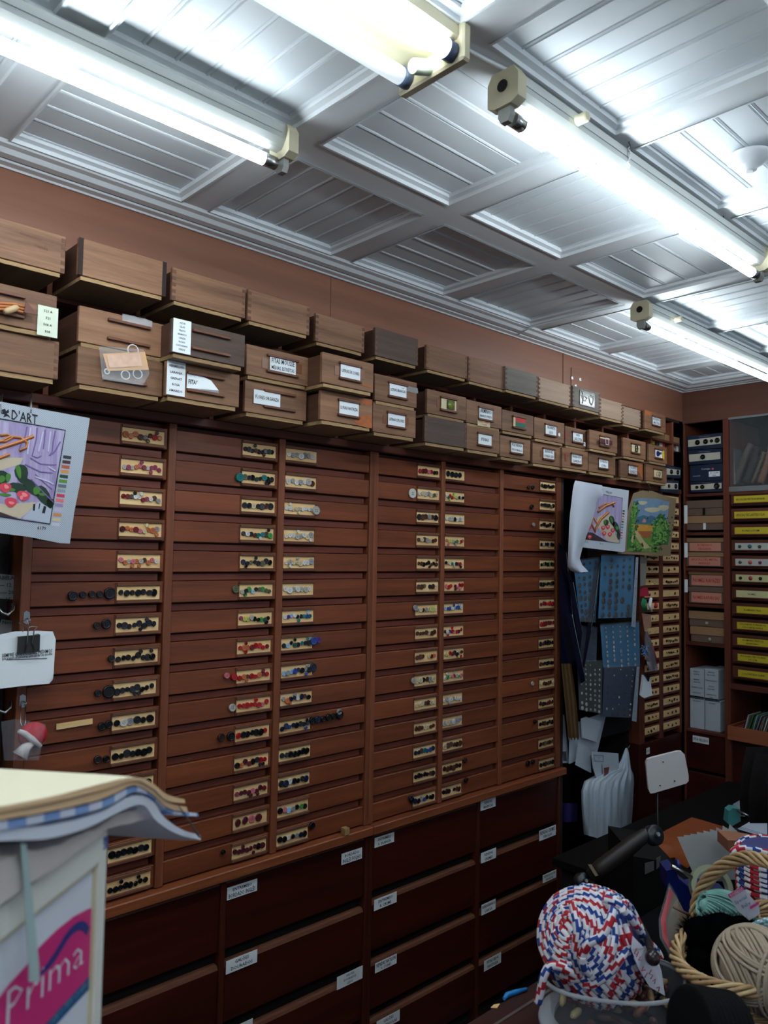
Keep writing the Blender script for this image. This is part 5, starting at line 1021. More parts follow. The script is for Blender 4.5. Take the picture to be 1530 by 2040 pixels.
for i, v in enumerate(ylab):
    zc = rw(v); d = MB().box(XR + 0.006, XR + 0.02, -1.188, yc3 - 0.006, zc - 0.034, zc + 0.034, b=0.002).build('label_drawer', SHELFY, RS)
    MB().box(XR - 0.006, XR + 0.006, -0.66, yp(0.852), zc - 0.024, zc - 0.018, b=0.001).build('label_lip', SHELFY, d)
    y0, y1 = yp(0.848 - 0.0006 * i), -0.62; mats = [YEL, INK]
    if i in (3, 4): mats = [WHL, INK]
    if i in (5, 6): mats = [YELP, INK]
    cy = (y0 + yp(0.766)) / 2
    ins = V((XR + 0.001, (y0 + y1) / 2, zc)); mb = MB(); mb.obox(ins, UY * (abs(y0 - y1) / 2), UZ * 0.0175, NX * 0.0006)
    if texts[i]:
        for j, s_ in enumerate(texts[i]): write(mb, s_, V((XR + 0.0003, cy, zc + (0 if len(texts[i]) == 1 else 0.008 - 0.016 * j))), UY, UZ, NX, 0.0085, 0.145, 1)
    mb.build('drawer_label', mats, d)
    if not texts[i]:
        for j, (q, c) in enumerate(((1352 + 0, 0), (0, 1), (0, 2))):
            yy = y0 - 0.025 - 0.05 * j; col = {3: ((60, 76, 60), (60, 110, 120), (90, 84, 70)), 4: ((90, 80, 66), (206, 96, 76), (156, 40, 96)), 5: ((34, 30, 30), (170, 50, 80), (30, 26, 28))}[i][j]
            MB().lathe([(0.011 - 0.003 * (j != 1), 0), (0.008, 0.004), (0.003, 0.007)], (XR, yy, zc), NX, 10).build('applique', plain('applique_%d_%d' % (i, j), col, 0.5), d)
MB().box(XR - 0.004, XR + 0.4, -1.19, yc3, rw(-0.326), rw(-0.312), b=0.0015).build('shelf_board', SHELFY, RS)
MB().box(XR - 0.002, XR + 0.4, -1.19, yc3, rw(-0.449) - 0.016, rw(-0.449), b=0.0015).build('shelf_board', SHELFY, RS)
MB().box(XR + 0.02, XR + 0.03, -1.19, yc3, 0.05, rw(-0.449) - 0.016).build('lower_door', DEEP, RS)
# hung furry trims behind the glass
for i, (pts, c, nm, lab) in enumerate(((((1466, 962), (1478, 920), (1497, 884)), (96, 84, 76), 'grey_fur', 'grey furry trim leaning behind the glass, left one'), (((1498, 962), (1512, 930), (1522, 900)), (130, 112, 88), 'beige_bead', 'beige beaded cord behind the glass'), (((1515, 962), (1528, 925), (1538, 890)), (150, 100, 72), 'tan_fur', 'tan furry trim behind the glass at the right edge'), (((1486, 960), (1502, 925), (1508, 890)), (60, 52, 48), 'dark_fur', 'dark furry trim between the grey and beige ones behind the glass'))):
    mb = MB(); rr_ = random.Random(i); q = [RW(a, b, 0.08 + 0.03 * (i % 3)) for a, b in pts]; path = [q[0] * (1 - f) ** 2 + q[1] * 2 * f * (1 - f) + q[2] * f * f for f in [k / 10 for k in range(11)]]
    mb.tube(path, [0.018 if i != 1 else 0.008] * 11, 8)
    for k in range(260):
        f = rr_.random(); c_ = path[int(f * 10)] + (path[min(10, int(f * 10) + 1)] - path[int(f * 10)]) * (f * 10 % 1); d = V((rr_.uniform(-1, 0.3), rr_.uniform(-1, 1), rr_.uniform(-0.6, 0.6))).normalized(); s_ = d.orthogonal() * 0.0015
        mb.add([c_ + d * 0.012 + s_, c_ + d * 0.012 - s_, c_ + d * (0.026 if i != 1 else 0.018)], [(0, 1, 2)])
    mb.build('fur_trim', plain(nm, c, 0.9, noise=0.3, nscale=80), label=lab, cat='trim')
mb = MB().prism([RW(a, b, 0.06) for a, b in ((1455, 870), (1460, 872), (1466, 965), (1456, 965))], V((0.1, 0, 0))); mb.build('clear_folder', plain('silver_film', (140, 144, 146), 0.15, alpha=0.7), label='upright clear folder at the left end behind the glass', cat='folder')
# left bay contents
def RQ(dx): return lambda a, b: onX(a, b, XR + dx)
def qd(x0, y0, x1, y1, s=-2): return [(x0, y0), (x1, y0 + s), (x1, y1 + s * 0.4), (x0, y1)]
zz = [(1368, 866, 1438, 896), (1371, 897, 1438, 925)]
blue_box('button_carton', RQ(0.02), [(1369, 869), (1439, 862), (1440, 892), (1370, 896)], [(0.3, 0.014), (0.55, 0.014), (0.73, 0.009), (0.9, 0.014)], 'topmost dark blue carton with four black buttons, beside the corner', UY, NX, 0.25)
blue_box('button_carton', RQ(0.02), [(1371, 897), (1438, 894), (1439, 922), (1372, 926)], [(0.45, 0.014)], 'second dark blue carton from the top, with one black button', UY, NX, 0.25)
t = thing('wide_carton', RW(1405, 956), 'third dark blue carton from the top, with white print and a price sticker', 'box')
MB().prism([RQ(0.015)(a, b) for a, b in ((1375, 928), (1441, 923), (1441, 957), (1375, 959))], (0.25, 0, 0)).build('carton', plain('navy_carton', (28, 40, 66), 0.5), t)
mb = MB(); write(mb, 'Corozo', RQ(0.0145)(1406, 934), UY, UZ, NX, 0.011, 0.06, 0); write(mb, 'peças e botões', RQ(0.0145)(1388, 948), UY, UZ, NX, 0.006, 0.04, 0); mb.build('printed_text', plain('white_print', (210, 214, 220), 0.5), t)
MB().lathe([(0.006, 0), (0.006, 0.001)], RQ(0.0145)(1420, 934), NX, 10).build('pink_dot', plain('pink_dot', (206, 70, 110), 0.5), t)
label_card(['N.º 12.305', 'caixa'], RQ(0.0135)(1423, 944), 0.06, 0.028, t, 'price_sticker', u=UY, n=NX)
blue_box('button_carton', RQ(0.02), [(1375, 960), (1441, 957), (1441, 979), (1376, 981)], [(0.2, 0.009), (0.38, 0.012), (0.85, 0.016)], 'bottom dark blue carton with three black buttons, on the shelf beside the corner', UY, NX, 0.25)
KR = plain('kraft_card', (158, 122, 86), 0.7); KR2 = plain('grey_kraft_card', (110, 88, 76), 0.7); SALM = plain('salmon_label', (206, 140, 120), 0.6)
def carton(x0, y0, x1, y1, mat, lab, lines=None, tab=None, dot=None):
    t = thing('cardboard_box', RW((x0 + x1) / 2, y1), lab, 'box', 'flat cardboard boxes on the shelves beside the corner'); F = RQ(0.02)
    ym = y0 + (y1 - y0) * 0.45
    P0 = [F(x0, y0), F(x1, y0 - 1), F(x1, y1 - 0.5), F(x0, y1)]; zt_ = (P0[0].z + P0[1].z) / 2; zb_ = (P0[2].z + P0[3].z) / 2; ya, yb = P0[0].y, P0[1].y
    MB().box(XR + 0.022, XR + 0.28, yb + 0.003, ya - 0.003, zb_, zt_ - 0.004, b=0.0015).build('box_body', KR2 if mat is KR else mat, t)
    zl = zt_ - (zt_ - zb_) * (0.52 if not lines else 0.3)
    MB().box(XR + 0.018, XR + 0.284, yb, ya, zl, zt_, b=0.0015).build('lid', mat, t)
    if lines: label_card(lines, V((XR + 0.0195 - (0.003 if False else 0), (ya + yb) / 2, zb_ + (zl - zb_) * 0.52)), (ya - yb) * 0.82, (zl - zb_) * 0.86, t, 'salmon_label', u=UY, n=NX, mats=[SALM, INKR])
    if tab: MB().box(XR + 0.0165, XR + 0.019, (ya + yb) / 2 - 0.008, (ya + yb) / 2 + 0.006, zb_ + 0.002, zl, b=0.0005).build('tab', tab, t)
    if dot: MB().lathe([(0.009, 0), (0.009, 0.002), (0.005, 0.003)], (XR + 0.0165, (ya + yb) / 2 + dot, zb_ + (zl - zb_) * 0.5), NX, 12).build('button', plain('small_button_pearl', (176, 172, 164), 0.25), t)
carton(1365, 997, 1441, 1027, KR2, 'greyish flat box with a dark tab, upper of the pair under the blue cartons', tab=BLACKP)
carton(1366, 1028, 1442, 1056, KR, 'tan-lidded flat box with a white tab, lower of the pair under the blue cartons', tab=PAPER)
carton(1367, 1072, 1443, 1100, KR, 'cardboard box with a salmon label reading PASSAJAR', ['BORDADO', 'PASSAJAR'])
carton(1366, 1101, 1442, 1129, KR, 'cardboard box with a salmon label reading APLICAÇÕES METAL', ['APLICAÇÕES METAL', 'BRINDES'])
carton(1371, 1135, 1446, 1169, KR, 'cardboard box with a salmon label reading NOMES RAPAZES', ['NOMES RAPAZES'])
carton(1371, 1170, 1444, 1203, KR2, 'brownish box with a salmon label reading NOMES RAPARIGAS', ['NOMES RAPARIGAS'])
carton(1372, 1219, 1447, 1249, KR, 'flat box with one pale button, upper of the pair above the white binders', dot=0.001)
carton(1375, 1250, 1447, 1281, KR, 'flat box with two pale buttons, lower of the pair above the white binders', dot=-0.01)
for lines, (px, py), h in ((['BOTÕES', 'SEDA'], (1360, 1025), 0.1), (['ELÁSTICO'], (1361, 1096), 0.08), (['FITAS'], (1361, 1167), 0.07)):
    p = onY(px, py, -0.004); 
    MB().obox(V((XR - 0.0055, -0.02, p.z)), UY * 0.009, UZ * h / 2, NX * 0.0005).build('edge_label', PAPER, RS)
# white binders
labs_ = [['RENDAS', 'GUIPUR', '', 'RENDAS', 'CHANTILI', '', 'VARIADAS COR', '', 'ELÁSTICOS'], ['RENDAS', 'RECORTES', '', 'TIRABORDADO', '', 'LINHAS', 'FIADORES', '', 'LANTEJOULA', 'VIÉS'], ['PRECINTAS'], ['FRANJAS']]
for i, (x0, y0, x1, y1, lab) in enumerate(((1374, 1332, 1402, 1389, 'white paper bundle at upper left of the stack of four'), (1403, 1333, 1431, 1394, 'white paper bundle at upper right of the stack of four'), (1374, 1390, 1403, 1450, 'white paper bundle at lower left of the stack of four'), (1404, 1395, 1435, 1454, 'white paper bundle at lower right of the stack of four'))):
    F = RQ(0.03); t = thing('paper_bundle', F(x0, y1), lab, 'bundle', 'white labelled bundles on the shelf beside the corner')
    P0 = [F(x0, y0), F(x1, y0 + 1), F(x1, y1), F(x0, y1 - 2)]; za, zb = (P0[0].z + P0[1].z) / 2, (P0[2].z + P0[3].z) / 2; ya, yb = P0[0].y, P0[1].y
    if i >= 2: zb = lv[5] + 0.0005
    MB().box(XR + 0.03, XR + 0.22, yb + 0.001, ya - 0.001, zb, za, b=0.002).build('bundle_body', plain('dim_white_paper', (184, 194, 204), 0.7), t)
    mb = MB(); L_ = labs_[i]
    for j, s_ in enumerate(L_):
        if s_: write(mb, s_, V((XR + 0.0295, (ya + yb) / 2, za - (za - zb) * (0.1 + 0.85 * j / 9.0))), UY, UZ, NX, 0.0062, (ya - yb) * 0.85, 0)
    mb.build('printed_text', INK, t)
    MB().box(XR + 0.0285, XR + 0.0295, yb + 0.002, ya - 0.002, zb + (0.0 if i < 2 else (za - zb) - 0.004), zb + (0.004 if i < 2 else (za - zb)), 0).build('black_band', BLACKP, t)
# dovetailed tray with cards
t = thing('card_tray', RW(1490, 1478, -0.05), 'small dovetailed wooden tray packed with upright cards', 'tray')
za, zb = RQ(-0.06)(1480, 1437).z, RQ(-0.06)(1480, 1476).z; ya, yb = RQ(-0.06)(1449, 1450).y, -0.66
mb = MB(); zb = rw(-0.449) + 0.0005; za = zb + 0.07
MB().box(XR - 0.06, XR - 0.05, yb, ya, zb, za, b=0.001).build('front_panel', wood('orange_tray_wood', (124, 66, 40), (164, 96, 60), 'y', 1, 0.5, 0.02), t)
for y in (ya - 0.009, yb): MB().box(XR - 0.05, XR + 0.2, y, y + 0.009, zb, za, b=0.001).build('side_panel', MATS['orange_tray_wood'], t)
MB().box(XR - 0.05, XR + 0.2, yb, ya, zb, zb + 0.006).build('bottom_panel', MATS['orange_tray_wood'], t)
MB().box(XR + 0.2, XR + 0.21, yb, ya, zb, za).build('back_panel', MATS['orange_tray_wood'], t)
cc = [('pink', (200, 90, 96)), ('white', (196, 196, 190)), ('navy', (34, 36, 60)), ('green', (70, 110, 60)), ('aqua', (130, 170, 170)), ('grey', (130, 124, 118)), ('taupe', (110, 96, 88))]
yy = ya - 0.014
for i in range(16):
    nm, c = cc[0 if i < 2 else (1 if i == 2 else [2, 1, 3, 3, 4, 5, 6, 5, 1, 6, 5, 6, 5][min(i - 3, 12)])]; hh = (0.06 if i < 3 else 0.13 + 0.015 * R.random()); th_ = 0.0045
    a = V((XR - 0.04, yy, zb + 0.007)); tilt = V((0, -0.25 - 0.1 * R.random(), 1)).normalized() * hh
    MB().prism([a, a + V((0.15, 0, 0)), a + V((0.15, 0, 0)) + tilt, a + tilt], (0, -th_, 0)).build('upright_card', plain('card_' + nm, c, 0.6), label='upright %s card packed in the small wooden tray%s' % (nm, '' if i < 3 else ''), cat='card', group='cards standing in the wooden tray'); yy -= 0.0125
    if yy < yb + 0.02: break

# ================================================================ wooden counter in front, with the yarn
CZ = 1.0
CY = onZ(1000, 1995, CZ).y
WC = wood('dark_counter_wood', (40, 19, 16), (64, 33, 27), 'x', 0.6, 0.35, 0.02)
t = thing('shop_counter', (1.3, CY - 0.35, 0), 'dark wooden shop counter with an inset metal strip, at the bottom of the photo', 'counter')
MB().box(0.62, 2.38, CY - 0.75, CY, CZ - 0.03, CZ, b=0.003).build('counter_top', WC, t)
ys_ = onZ(1040, 2008, CZ).y
MB().box(0.62, 1.35, ys_ - 0.003, ys_ + 0.003, CZ - 0.001, CZ + 0.0012).build('metal_strip', METAL, t)
MB().box(0.66, 2.34, CY - 0.7, CY - 0.03, 0, CZ - 0.03).build('counter_body', BLACKW, t)
P = [onZ(a, b, CZ + 0.004) for a, b in ((1004, 1990), (1010, 1982), (1026, 1977), (1050, 1970))]
MB().tube(P, [0.003, 0.005, 0.005, 0.003], 8).build('blue_strap', plain('sky_blue_plastic', (30, 130, 200), 0.4), label='short bright blue strap lying on the dark counter edge', cat='strap')
MB().prism([onZ(a, b, CZ + 0.001) for a, b in ((978, 2008), (984, 2002), (996, 2000), (990, 2009))], (0, 0, 0.001)).build('card_scrap', CARDW, label='tiny scrap of yellowish card on the dark counter', cat='scrap')
MB().box(1.36, 2.37, CY - 0.7, CY - 0.003, CZ + 0.0003, CZ + 0.003).build('counter_dark_sheet', plain('matte_black_sheet', (8, 8, 9), 0.9, spec=0.1), label='black sheet added to darken the right part of the counter', cat='added sheet')  # black sheet added so this end of the counter reads dark
# striped rope
RWH, RRD, RBL = plain('rope_white', (226, 226, 232), 0.85), plain('rope_red', (176, 26, 44), 0.85), plain('rope_blue', (26, 62, 140), 0.85)
def chev(i, j, n=8): return (0, 1, 0, 2)[int((i + abs((j + 0.5) % 8 - 4) * 3.2) // 4.5) % 4]
def smooth_path(P, k=8):
    out = []
    for i in range(len(P) - 1):
        p0, p1, p2, p3 = P[max(i - 1, 0)], P[i], P[i + 1], P[min(i + 2, len(P) - 1)]
        for q in range(k):
            u = q / k; out.append(0.5 * ((2 * p1) + (p2 - p0) * u + (2 * p0 - 5 * p1 + 4 * p2 - p3) * u * u + (3 * p1 - p0 - 3 * p2 + p3) * u ** 3))
    return out + [P[-1]]
def resample(P, step):
    out = [P[0]]; acc = 0
    for a, b in zip(P[:-1], P[1:]):
        d = (b - a).length
        while acc + d >= step and d > 0:
            a = a + (b - a) * ((step - acc) / d); out.append(a); d = (b - a).length; acc = 0
        acc += d
    return out
cT = onZ(1222, 1942, 1.085); dT = (cT - EYE).dot(FW)
# ball
dB = dT + 0.035; cB = onD(1183, 1880, dB); rB = 104 / FPX * dB
t = thing('rope_ball', cB - UZ * rB, 'big ball of red, white and blue striped rope sitting in the clear tub', 'ball')
mb = MB(); rr_ = random.Random(11); rs = 0.0074
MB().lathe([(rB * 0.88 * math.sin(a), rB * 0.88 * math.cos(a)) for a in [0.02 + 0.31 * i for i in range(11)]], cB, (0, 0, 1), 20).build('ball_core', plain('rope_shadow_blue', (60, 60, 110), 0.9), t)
def winding(ax, lat, rad, a0=0, a1=6.2832, wob=0.0):
    ax = V(ax).normalized(); a = ax.orthogonal().normalized(); b = ax.cross(a); N = 60; pts = []
    for i in range(N + 1):
        q = a0 + (a1 - a0) * i / N; l = lat + wob * math.sin(q * 1.0); pts.append(cB + (a * math.cos(q) * math.cos(l) + b * math.sin(q) * math.cos(l) + ax * math.sin(l)) * rad)
    return resample(pts, 0.0035)
view = (EYE - cB).normalized(); axv = (RI * 0.95 + UP * 0.22 + view * 0.35).normalized()
for k in range(-7, 8): mb.tube(winding(axv, k * 0.145 + rr_.uniform(-0.02, 0.02), rB * (0.965 + rr_.uniform(0, 0.02)), wob=0.05), rs, 8, mf=chev, caps=False)
ax2 = (RI * 0.55 + UP * 0.75 - view * 0.15).normalized()
for k in range(-3, 4): mb.tube(winding(ax2, k * 0.13 - 0.35, rB * (1.0 + rr_.uniform(0, 0.02)), 0.4, 4.4, 0.1), rs, 8, mf=chev, caps=False)
ax3 = (-RI * 0.55 + UP * 0.35 + view * 0.75).normalized()
for k in range(0, 6): mb.tube(winding(ax3, 0.75 + k * 0.125, rB * (1.015 + rr_.uniform(0, 0.02)), 0.0, 6.3), rs, 8, mf=chev, caps=False)
mb.build('rope_winding', [RWH, RRD, RBL], t)
def F(a, b, dd=0.0): return onD(a, b, dB - dd)
mb = MB()
for pts in (((1180, 1950, .09), (1150, 1942, .09), (1118, 1926, .085), (1096, 1925, .08), (1083, 1945, .085), (1077, 1975, .085), (1070, 2001, .085)), ((1258, 1880, .06), (1240, 1905, .1), (1216, 1935, .105), (1186, 1958, .10), (1160, 1962, .09)), ((1160, 1905, .11), (1172, 1880, .115), (1198, 1866, .118), (1214, 1838, .11), (1222, 1810, .09)), ((1236, 1900, .1), (1240, 1930, .1), (1232, 1960, .095), (1214, 1975, .09), (1190, 1978, .08)), ((1160, 1905, .112), (1162, 1925, .11), (1176, 1940, .1)), ((1240, 1810, .07), (1262, 1835, .06), (1284, 1868, .03), (1308, 1895, .0), (1316, 1912, .0)), ((1200, 1790, .05), (1232, 1800, .06), (1256, 1826, .06), (1272, 1850, .05)), ((1140, 1800, .07), (1150, 1850, .105), (1145, 1900, .105), (1154, 1945, .09))):
    mb.tube(resample(smooth_path([F(*p) for p in pts]), 0.0035), rs, 8, mf=chev)
mb.build('loose_strand', [RWH, RRD, RBL], t)
t = thing('price_tag', F(1290, 1980, 0.08), 'long white paper tag with red handwriting hanging on the rope ball', 'tag')
pts = [F(*p) for p in ((1260, 1864, .09), (1283, 1888, .085), (1313, 1920, .06), (1318, 1935, .065), (1325, 1984, .08), (1294, 1966, .1), (1272, 1930, .11), (1257, 1890, .105))]
MB().prism(pts, -view * 0.0008).build('tag_paper', plain('tag_white', (206, 206, 220), 0.7), t)
mb = MB()
for q in (((1268, 1890), (1264, 1900), (1270, 1902)), ((1272, 1896), (1268, 1906)), ((1276, 1905), (1272, 1913), (1279, 1912)), ((1282, 1925), (1278, 1934), (1286, 1932)), ((1290, 1938), (1284, 1948)), ((1298, 1932), (1293, 1940), (1301, 1943), (1296, 1950)), ((1300, 1955), (1306, 1950), (1304, 1960)), ((1308, 1968), (1314, 1966), (1312, 1975))): mb.tube([F(a, b, .112) for a, b in q], 0.0009, 4)
mb.build('red_handwriting', INKR, t)
# clear tub
uT = onZ(1362, 1957, 1.085) - cT; vT = cT - onZ(1214, 1992, 1.085)
def sup(q, e=0.8): c, s = math.cos(q), math.sin(q); return math.copysign(abs(c) ** e, c), math.copysign(abs(s) ** e, s)
def ring(sc, z, n=44):
    o = []
    for i in range(n + 1): a, b = sup(6.28318 * i / n); p = cT + uT * a * sc + vT * b * sc; o.append(V((p.x, p.y, z)))
    return o
t = thing('clear_tub', (cT.x, cT.y, CZ), 'clear oval plastic food tub holding the striped rope ball and odd toggles', 'tub')
TUB = plain('milky_clear_plastic', (170, 180, 190), 0.12, alpha=0.2)
MB().grid([ring(0.99, 1.084), ring(0.93, 1.06), ring(0.9, 1.02), ring(0.84, 1.004), ring(0.4, 1.002), ring(0.01, 1.002)]).build('tub_wall', TUB, t)
MB().grid([ring(1.0, 1.086), ring(1.035, 1.086), ring(1.04, 1.080), ring(1.0, 1.078), ring(0.99, 1.082)]).build('tub_rim', plain('milky_rim_plastic', (206, 214, 222), 0.2, alpha=0.5), t)
MB().grid([ring(0.86, 1.0125), ring(1.06, 1.015), ring(1.085, 1.012), ring(1.085, 1.004), ring(1.02, 1.0025), ring(0.86, 1.0025)]).build('tub_lid', plain('milky_rim_plastic', (206, 214, 222), 0.2, alpha=0.5), t)
rr_ = random.Random(5); cols_ = [('rust', (120, 66, 50)), ('black', (24, 24, 28)), ('bone', (196, 180, 130)), ('brown', (82, 48, 38)), ('plum', (90, 40, 52)), ('horn', (150, 120, 84))]
for i in range(46):
    a, b = rr_.uniform(-0.72, 0.72), rr_.uniform(-0.72, 0.72)
    if i < 14: a = rr_.uniform(0.35, 0.75); b = rr_.uniform(-0.6, 0.55)
    z = 1.012 + 0.014 * (i % 4) + (0.012 if a > 0.35 else 0); p = cT + uT * a + vT * b; d = V((rr_.uniform(-1, 1), rr_.uniform(-1, 1), rr_.uniform(-0.3, 0.4))).normalized() * 0.016
    nm, c = cols_[i % 6]
    MB().tube([V((p.x, p.y, z)) - d, V((p.x, p.y, z)) - d * 0.5, V((p.x, p.y, z)) + d * 0.5, V((p.x, p.y, z)) + d], [0.003, 0.0065, 0.0065, 0.003], 10).build('toggle_button', plain('toggle_' + nm, c, 0.35), label='%s toggle button lying in the clear tub under the rope ball' % nm, cat='toggle', group='toggle buttons in the clear tub')
# dark lever with leather-bound grip behind the ball
t = thing('lever_arm', onD(1165, 1765, 1.95), 'dark iron lever with bound grip, disc ends and ball knob behind the rope ball', 'lever')
g0, g1 = onD(1180, 1745, 1.9), onD(1298, 1662, 1.9)
gp = [onD(a, b, 1.9) for a, b in ((1178, 1748), (1200, 1728), (1230, 1706), (1262, 1680), (1285, 1664), (1298, 1660))]
MB().tube(gp, [0.019, 0.021, 0.021, 0.019, 0.016, 0.014], 16).build('grip', plain('dark_brown_binding', (34, 27, 24), 0.45), t)
MB().prism([onD(a, b, 1.876) for a, b in ((1171, 1722), (1178, 1722), (1192, 1744), (1186, 1746))], view * 0.002).build('torn_edge', plain('dull_cream', (150, 134, 110), 0.7), t)
for (a, b, r) in ((1302, 1664, 0.024), (1160, 1756, 0.020)):
    c = onD(a, b, 1.9); MB().lathe([(r * 0.8, -0.014), (r, -0.008), (r, 0.008), (r * 0.8, 0.014), (r * 0.35, 0.014), (r * 0.3, 0.018)], c, view + RI * 0.5, 20).build('disc_end', plain('blue_black_rubber', (22, 28, 36), 0.35), t)
    MB().lathe([(r * 0.28, 0.015), (r * 0.2, 0.022)], c, view + RI * 0.5, 12).build('bolt', METAL, t)
arm = smooth_path([onD(a, b, d) for a, b, d in ((1172, 1752, 1.9), (1190, 1770, 1.86), (1214, 1782, 1.8), (1240, 1800, 1.72), (1268, 1832, 1.6), (1288, 1868, 1.45), (1297, 1897, 1.36))])
MB().tube(arm, 0.007, 8).build('curved_arm', plain('worn_black_iron', (40, 36, 34), 0.35, 0.4, noise=0.4, nscale=120), t)
c = onD(1300, 1908, 1.35); MB().lathe([(0.013 * math.sin(0.05 + 0.305 * i), 0.013 * math.cos(0.05 + 0.305 * i)) for i in range(11)], c, (0, 0, 1), 16).build('ball_knob', plain('brown_knob', (46, 34, 34), 0.2), t)
MB().tube([onD(1160, 1762, 1.91), onD(1161, 1790, 1.91), V((onD(1161, 1790, 1.91).x, onD(1161, 1790, 1.91).y, 0.0))], 0.009, 8).build('stand_post', BLACKP, t)

# ---------------------------------------------------------------- wicker basket
ZR = 1.10; cK = onZ(1548, 1882, ZR); uK = cK - onZ(1350, 1882, ZR); vK = cK - onZ(1525, 1980, ZR)
def bk(q, sc, z): p = cK + uK * math.cos(q) * sc + vK * math.sin(q) * sc; return V((p.x, p.y, z))
t = thing('wicker_basket', (cK.x, cK.y, CZ), 'round wicker basket with a twisted arched handle, full of yarn, at the bottom right', 'basket')
WK = plain('pale_wicker', (172, 138, 96), 0.65, noise=0.35, nscale=60); WK2 = plain('light_wicker', (196, 168, 124), 0.65, noise=0.3, nscale=60)
NS = 40; mb = MB()
for r in range(15):
    z = CZ + 0.006 + r * 0.0062; f = (z - CZ) / (ZR - CZ); sc = 0.74 + 0.24 * f
    mb.tube([bk(6.28318 * i / (NS * 2), sc + 0.012 * (1 if (i // 2 + r) % 2 else -1) * (1 if i % 2 == 0 else 0.0), z) for i in range(NS * 2)], 0.0033, 6, closed=True)
mb.build('woven_side', WK, t)
mb = MB()
for i in range(NS): mb.tube([bk(6.28318 * (i + 0.0) / NS, 0.74, CZ + 0.002), bk(6.28318 * i / NS, 0.98, ZR)], 0.0026, 6)
mb.build('stakes', WK2, t)
mb = MB()
for k in range(5):
    mb.tube([bk(6.28318 * i / 120, 1.0 + 0.045 * math.cos(i * 0.42 + k * 1.2566), ZR + 0.004 + 0.008 * math.sin(i * 0.42 + k * 1.2566)) for i in range(120)], 0.0038, 6, closed=True, m=k % 2)
mb.build('braided_rim', [WK, WK2], t)
MB().grid([[bk(6.28318 * i / 40, s_, CZ + 0.002) for i in range(41)] for s_ in (0.75, 0.4, 0.01)]).build('basket_base', WK, t)
hp = smooth_path([onD(a, b, d) for a, b, d in ((1385, 1850, 1.66), (1386, 1822, 1.66), (1391, 1790, 1.66), (1404, 1762, 1.65), (1424, 1738, 1.63), (1452, 1719, 1.6), (1482, 1709, 1.56), (1512, 1712, 1.52), (1545, 1724, 1.48), (1580, 1760, 1.44), (1600, 1830, 1.42), (1602, 1880, 1.42))], 6)
mb = MB()
for k in range(6):
    pp = []
    for i, p in enumerate(hp):
        tn = (hp[min(i + 1, len(hp) - 1)] - hp[max(i - 1, 0)]).normalized(); a = tn.cross(view).normalized(); b = tn.cross(a); q = i * 0.32 + k * 1.0472
        pp.append(p + (a * math.cos(q) * 0.010 + b * math.sin(q) * 0.006))
    mb.tube(pp, 0.0042, 6, k % 2)
mb.build('twisted_handle', [WK, WK2], t)
def yarn_ball(name, lab, c, r, mat, rs, n, axes, cat='yarn ball', sq=1.0):
    t = thing(name, c - UZ * r, lab, cat); mb = MB(); rr_ = random.Random(n)
    mb.lathe([(r * 0.9 * math.sin(0.05 + 0.305 * i), r * 0.9 * math.cos(0.05 + 0.305 * i)) for i in range(11)], c, (0, 0, 1), 20)
    for ax, k0, k1, st, rad in axes:
        ax = V(ax).normalized(); a = ax.orthogonal().normalized(); b = ax.cross(a)
        for k in range(k0, k1):
            l = k * st + rr_.uniform(-0.01, 0.01); w = rr_.uniform(-0.06, 0.06)
            mb.tube([c + (a * math.cos(q) * math.cos(l + w * math.sin(q)) + b * math.sin(q) * math.cos(l + w * math.sin(q)) + ax * math.sin(l + w * math.sin(q))) * r * rad for q in [6.2832 * i / 48 for i in range(48)]], rs, 6, closed=True)
    mb.build('yarn_winding', mat, t); return t
dY = 1.42; cY = onD(1506, 1932, dY); rY = 80 / FPX * dY
yarn_ball('beige_yarn_ball', 'ball of thick beige wool in the front of the wicker basket', cY, rY, plain('beige_wool', (172, 156, 136), 0.9, bump=0.6, nscale=500), 0.0034, 21, [((RI * 0.9 + UP * 0.3 + view * 0.1), -9, 10, 0.085, 0.95), ((RI * -0.5 + UP * 0.5 + view * 0.6), 4, 9, 0.09, 1.0), ((RI * 0.6 + UP * -0.3 + view * 0.7), 6, 10, 0.09, 1.02), ((UP * 0.9 + RI * 0.25 + view * 0.2), 5, 9, 0.1, 1.0)])
# black fur piece
t = thing('black_fur', onD(1440, 1990, 1.55), 'fluffy black fur trim bundled in the wicker basket', 'fur')
mb = MB(); rr_ = random.Random(2); blobs = [(onD(1400, 1870, 1.56), 0.045), (onD(1398, 1925, 1.52), 0.038), (onD(1440, 1868, 1.55), 0.05), (onD(1480, 1872, 1.56), 0.048), (onD(1525, 1885, 1.58), 0.045), (onD(1560, 1900, 1.58), 0.045)]
for c, r in blobs: mb.lathe([(r * 0.9 * math.sin(0.05 + 0.305 * i), r * 0.9 * math.cos(0.05 + 0.305 * i)) for i in range(11)], c, (0, 0, 1), 14)
FUR = plain('black_fur_fibre', (5, 6, 7), 1.0, spec=0.0); mb.build('fur_body', FUR, t)
mb = MB()
for k in range(9000):
    c, r = blobs[k % len(blobs)]; d = V((rr_.gauss(0, 1), rr_.gauss(0, 1), rr_.gauss(0, 1))).normalized(); s_ = d.orthogonal().normalized() * 0.0005
    e = c + d * r * 0.88; mb.add([e + s_, e - s_, e + d * rr_.uniform(0.008, 0.019) + V((rr_.uniform(-.004, .004), rr_.uniform(-.004, .004), 0))], [(0, 1, 2)])
mb.build('fur_hair', FUR, t, kind='stuff')
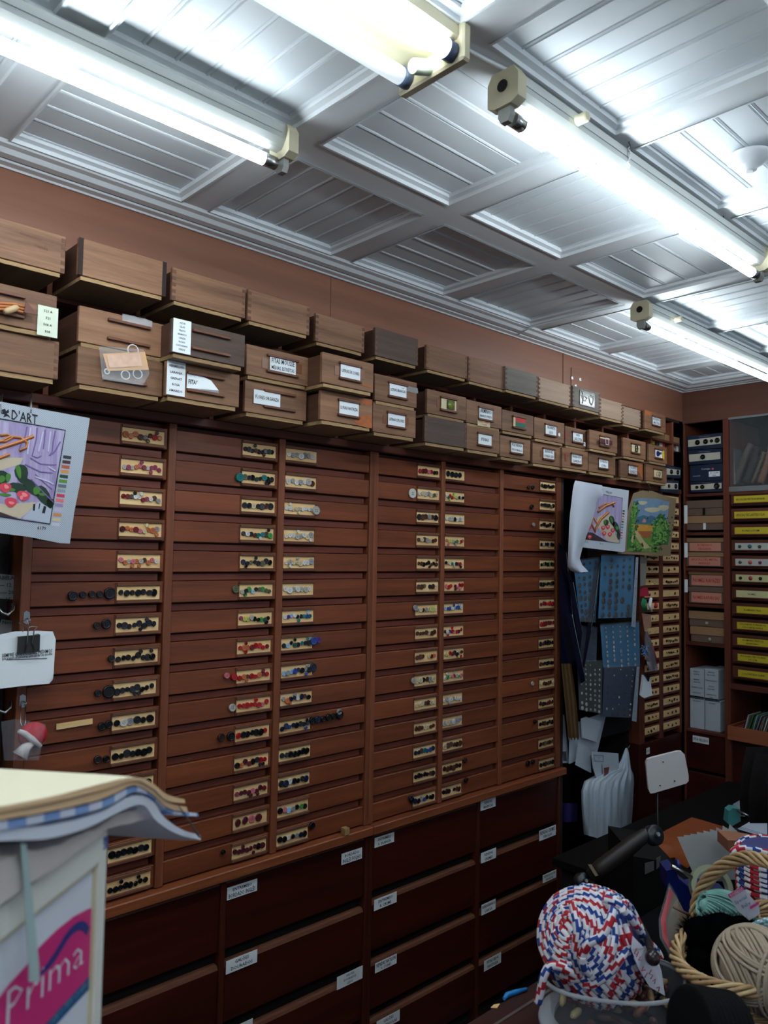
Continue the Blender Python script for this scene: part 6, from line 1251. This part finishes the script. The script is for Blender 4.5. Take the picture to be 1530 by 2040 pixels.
# mint skein with paper label
t = thing('mint_skein', onD(1450, 1860, 1.6), 'mint green baby wool skein with a white paper label in the basket', 'skein')
mb = MB(); rr_ = random.Random(4); MINT = plain('mint_wool', (132, 184, 176), 0.9, noise=0.2, nscale=40)
for k in range(150):
    q = 6.2832 * k / 150; rad = rr_.uniform(0.75, 1.0); pts = []
    for i in range(14):
        f = i / 13; w = (0.25 + 0.75 * math.sin(math.pi * (0.12 + 0.76 * f))) * rad
        c = onD(1398 + 98 * f, 1800 + 45 * f + 10 * math.sin(3.14 * f) * 0 , 1.62); ax = (onD(1496, 1845, 1.62) - onD(1398, 1800, 1.62)).normalized(); a = ax.cross(view).normalized(); b = ax.cross(a)
        qq = q + 0.9 * f; pts.append(c + (a * math.cos(qq) * 0.047 + b * math.sin(qq) * 0.04) * w)
    mb.tube(pts, 0.0019, 4)
_a, _b = onD(1396, 1799, 1.62), onD(1498, 1846, 1.62)
mb.tube([_a + (_b - _a) * f for f in (0, .15, .35, .5, .65, .85, 1)], [0.006, 0.022, 0.034, 0.037, 0.034, 0.022, 0.006], 14)
mb.build('wool_strands', MINT, t)
lp = [onD(a, b, 1.555) for a, b in ((1449, 1782), (1478, 1766), (1512, 1805), (1514, 1820), (1493, 1834), (1470, 1815))]
mb = MB().prism(lp, -view * 0.001); mb.build('paper_band', plain('label_white', (206, 204, 214), 0.5), t)
n_ = (lp[1] - lp[0]).cross(lp[4] - lp[0]).normalized(); n_ = n_ if n_.dot(view) > 0 else -n_
MB().prism([p + n_ * 0.0008 for p in [onD(a, b, 1.554) for a, b in ((1449, 1782), (1478, 1766), (1483, 1772), (1454, 1789))]], n_ * 0.0004).build('pink_band', plain('hot_pink_print', (214, 60, 130), 0.5), t)
uL = (onD(1478, 1766, 1.553) - onD(1449, 1782, 1.553)).normalized(); vL = n_.cross(uL).normalized()
if vL.z < 0: vL = -vL
mb = MB(); write(mb, 'ROSÁRIOS', onD(1467, 1777.5, 1.5525), uL, vL, n_, 0.0046, 0.028, 0); mb.build('band_text', plain('label_white', (206, 204, 214), 0.5), t)
mb = MB(); write(mb, 'Special', onD(1475, 1792, 1.5525), uL, vL, n_, 0.007, 0.03, 0); write(mb, 'Baby', onD(1486, 1802, 1.5525), uL, vL, n_, 0.007, 0.024, 0); mb.build('label_text', plain('blue_violet_print', (90, 110, 160), 0.5), t)
MB().prism([p + n_ * 0.0008 for p in [onD(a, b, 1.554) for a, b in ((1493, 1806), (1510, 1796), (1512, 1800), (1495, 1811))]], n_ * 0.0004).build('pink_bar', plain('hot_pink_print', (214, 60, 130), 0.5), t)
# striped rope coil standing behind
t = thing('rope_coil', onD(1530, 1850, 1.75), 'upright coil of the striped rope behind the mint skein at the right edge', 'coil')
mb = MB(); c0 = onD(1542, 1860, 1.78); up_ = (onD(1535, 1690, 1.78) - c0)
ax = up_.normalized(); a = ax.orthogonal().normalized(); b = ax.cross(a)
for k in range(15): mb.tube(resample([c0 + up_ * ((k + 0.5) / 15) + (a * math.cos(q) + b * math.sin(q)) * 0.07 + ax * 0.003 * math.sin(q * 2 + k) for q in [6.2832 * i / 60 for i in range(61)]], 0.0038), 0.0068, 8, mf=chev, caps=False)
mb.tube(resample(smooth_path([onD(x_, y_, 1.69) for x_, y_ in ((1458, 1700), (1466, 1692), (1490, 1690), (1515, 1696), (1540, 1700))]), 0.0038), 0.0068, 8, mf=chev)
mb.build('rope_winding', [RWH, RRD, RBL], t)
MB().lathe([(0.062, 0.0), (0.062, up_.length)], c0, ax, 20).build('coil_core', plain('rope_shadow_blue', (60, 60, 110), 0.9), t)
mb = MB()
for k in range(5): mb.tube(resample(smooth_path([onD(1490 + 8 * k, 1852 + 4 * k, 1.52), onD(1510 + 6 * k, 1838 + 5 * k, 1.5), onD(1545, 1828 + 7 * k, 1.5)]), 0.0038), 0.0045, 8, mf=lambda i, j: 0 if (i + abs(j - 4)) % 3 else 1)
mb.build('aqua_twine', [plain('aqua_twine', (110, 176, 190), 0.85), RWH], label='hank of aqua and white twine at the right edge of the basket', cat='twine')
# cellophane pack, stick, black spool
t = thing('cellophane_pack', onD(1350, 1980, 1.6), 'upright red and cream printed pack in cellophane left of the basket', 'pack')
MB().prism([onD(a, b, d) for a, b, d in ((1334, 1766, 1.66), (1350, 1790, 1.68), (1378, 1845, 1.7), (1378, 1900, 1.66), (1388, 1985, 1.6), (1376, 1990, 1.58), (1344, 1905, 1.58), (1322, 1868, 1.6), (1317, 1832, 1.62))], -view * 0.004).build('cream_panel', plain('dull_cream', (150, 134, 110), 0.7), t)
MB().prism([onD(a, b, d) for a, b, d in ((1334, 1768, 1.654), (1342, 1780, 1.654), (1326, 1832, 1.614), (1330, 1872, 1.594), (1348, 1912, 1.574), (1342, 1905, 1.574), (1320, 1868, 1.594), (1316, 1832, 1.614))], view * 0.001).build('red_stripe', plain('pack_red', (190, 60, 70), 0.35), t)
MB().prism([onD(a, b, d) for a, b, d in ((1333, 1758, 1.65), (1350, 1786, 1.67), (1352, 1900, 1.6), (1376, 1992, 1.56), (1340, 1912, 1.56), (1314, 1868, 1.59), (1312, 1830, 1.61))], view * 0.0005).build('cellophane', CLEARF, t)
MB().tube([onD(1341, 1807, 1.6), onD(1374, 1823, 1.6)], [0.0022, 0.0032], 8).build('wooden_stick', plain('stick_brown', (96, 66, 54), 0.6), label='short wooden stick poking out beside the black fur', cat='stick')
t = thing('black_ribbon_roll', onD(1400, 2060, 1.3), 'fat roll of black ribbon at the bottom edge in front of the basket', 'roll')
c = onD(1372, 2045, 1.27); ax = (RI * 0.95 - UP * 0.28 + FW * 0.25).normalized(); mb = MB(); pr = [(0.012, -0.001), (0.052, -0.001)]
for k in range(9): pr += [(0.058, 0.001 + k * 0.0095), (0.061, 0.004 + k * 0.0095), (0.058, 0.008 + k * 0.0095)]
mb.lathe(pr + [(0.05, 0.088), (0.012, 0.088)], c, ax, 32).build('ribbon_winding', plain('black_ribbon', (7, 8, 10), 0.8, spec=0.15), t)

# ---------------------------------------------------------------- desk behind the counter
DZ_ = 0.78
t = thing('back_desk', (2.9, -1.0, 0), 'dark office desk behind the counter at the right', 'desk')
dx0 = onZ(1290, 1690, DZ_).x; 
dA, dB_, = onZ(1285, 1668, DZ_), onZ(1400, 1625, DZ_)
MB().box(2.42, 3.9, -1.35, dA.y + 0.12, DZ_ - 0.03, DZ_, b=0.003).build('desk_top', plain('dark_desk_top', (12, 10, 10), 0.8, spec=0.15), t)
MB().box(2.45, 3.86, -1.3, dA.y + 0.1, 0.0, DZ_ - 0.03).build('desk_body', BLACKW, t)
t = thing('leather_pad', (dx0 + 0.3, dA.y, DZ_), 'orange-brown leather cushion draped over the desk edge', 'cushion')
P = []
for i, row in enumerate((((1270, 1700), (1300, 1712), (1330, 1724), (1362, 1742)), ((1283, 1688), (1310, 1700), (1340, 1712), (1372, 1728)), ((1300, 1668), (1330, 1680), (1365, 1692), (1400, 1706)), ((1330, 1652), (1360, 1662), (1400, 1674), (1440, 1688)), ((1378, 1628), (1400, 1634), (1440, 1646), (1478, 1660)))):
    P.append([onZ(a, b, DZ_ + (0.012 if i > 1 else (0.006 if i == 1 else -0.04)) + 0.008 * math.sin(j * 1.9 + i)) for j, (a, b) in enumerate(row)])
MB().grid(P).build('leather', plain('orange_leather', (150, 74, 34), 0.45, noise=0.25, nscale=12), t)
for k in range(9):
    f = k / 8; a0 = [(1349 + 13 * k * 1.0, 1667 - 3.2 * k), (1412 + 8 * k, 1660 - 0.3 * k + 6), (1430 + 6 * k, 1745 + k), (1386 + 6 * k, 1752 + k)]
    MB().prism([onD(a, b, 2.0 + 0.012 * k) for a, b in a0], view * 0.0008).build('glassine_envelope', plain('glassine', (190, 194, 192), 0.4, alpha=0.9), label='translucent white envelope in the fanned bunch on the desk, %s' % ['foremost', 'second from the front', 'third from the front', 'fourth from the front', 'middle one', 'fourth from the back', 'third from the back', 'second from the back', 'rearmost'][k] if k != 3 else 'translucent white envelope in the fanned bunch, just before the middle one', cat='envelope', group='fanned envelopes on the desk')
t = thing('tape_dispenser', onD(1370, 1800, 1.9), 'blue desk tape dispenser with a roll of pale tape, behind the basket', 'tape dispenser')
BL = plain('cobalt_plastic', (22, 34, 100), 0.3)
MB().prism([onD(a, b, 1.86) for a, b in ((1328, 1735), (1345, 1730), (1352, 1750), (1378, 1772), (1402, 1768), (1450, 1780), (1450, 1830), (1350, 1830), (1330, 1770))], FW * 0.05).build('body', BL, t)
MB().box(0, 0, 0, 0, 0, 0) if False else MB().tube([onD(1337, 1725, 1.84), onD(1378, 1748, 1.84)], 0.005, 8).build('metal_cutter', METAL, t)
MB().lathe([(0.01, -0.004), (0.014, 0.0), (0.01, 0.004)], onD(1350, 1723, 1.85), RI, 12).build('blue_knob', BL, t)
c = onD(1416, 1768, 1.84); r1, r0 = 0.049, 0.037; mb = MB(); mb.lathe([(r0, -0.01), (r1, -0.01), (r1, 0.01), (r0, 0.01), (r0, -0.01)], c, view + RI * 0.25, 32); mb.f = mb.f[:-2]; mb.m = mb.m[:-2]; mb.sm = [False] * len(mb.f)
mb.build('tape_roll', plain('pale_tape_roll', (150, 156, 130), 0.25), t)
# keyboard, papers, small desk things
t = thing('keyboard', onZ(1490, 1668, DZ_ + 0.002), 'black computer keyboard on the desk under white papers', 'keyboard')
kq = [onZ(a, b, DZ_ + 0.02) for a, b in ((1468, 1648), (1500, 1640), (1550, 1668), (1518, 1680))]
kq = [onZ(a, b, DZ_ + 0.02) for a, b in ((1474, 1668), (1462, 1652), (1505, 1648), (1525, 1674))]
MB().prism(kq, (0, 0, -0.016)).build('keyboard_case', BLACKP, t)
mb = MB()
for i in range(5):
    for j in range(7):
        u, v = (i + 0.5) / 5, (j + 0.5) / 7; p = (kq[1] * (1 - v) + kq[2] * v) * (1 - u) + (kq[0] * (1 - v) + kq[3] * v) * u; e = (kq[2] - kq[1]) / 7 * 0.4; g = (kq[0] - kq[1]) / 5 * 0.4; mb.obox(p + UZ * 0.003, e, g, UZ * 0.003)
mb.build('keys', plain('grey_black_keys', (46, 48, 54), 0.3), t)
for i in range(3): MB().prism([onZ(a + 3 * i, b - 2 * i, DZ_ + 0.03 + 0.003 * i) for a, b in ((1470, 1652), (1505, 1632), (1560, 1634), (1560, 1672), (1522, 1668))], (0, 0, 0.002)).build('loose_paper', plain('blue_white_paper', (196, 206, 222), 0.7), label='white paper sheet lying over the keyboard, %s of the three' % ('lowest', 'middle', 'topmost')[i], cat='paper', group='papers on the keyboard')
t = thing('teal_clip_box', onZ(1462, 1645, DZ_), 'small teal plastic holder with clips on the desk by the wall', 'holder')
MB().prism([onD(a, b, 2.45) for a, b in ((1449, 1640), (1452, 1616), (1460, 1610), (1474, 1612), (1476, 1636), (1458, 1646))], FW * 0.03).build('holder_body', plain('teal_plastic', (70, 140, 138), 0.3), t)
MB().tube([onD(1468, 1614, 2.44), onD(1500, 1630, 2.4)], 0.004, 6).build('metal_clip', METAL, t)
MB().prism([onZ(a, b, DZ_ + 0.05) for a, b in ((1460, 1602), (1490, 1585), (1496, 1590), (1484, 1612), (1468, 1610))], (0, 0, -0.03)).build('blue_white_tray', plain('blue_white_plastic', (150, 166, 178), 0.4), label='pale blue plastic tray beside the teal holder', cat='tray')
MB().prism([onD(a, b, 1.9) for a, b in ((1450, 1674), (1475, 1675), (1560, 1690), (1560, 1720), (1450, 1696))], FW * 0.06).build('kraft_block', plain('orange_kraft', (140, 88, 62), 0.7), label='brown cardboard box edge behind the rope coil', cat='box')
t = thing('computer_monitor', onD(1550, 1640, 2.4), 'black computer monitor seen from behind at the right edge, behind the desk papers', 'monitor')
P = [[onD(1505 - 14 * math.sin(2.2 * i / 7) + 14 * j, 1500 + 20 * i, 2.35 + 0.02 * math.cos(j)) for j in range(6)] for i in range(8)]
cb_ = onD(1550, 1560, 2.3)
MB().grid(P).grid([[p + FW * 0.06 for p in r] for r in P]).build('monitor_shell', BLACKP, t); MB().tube([cb_, V((cb_.x, cb_.y, DZ_ + 0.001))], 0.03, 10).build('monitor_stand', BLACKP, t)
# white plate on a pole
t = thing('pole_display', onD(1322, 1650, 2.55), 'white rounded plate with three screws on a thin pole, above the desk', 'display')
pc = [(1287, 1520), (1290, 1513), (1298, 1510), (1350, 1497), (1358, 1497), (1364, 1503), (1372, 1545), (1372, 1556), (1367, 1561), (1303, 1580), (1296, 1581), (1292, 1573)]
MB().prism([onD(a, b, 2.55) for a, b in pc], FW * 0.012).build('plate', plain('warm_white_plastic', (214, 212, 210), 0.4), t)
for a, b in ((1321, 1518), (1344, 1556), (1315, 1565)): MB().lathe([(0.0025, 0), (0.002, 0.001)], onD(a, b, 2.5485), -FW, 8).build('screw', BLACKP, t)
MB().tube([onD(1310, 1575, 2.56), V((onD(1310, 1575, 2.56).x, onD(1310, 1575, 2.56).y, DZ_))], 0.003, 8).build('pole', DMETAL, t)
t = thing('computer_case', V((2.1, -0.9, 0)), 'black computer case with two dim grey stickers standing behind the counter', 'computer')
q0, q1 = onD(1262, 1706, 2.2), onD(1345, 1720, 2.2)
MB().prism([q0, q1, V((q1.x, q1.y, 0.1)), V((q0.x, q0.y, 0.1))], V((FW.x, FW.y, 0)) * 0.25).build('case', plain('matte_black_case', (9, 9, 10), 0.8, spec=0.2), t)
for a, b, w in ((1285, 1716, 18), (1308, 1706, 8)):
    MB().prism([onD(a, b + 4, 2.196), onD(a + w, b, 2.196), onD(a + w, b + 18, 2.196), onD(a, b + 26, 2.196)], FW * 0.002).build('grey_sticker', plain('dim_grey_sticker', (90, 90, 92), 0.6), t)

# ================================================================ display rack with towels, close on the left
nR = V((0.632, -0.775, 0)).normalized(); uR = V((0.775, 0.632, 0)).normalized(); cR = EYE + V((0.311, 0.683, -0.248))
def PR(px, py, off=0.0): return onP(px, py, cR + nR * off, nR)
def cr_(x, y): return (x / 2.957, 1350 + y / 2.957)
t = thing('display_rack', V((cR.x - 0.1, cR.y - 0.1, 0)), 'white display rack with a magenta and blue sign, close at the lower left', 'rack')
RKW = plain('cream_white_rack', (238, 234, 222), 0.5); RKI = plain('rack_inner_white', (232, 234, 242), 0.5)
w_ = 0.36; top = cR.z
def rbox(u0, u1, n0, n1, z0, z1, name, mat):
    c = cR + uR * ((u0 + u1) / 2) + nR * ((n0 + n1) / 2); c.z = (z0 + z1) / 2
    MB().obox(c, uR * ((u1 - u0) / 2), nR * ((n1 - n0) / 2), UZ * ((z1 - z0) / 2)).build(name, mat, t)
rbox(-w_, 0, -0.16, -0.008, 0.0, top - 0.001, 'rack_body', RKW)
rbox(-0.0125, 0, -0.008, 0, 0.0, top, 'frame_stile', RKW); rbox(-w_, -w_ + 0.022, -0.008, 0, 0.0, top, 'frame_stile', RKW)
rbox(-w_ + 0.022, -0.0125, -0.008, 0, top - 0.023, top, 'frame_rail', RKW)
rbox(-w_ + 0.022, -0.0125, -0.008, -0.005, 0.0, top - 0.023, 'inner_panel', RKI)
rbox(-0.0155, -0.0125, -0.006, -0.002, 0.9, top - 0.023, 'inner_bead', plain('cream_bead', (214, 204, 170), 0.5)); rbox(-w_ + 0.022, -0.0125, -0.006, -0.002, top - 0.027, top - 0.023, 'inner_bead', plain('cream_bead', (214, 204, 170), 0.5))
MAG = plain('magenta_print', (222, 52, 128), 0.4); SBL = plain('petrol_blue_print', (20, 92, 136), 0.4); NVY = plain('navy_swoosh', (46, 60, 130), 0.4)
o_ = -0.0044
MB().add([PR(*cr_(a, b), o_) for a, b in ((-150, 1990), (-60, 1925), (0, 1880), (60, 1800), (170, 1680), (230, 1590), (330, 1490), (430, 1410), (520, 1362), (592, 1340), (590, 1440), (582, 1700), (430, 1865), (265, 2045), (100, 2240), (-150, 2500))], [tuple(range(16))]).build('magenta_sign', MAG, t, label='magenta sign with white lettering')
MB().add([PR(*cr_(a, b), o_ + 0.0002) for a, b in ((582, 1698), (582, 1775), (450, 1915), (300, 2080), (200, 2190), (150, 2190), (265, 2045), (430, 1865))], [tuple(range(8))]).build('blue_band', SBL, t)
sw_ = smooth_path([PR(*cr_(a, b), o_ + 0.0004) for a, b in ((220, 1760), (290, 1690), (350, 1600), (400, 1520), (450, 1470), (490, 1462), (520, 1495))], 5)
mb = MB(); n2 = len(sw_); L_, R_ = [], []
for i, p in enumerate(sw_):
    tn = (sw_[min(i + 1, n2 - 1)] - sw_[max(i - 1, 0)]).normalized(); s_ = tn.cross(nR).normalized() * 0.0034 * min(1, (i + 2) / 8); L_.append(p + s_); R_.append(p - s_)
mb.grid([L_, R_]); mb.build('swoosh', NVY, t)
WT = plain('sign_white', (232, 228, 236), 0.4)
def sign_text(s, a, b, hpx0, hpx1, mat, name, off):
    """lettering whose baseline runs between two points of the sign"""
    p0, p1 = PR(*cr_(*a), off), PR(*cr_(*b), off); vs, fs, w = text2d(s, -0.012); L = (p1 - p0).length; sx = L / w; u = (p1 - p0).normalized()
    h = (PR(*cr_(b[0], b[1] - hpx1), off) - p1).length; x0 = min(v[0] for v in vs); sy = h / 0.5
    MB().add([p0 + u * ((x - x0) * sx) + UZ * (y * sy) for x, y in vs], fs).build(name, mat, t)
sign_text('Prima', (35, 2062), (492, 1682), 0, 128, WT, 'sign_lettering', o_ + 0.0004)
sign_text('OEKO-TEX Certified', (290, 2060), (525, 1800), 0, 24, plain('band_lettering', (150, 196, 216), 0.4), 'band_lettering', o_ + 0.0005)
mb = MB(); c = PR(*cr_(541, 1412), o_ + 0.0003); mb.tube([c + uR * 0.0032 * math.cos(q) + UZ * 0.0045 * math.sin(q) for q in [0.524 * i for i in range(12)]], 0.0003, 4, closed=True); write(mb, 'R', c, uR, UZ, nR, 0.004, m=0, off=0.0002); mb.build('registered_mark', plain('mark_pink', (226, 130, 170), 0.5), t)
mb = MB()
for i in range(5):
    for j in range(3):
        if (i + j) % 2 == 0 or R.random() < 0.3: p = PR(208 + 2.6 * j, 1670 + 5 * i - j, 0.0003); mb.obox(p, uR * 0.0013, UZ * 0.0011, nR * 0.0002)
mb.build('blue_sticker_mark', plain('sticker_blue', (90, 100, 160), 0.5), t)
# hanging pale ribbon
P = [[PR(a + 0, b, 0.011 + 0.002 * math.sin(b * 0.02)), PR(a + w2, b, 0.011)] for a, b, w2 in ((41, 1680, 12), (46, 1740, 14), (50, 1800, 16), (54, 1860, 18), (58, 1920, 20), (58, 1956, 22))]
MB().grid(P).grid([[q - nR * 0.0006 for q in r] for r in P]).build('pale_ribbon', plain('pale_mint_ribbon', (178, 200, 196), 0.6), label='pale mint ribbon hanging down the face of the white rack', cat='ribbon')
# wrapped bundle and folded towels: profiles on the rack face, run back over the rack top
def slab(name, lab, cat, topc, botc, mat, off, depth, group=None, rag=0.0, mat2=None):
    """cloth layer: upper and lower edge curves (pixels on the near plane) swept back over the rack"""
    t = thing(name, PR(*topc[len(topc) // 2]), lab, cat, group)
    T = smooth_path([PR(*p, off) for p in topc], 8); n = len(T); B = smooth_path([PR(*p, off) for p in botc], 8)
    def samp(S, f): x = f * (len(S) - 1); i = min(int(x), len(S) - 2); return S[i] + (S[i + 1] - S[i]) * (x - i)
    N = 30; m = 12; Gt, Gb = [], []
    for k in range(m + 1):
        d = depth * k / m; rt, rb = [], []
        e = 0.35 if k in (0, m) else (0.1 if k in (1, m - 1) else 0.0)
        for i in range(N + 1):
            f = i / N; a, b = samp(T, f), samp(B, f); w = rag * math.sin(i * 0.9 + k * 0.8) + rag * 0.6 * math.sin(i * 2.3 - k)
            back = -nR * d + (nR * 0.003 if k == 0 else V()); mid = (a + b) / 2
            rt.append(a + (mid - a) * e + back + UZ * w); rb.append(b + (mid - b) * e + back + UZ * w * 0.5)
        Gt.append(rt); Gb.append(rb)
    mb = MB(); mb.grid(Gt, 0); mb.grid(Gb[::-1], 0); mb.grid([Gt[0], Gb[0]], 1); mb.grid([Gb[-1], Gt[-1]], 0); mb.grid([[r[-1] for r in Gt], [r[-1] for r in Gb]], 1); mb.grid([[r[0] for r in Gb], [r[0] for r in Gt]], 1)
    mb.build('cloth', [mat, mat2 or mat], t); return t
TC = plain('cream_towelling', (244, 236, 206), 0.95, bump=0.5, nscale=900); TO = plain('pale_orange_towelling', (246, 204, 156), 0.95, bump=0.5, nscale=900); TY = plain('pale_yellow_towelling', (228, 210, 160), 0.95, bump=0.5, nscale=900)
TW = plain('white_blue_towelling', (236, 238, 248), 0.95, bump=0.5, nscale=900)
m_, nt_, b_ = nodes('blue_gingham_towel'); tc_ = nt_.nodes.new('ShaderNodeTexCoord'); sx_ = nt_.nodes.new('ShaderNodeSeparateXYZ'); nt_.links.new(tc_.outputs['Object'], sx_.inputs[0])
w1 = nt_.nodes.new('ShaderNodeMath'); w1.operation = 'PINGPONG'; w1.inputs[1].default_value = 0.017; gt = nt_.nodes.new('ShaderNodeMath'); gt.operation = 'GREATER_THAN'; gt.inputs[1].default_value = 0.0085
nt_.links.new(sx_.outputs[0], w1.inputs[0]); nt_.links.new(w1.outputs[0], gt.inputs[0]); mx_ = nt_.nodes.new('ShaderNodeMix'); mx_.data_type = 'RGBA'; mx_.inputs[6].default_value = lin((228, 232, 246)); mx_.inputs[7].default_value = lin((138, 170, 220)); nt_.links.new(gt.outputs[0], mx_.inputs[0]); nt_.links.new(mx_.outputs[2], b_.inputs['Base Color']); b_.inputs['Roughness'].default_value = 0.95
GING = m_
WRAP = plain('grey_beige_wrapped_fabric', (214, 204, 196), 0.35, noise=0.15, nscale=30, bump=0.8)
dp = 0.15
slab('wrapped_bundle', 'greyish wrapped fabric bundle lying on top of the white rack', 'bundle', [(-60, 1702), (0, 1690), (100, 1672), (180, 1645), (240, 1612), (285, 1598)], [(-60, 1862), (0, 1819), (100, 1742), (180, 1681), (215, 1655), (290, 1640)], WRAP, 0.004, dp, rag=0.0012)
slab('white_towel', 'white towel edge drooping in a wave beyond the rack, lowest of the towels', 'towel', [(-60, 1650), (0, 1642), (100, 1636), (200, 1612), (262, 1578), (300, 1590), (325, 1625), (360, 1650), (393, 1660)], [(-60, 1688), (0, 1681), (90, 1677), (165, 1655), (232, 1622), (275, 1606), (300, 1636), (345, 1664), (396, 1676)], TW, 0.012, dp)
slab('gingham_towel', 'blue and white checked towel under the cream ones', 'towel', [(-60, 1622), (0, 1630), (100, 1612), (200, 1590), (262, 1562), (300, 1578), (340, 1610), (389, 1618)], [(-60, 1660), (0, 1656), (100, 1637), (200, 1612), (262, 1580), (300, 1592), (335, 1622), (391, 1628)], GING, 0.014, dp)
slab('orange_towel', 'pale orange folded towel in the middle of the towel stack', 'towel', [(-60, 1622), (0, 1612), (100, 1595), (200, 1570), (262, 1551), (300, 1568), (330, 1596), (366, 1604)], [(-60, 1650), (0, 1636), (100, 1618), (200, 1594), (262, 1566), (300, 1586), (330, 1612), (370, 1620)], TO, 0.016, dp, mat2=TO)
slab('cream_towel', 'cream towel folded on the very top of the towel stack', 'towel', [(-60, 1612), (0, 1602), (100, 1582), (200, 1556), (262, 1546), (296, 1556), (325, 1578), (362, 1590)], [(-60, 1628), (0, 1618), (100, 1600), (200, 1576), (262, 1556), (298, 1572), (328, 1598), (364, 1602)], TC, 0.018, dp, mat2=TO)
MB().tube([PR(352, 1600, 0.022), PR(372, 1628, 0.022), PR(394, 1662, 0.022), PR(398, 1668, 0.022)], [0.0004, 0.0008, 0.0014, 0.0008], 6).build('grey_thread', plain('grey_thread', (90, 84, 76), 0.6), label='dark grey cord end lying across the towel tips', cat='cord')
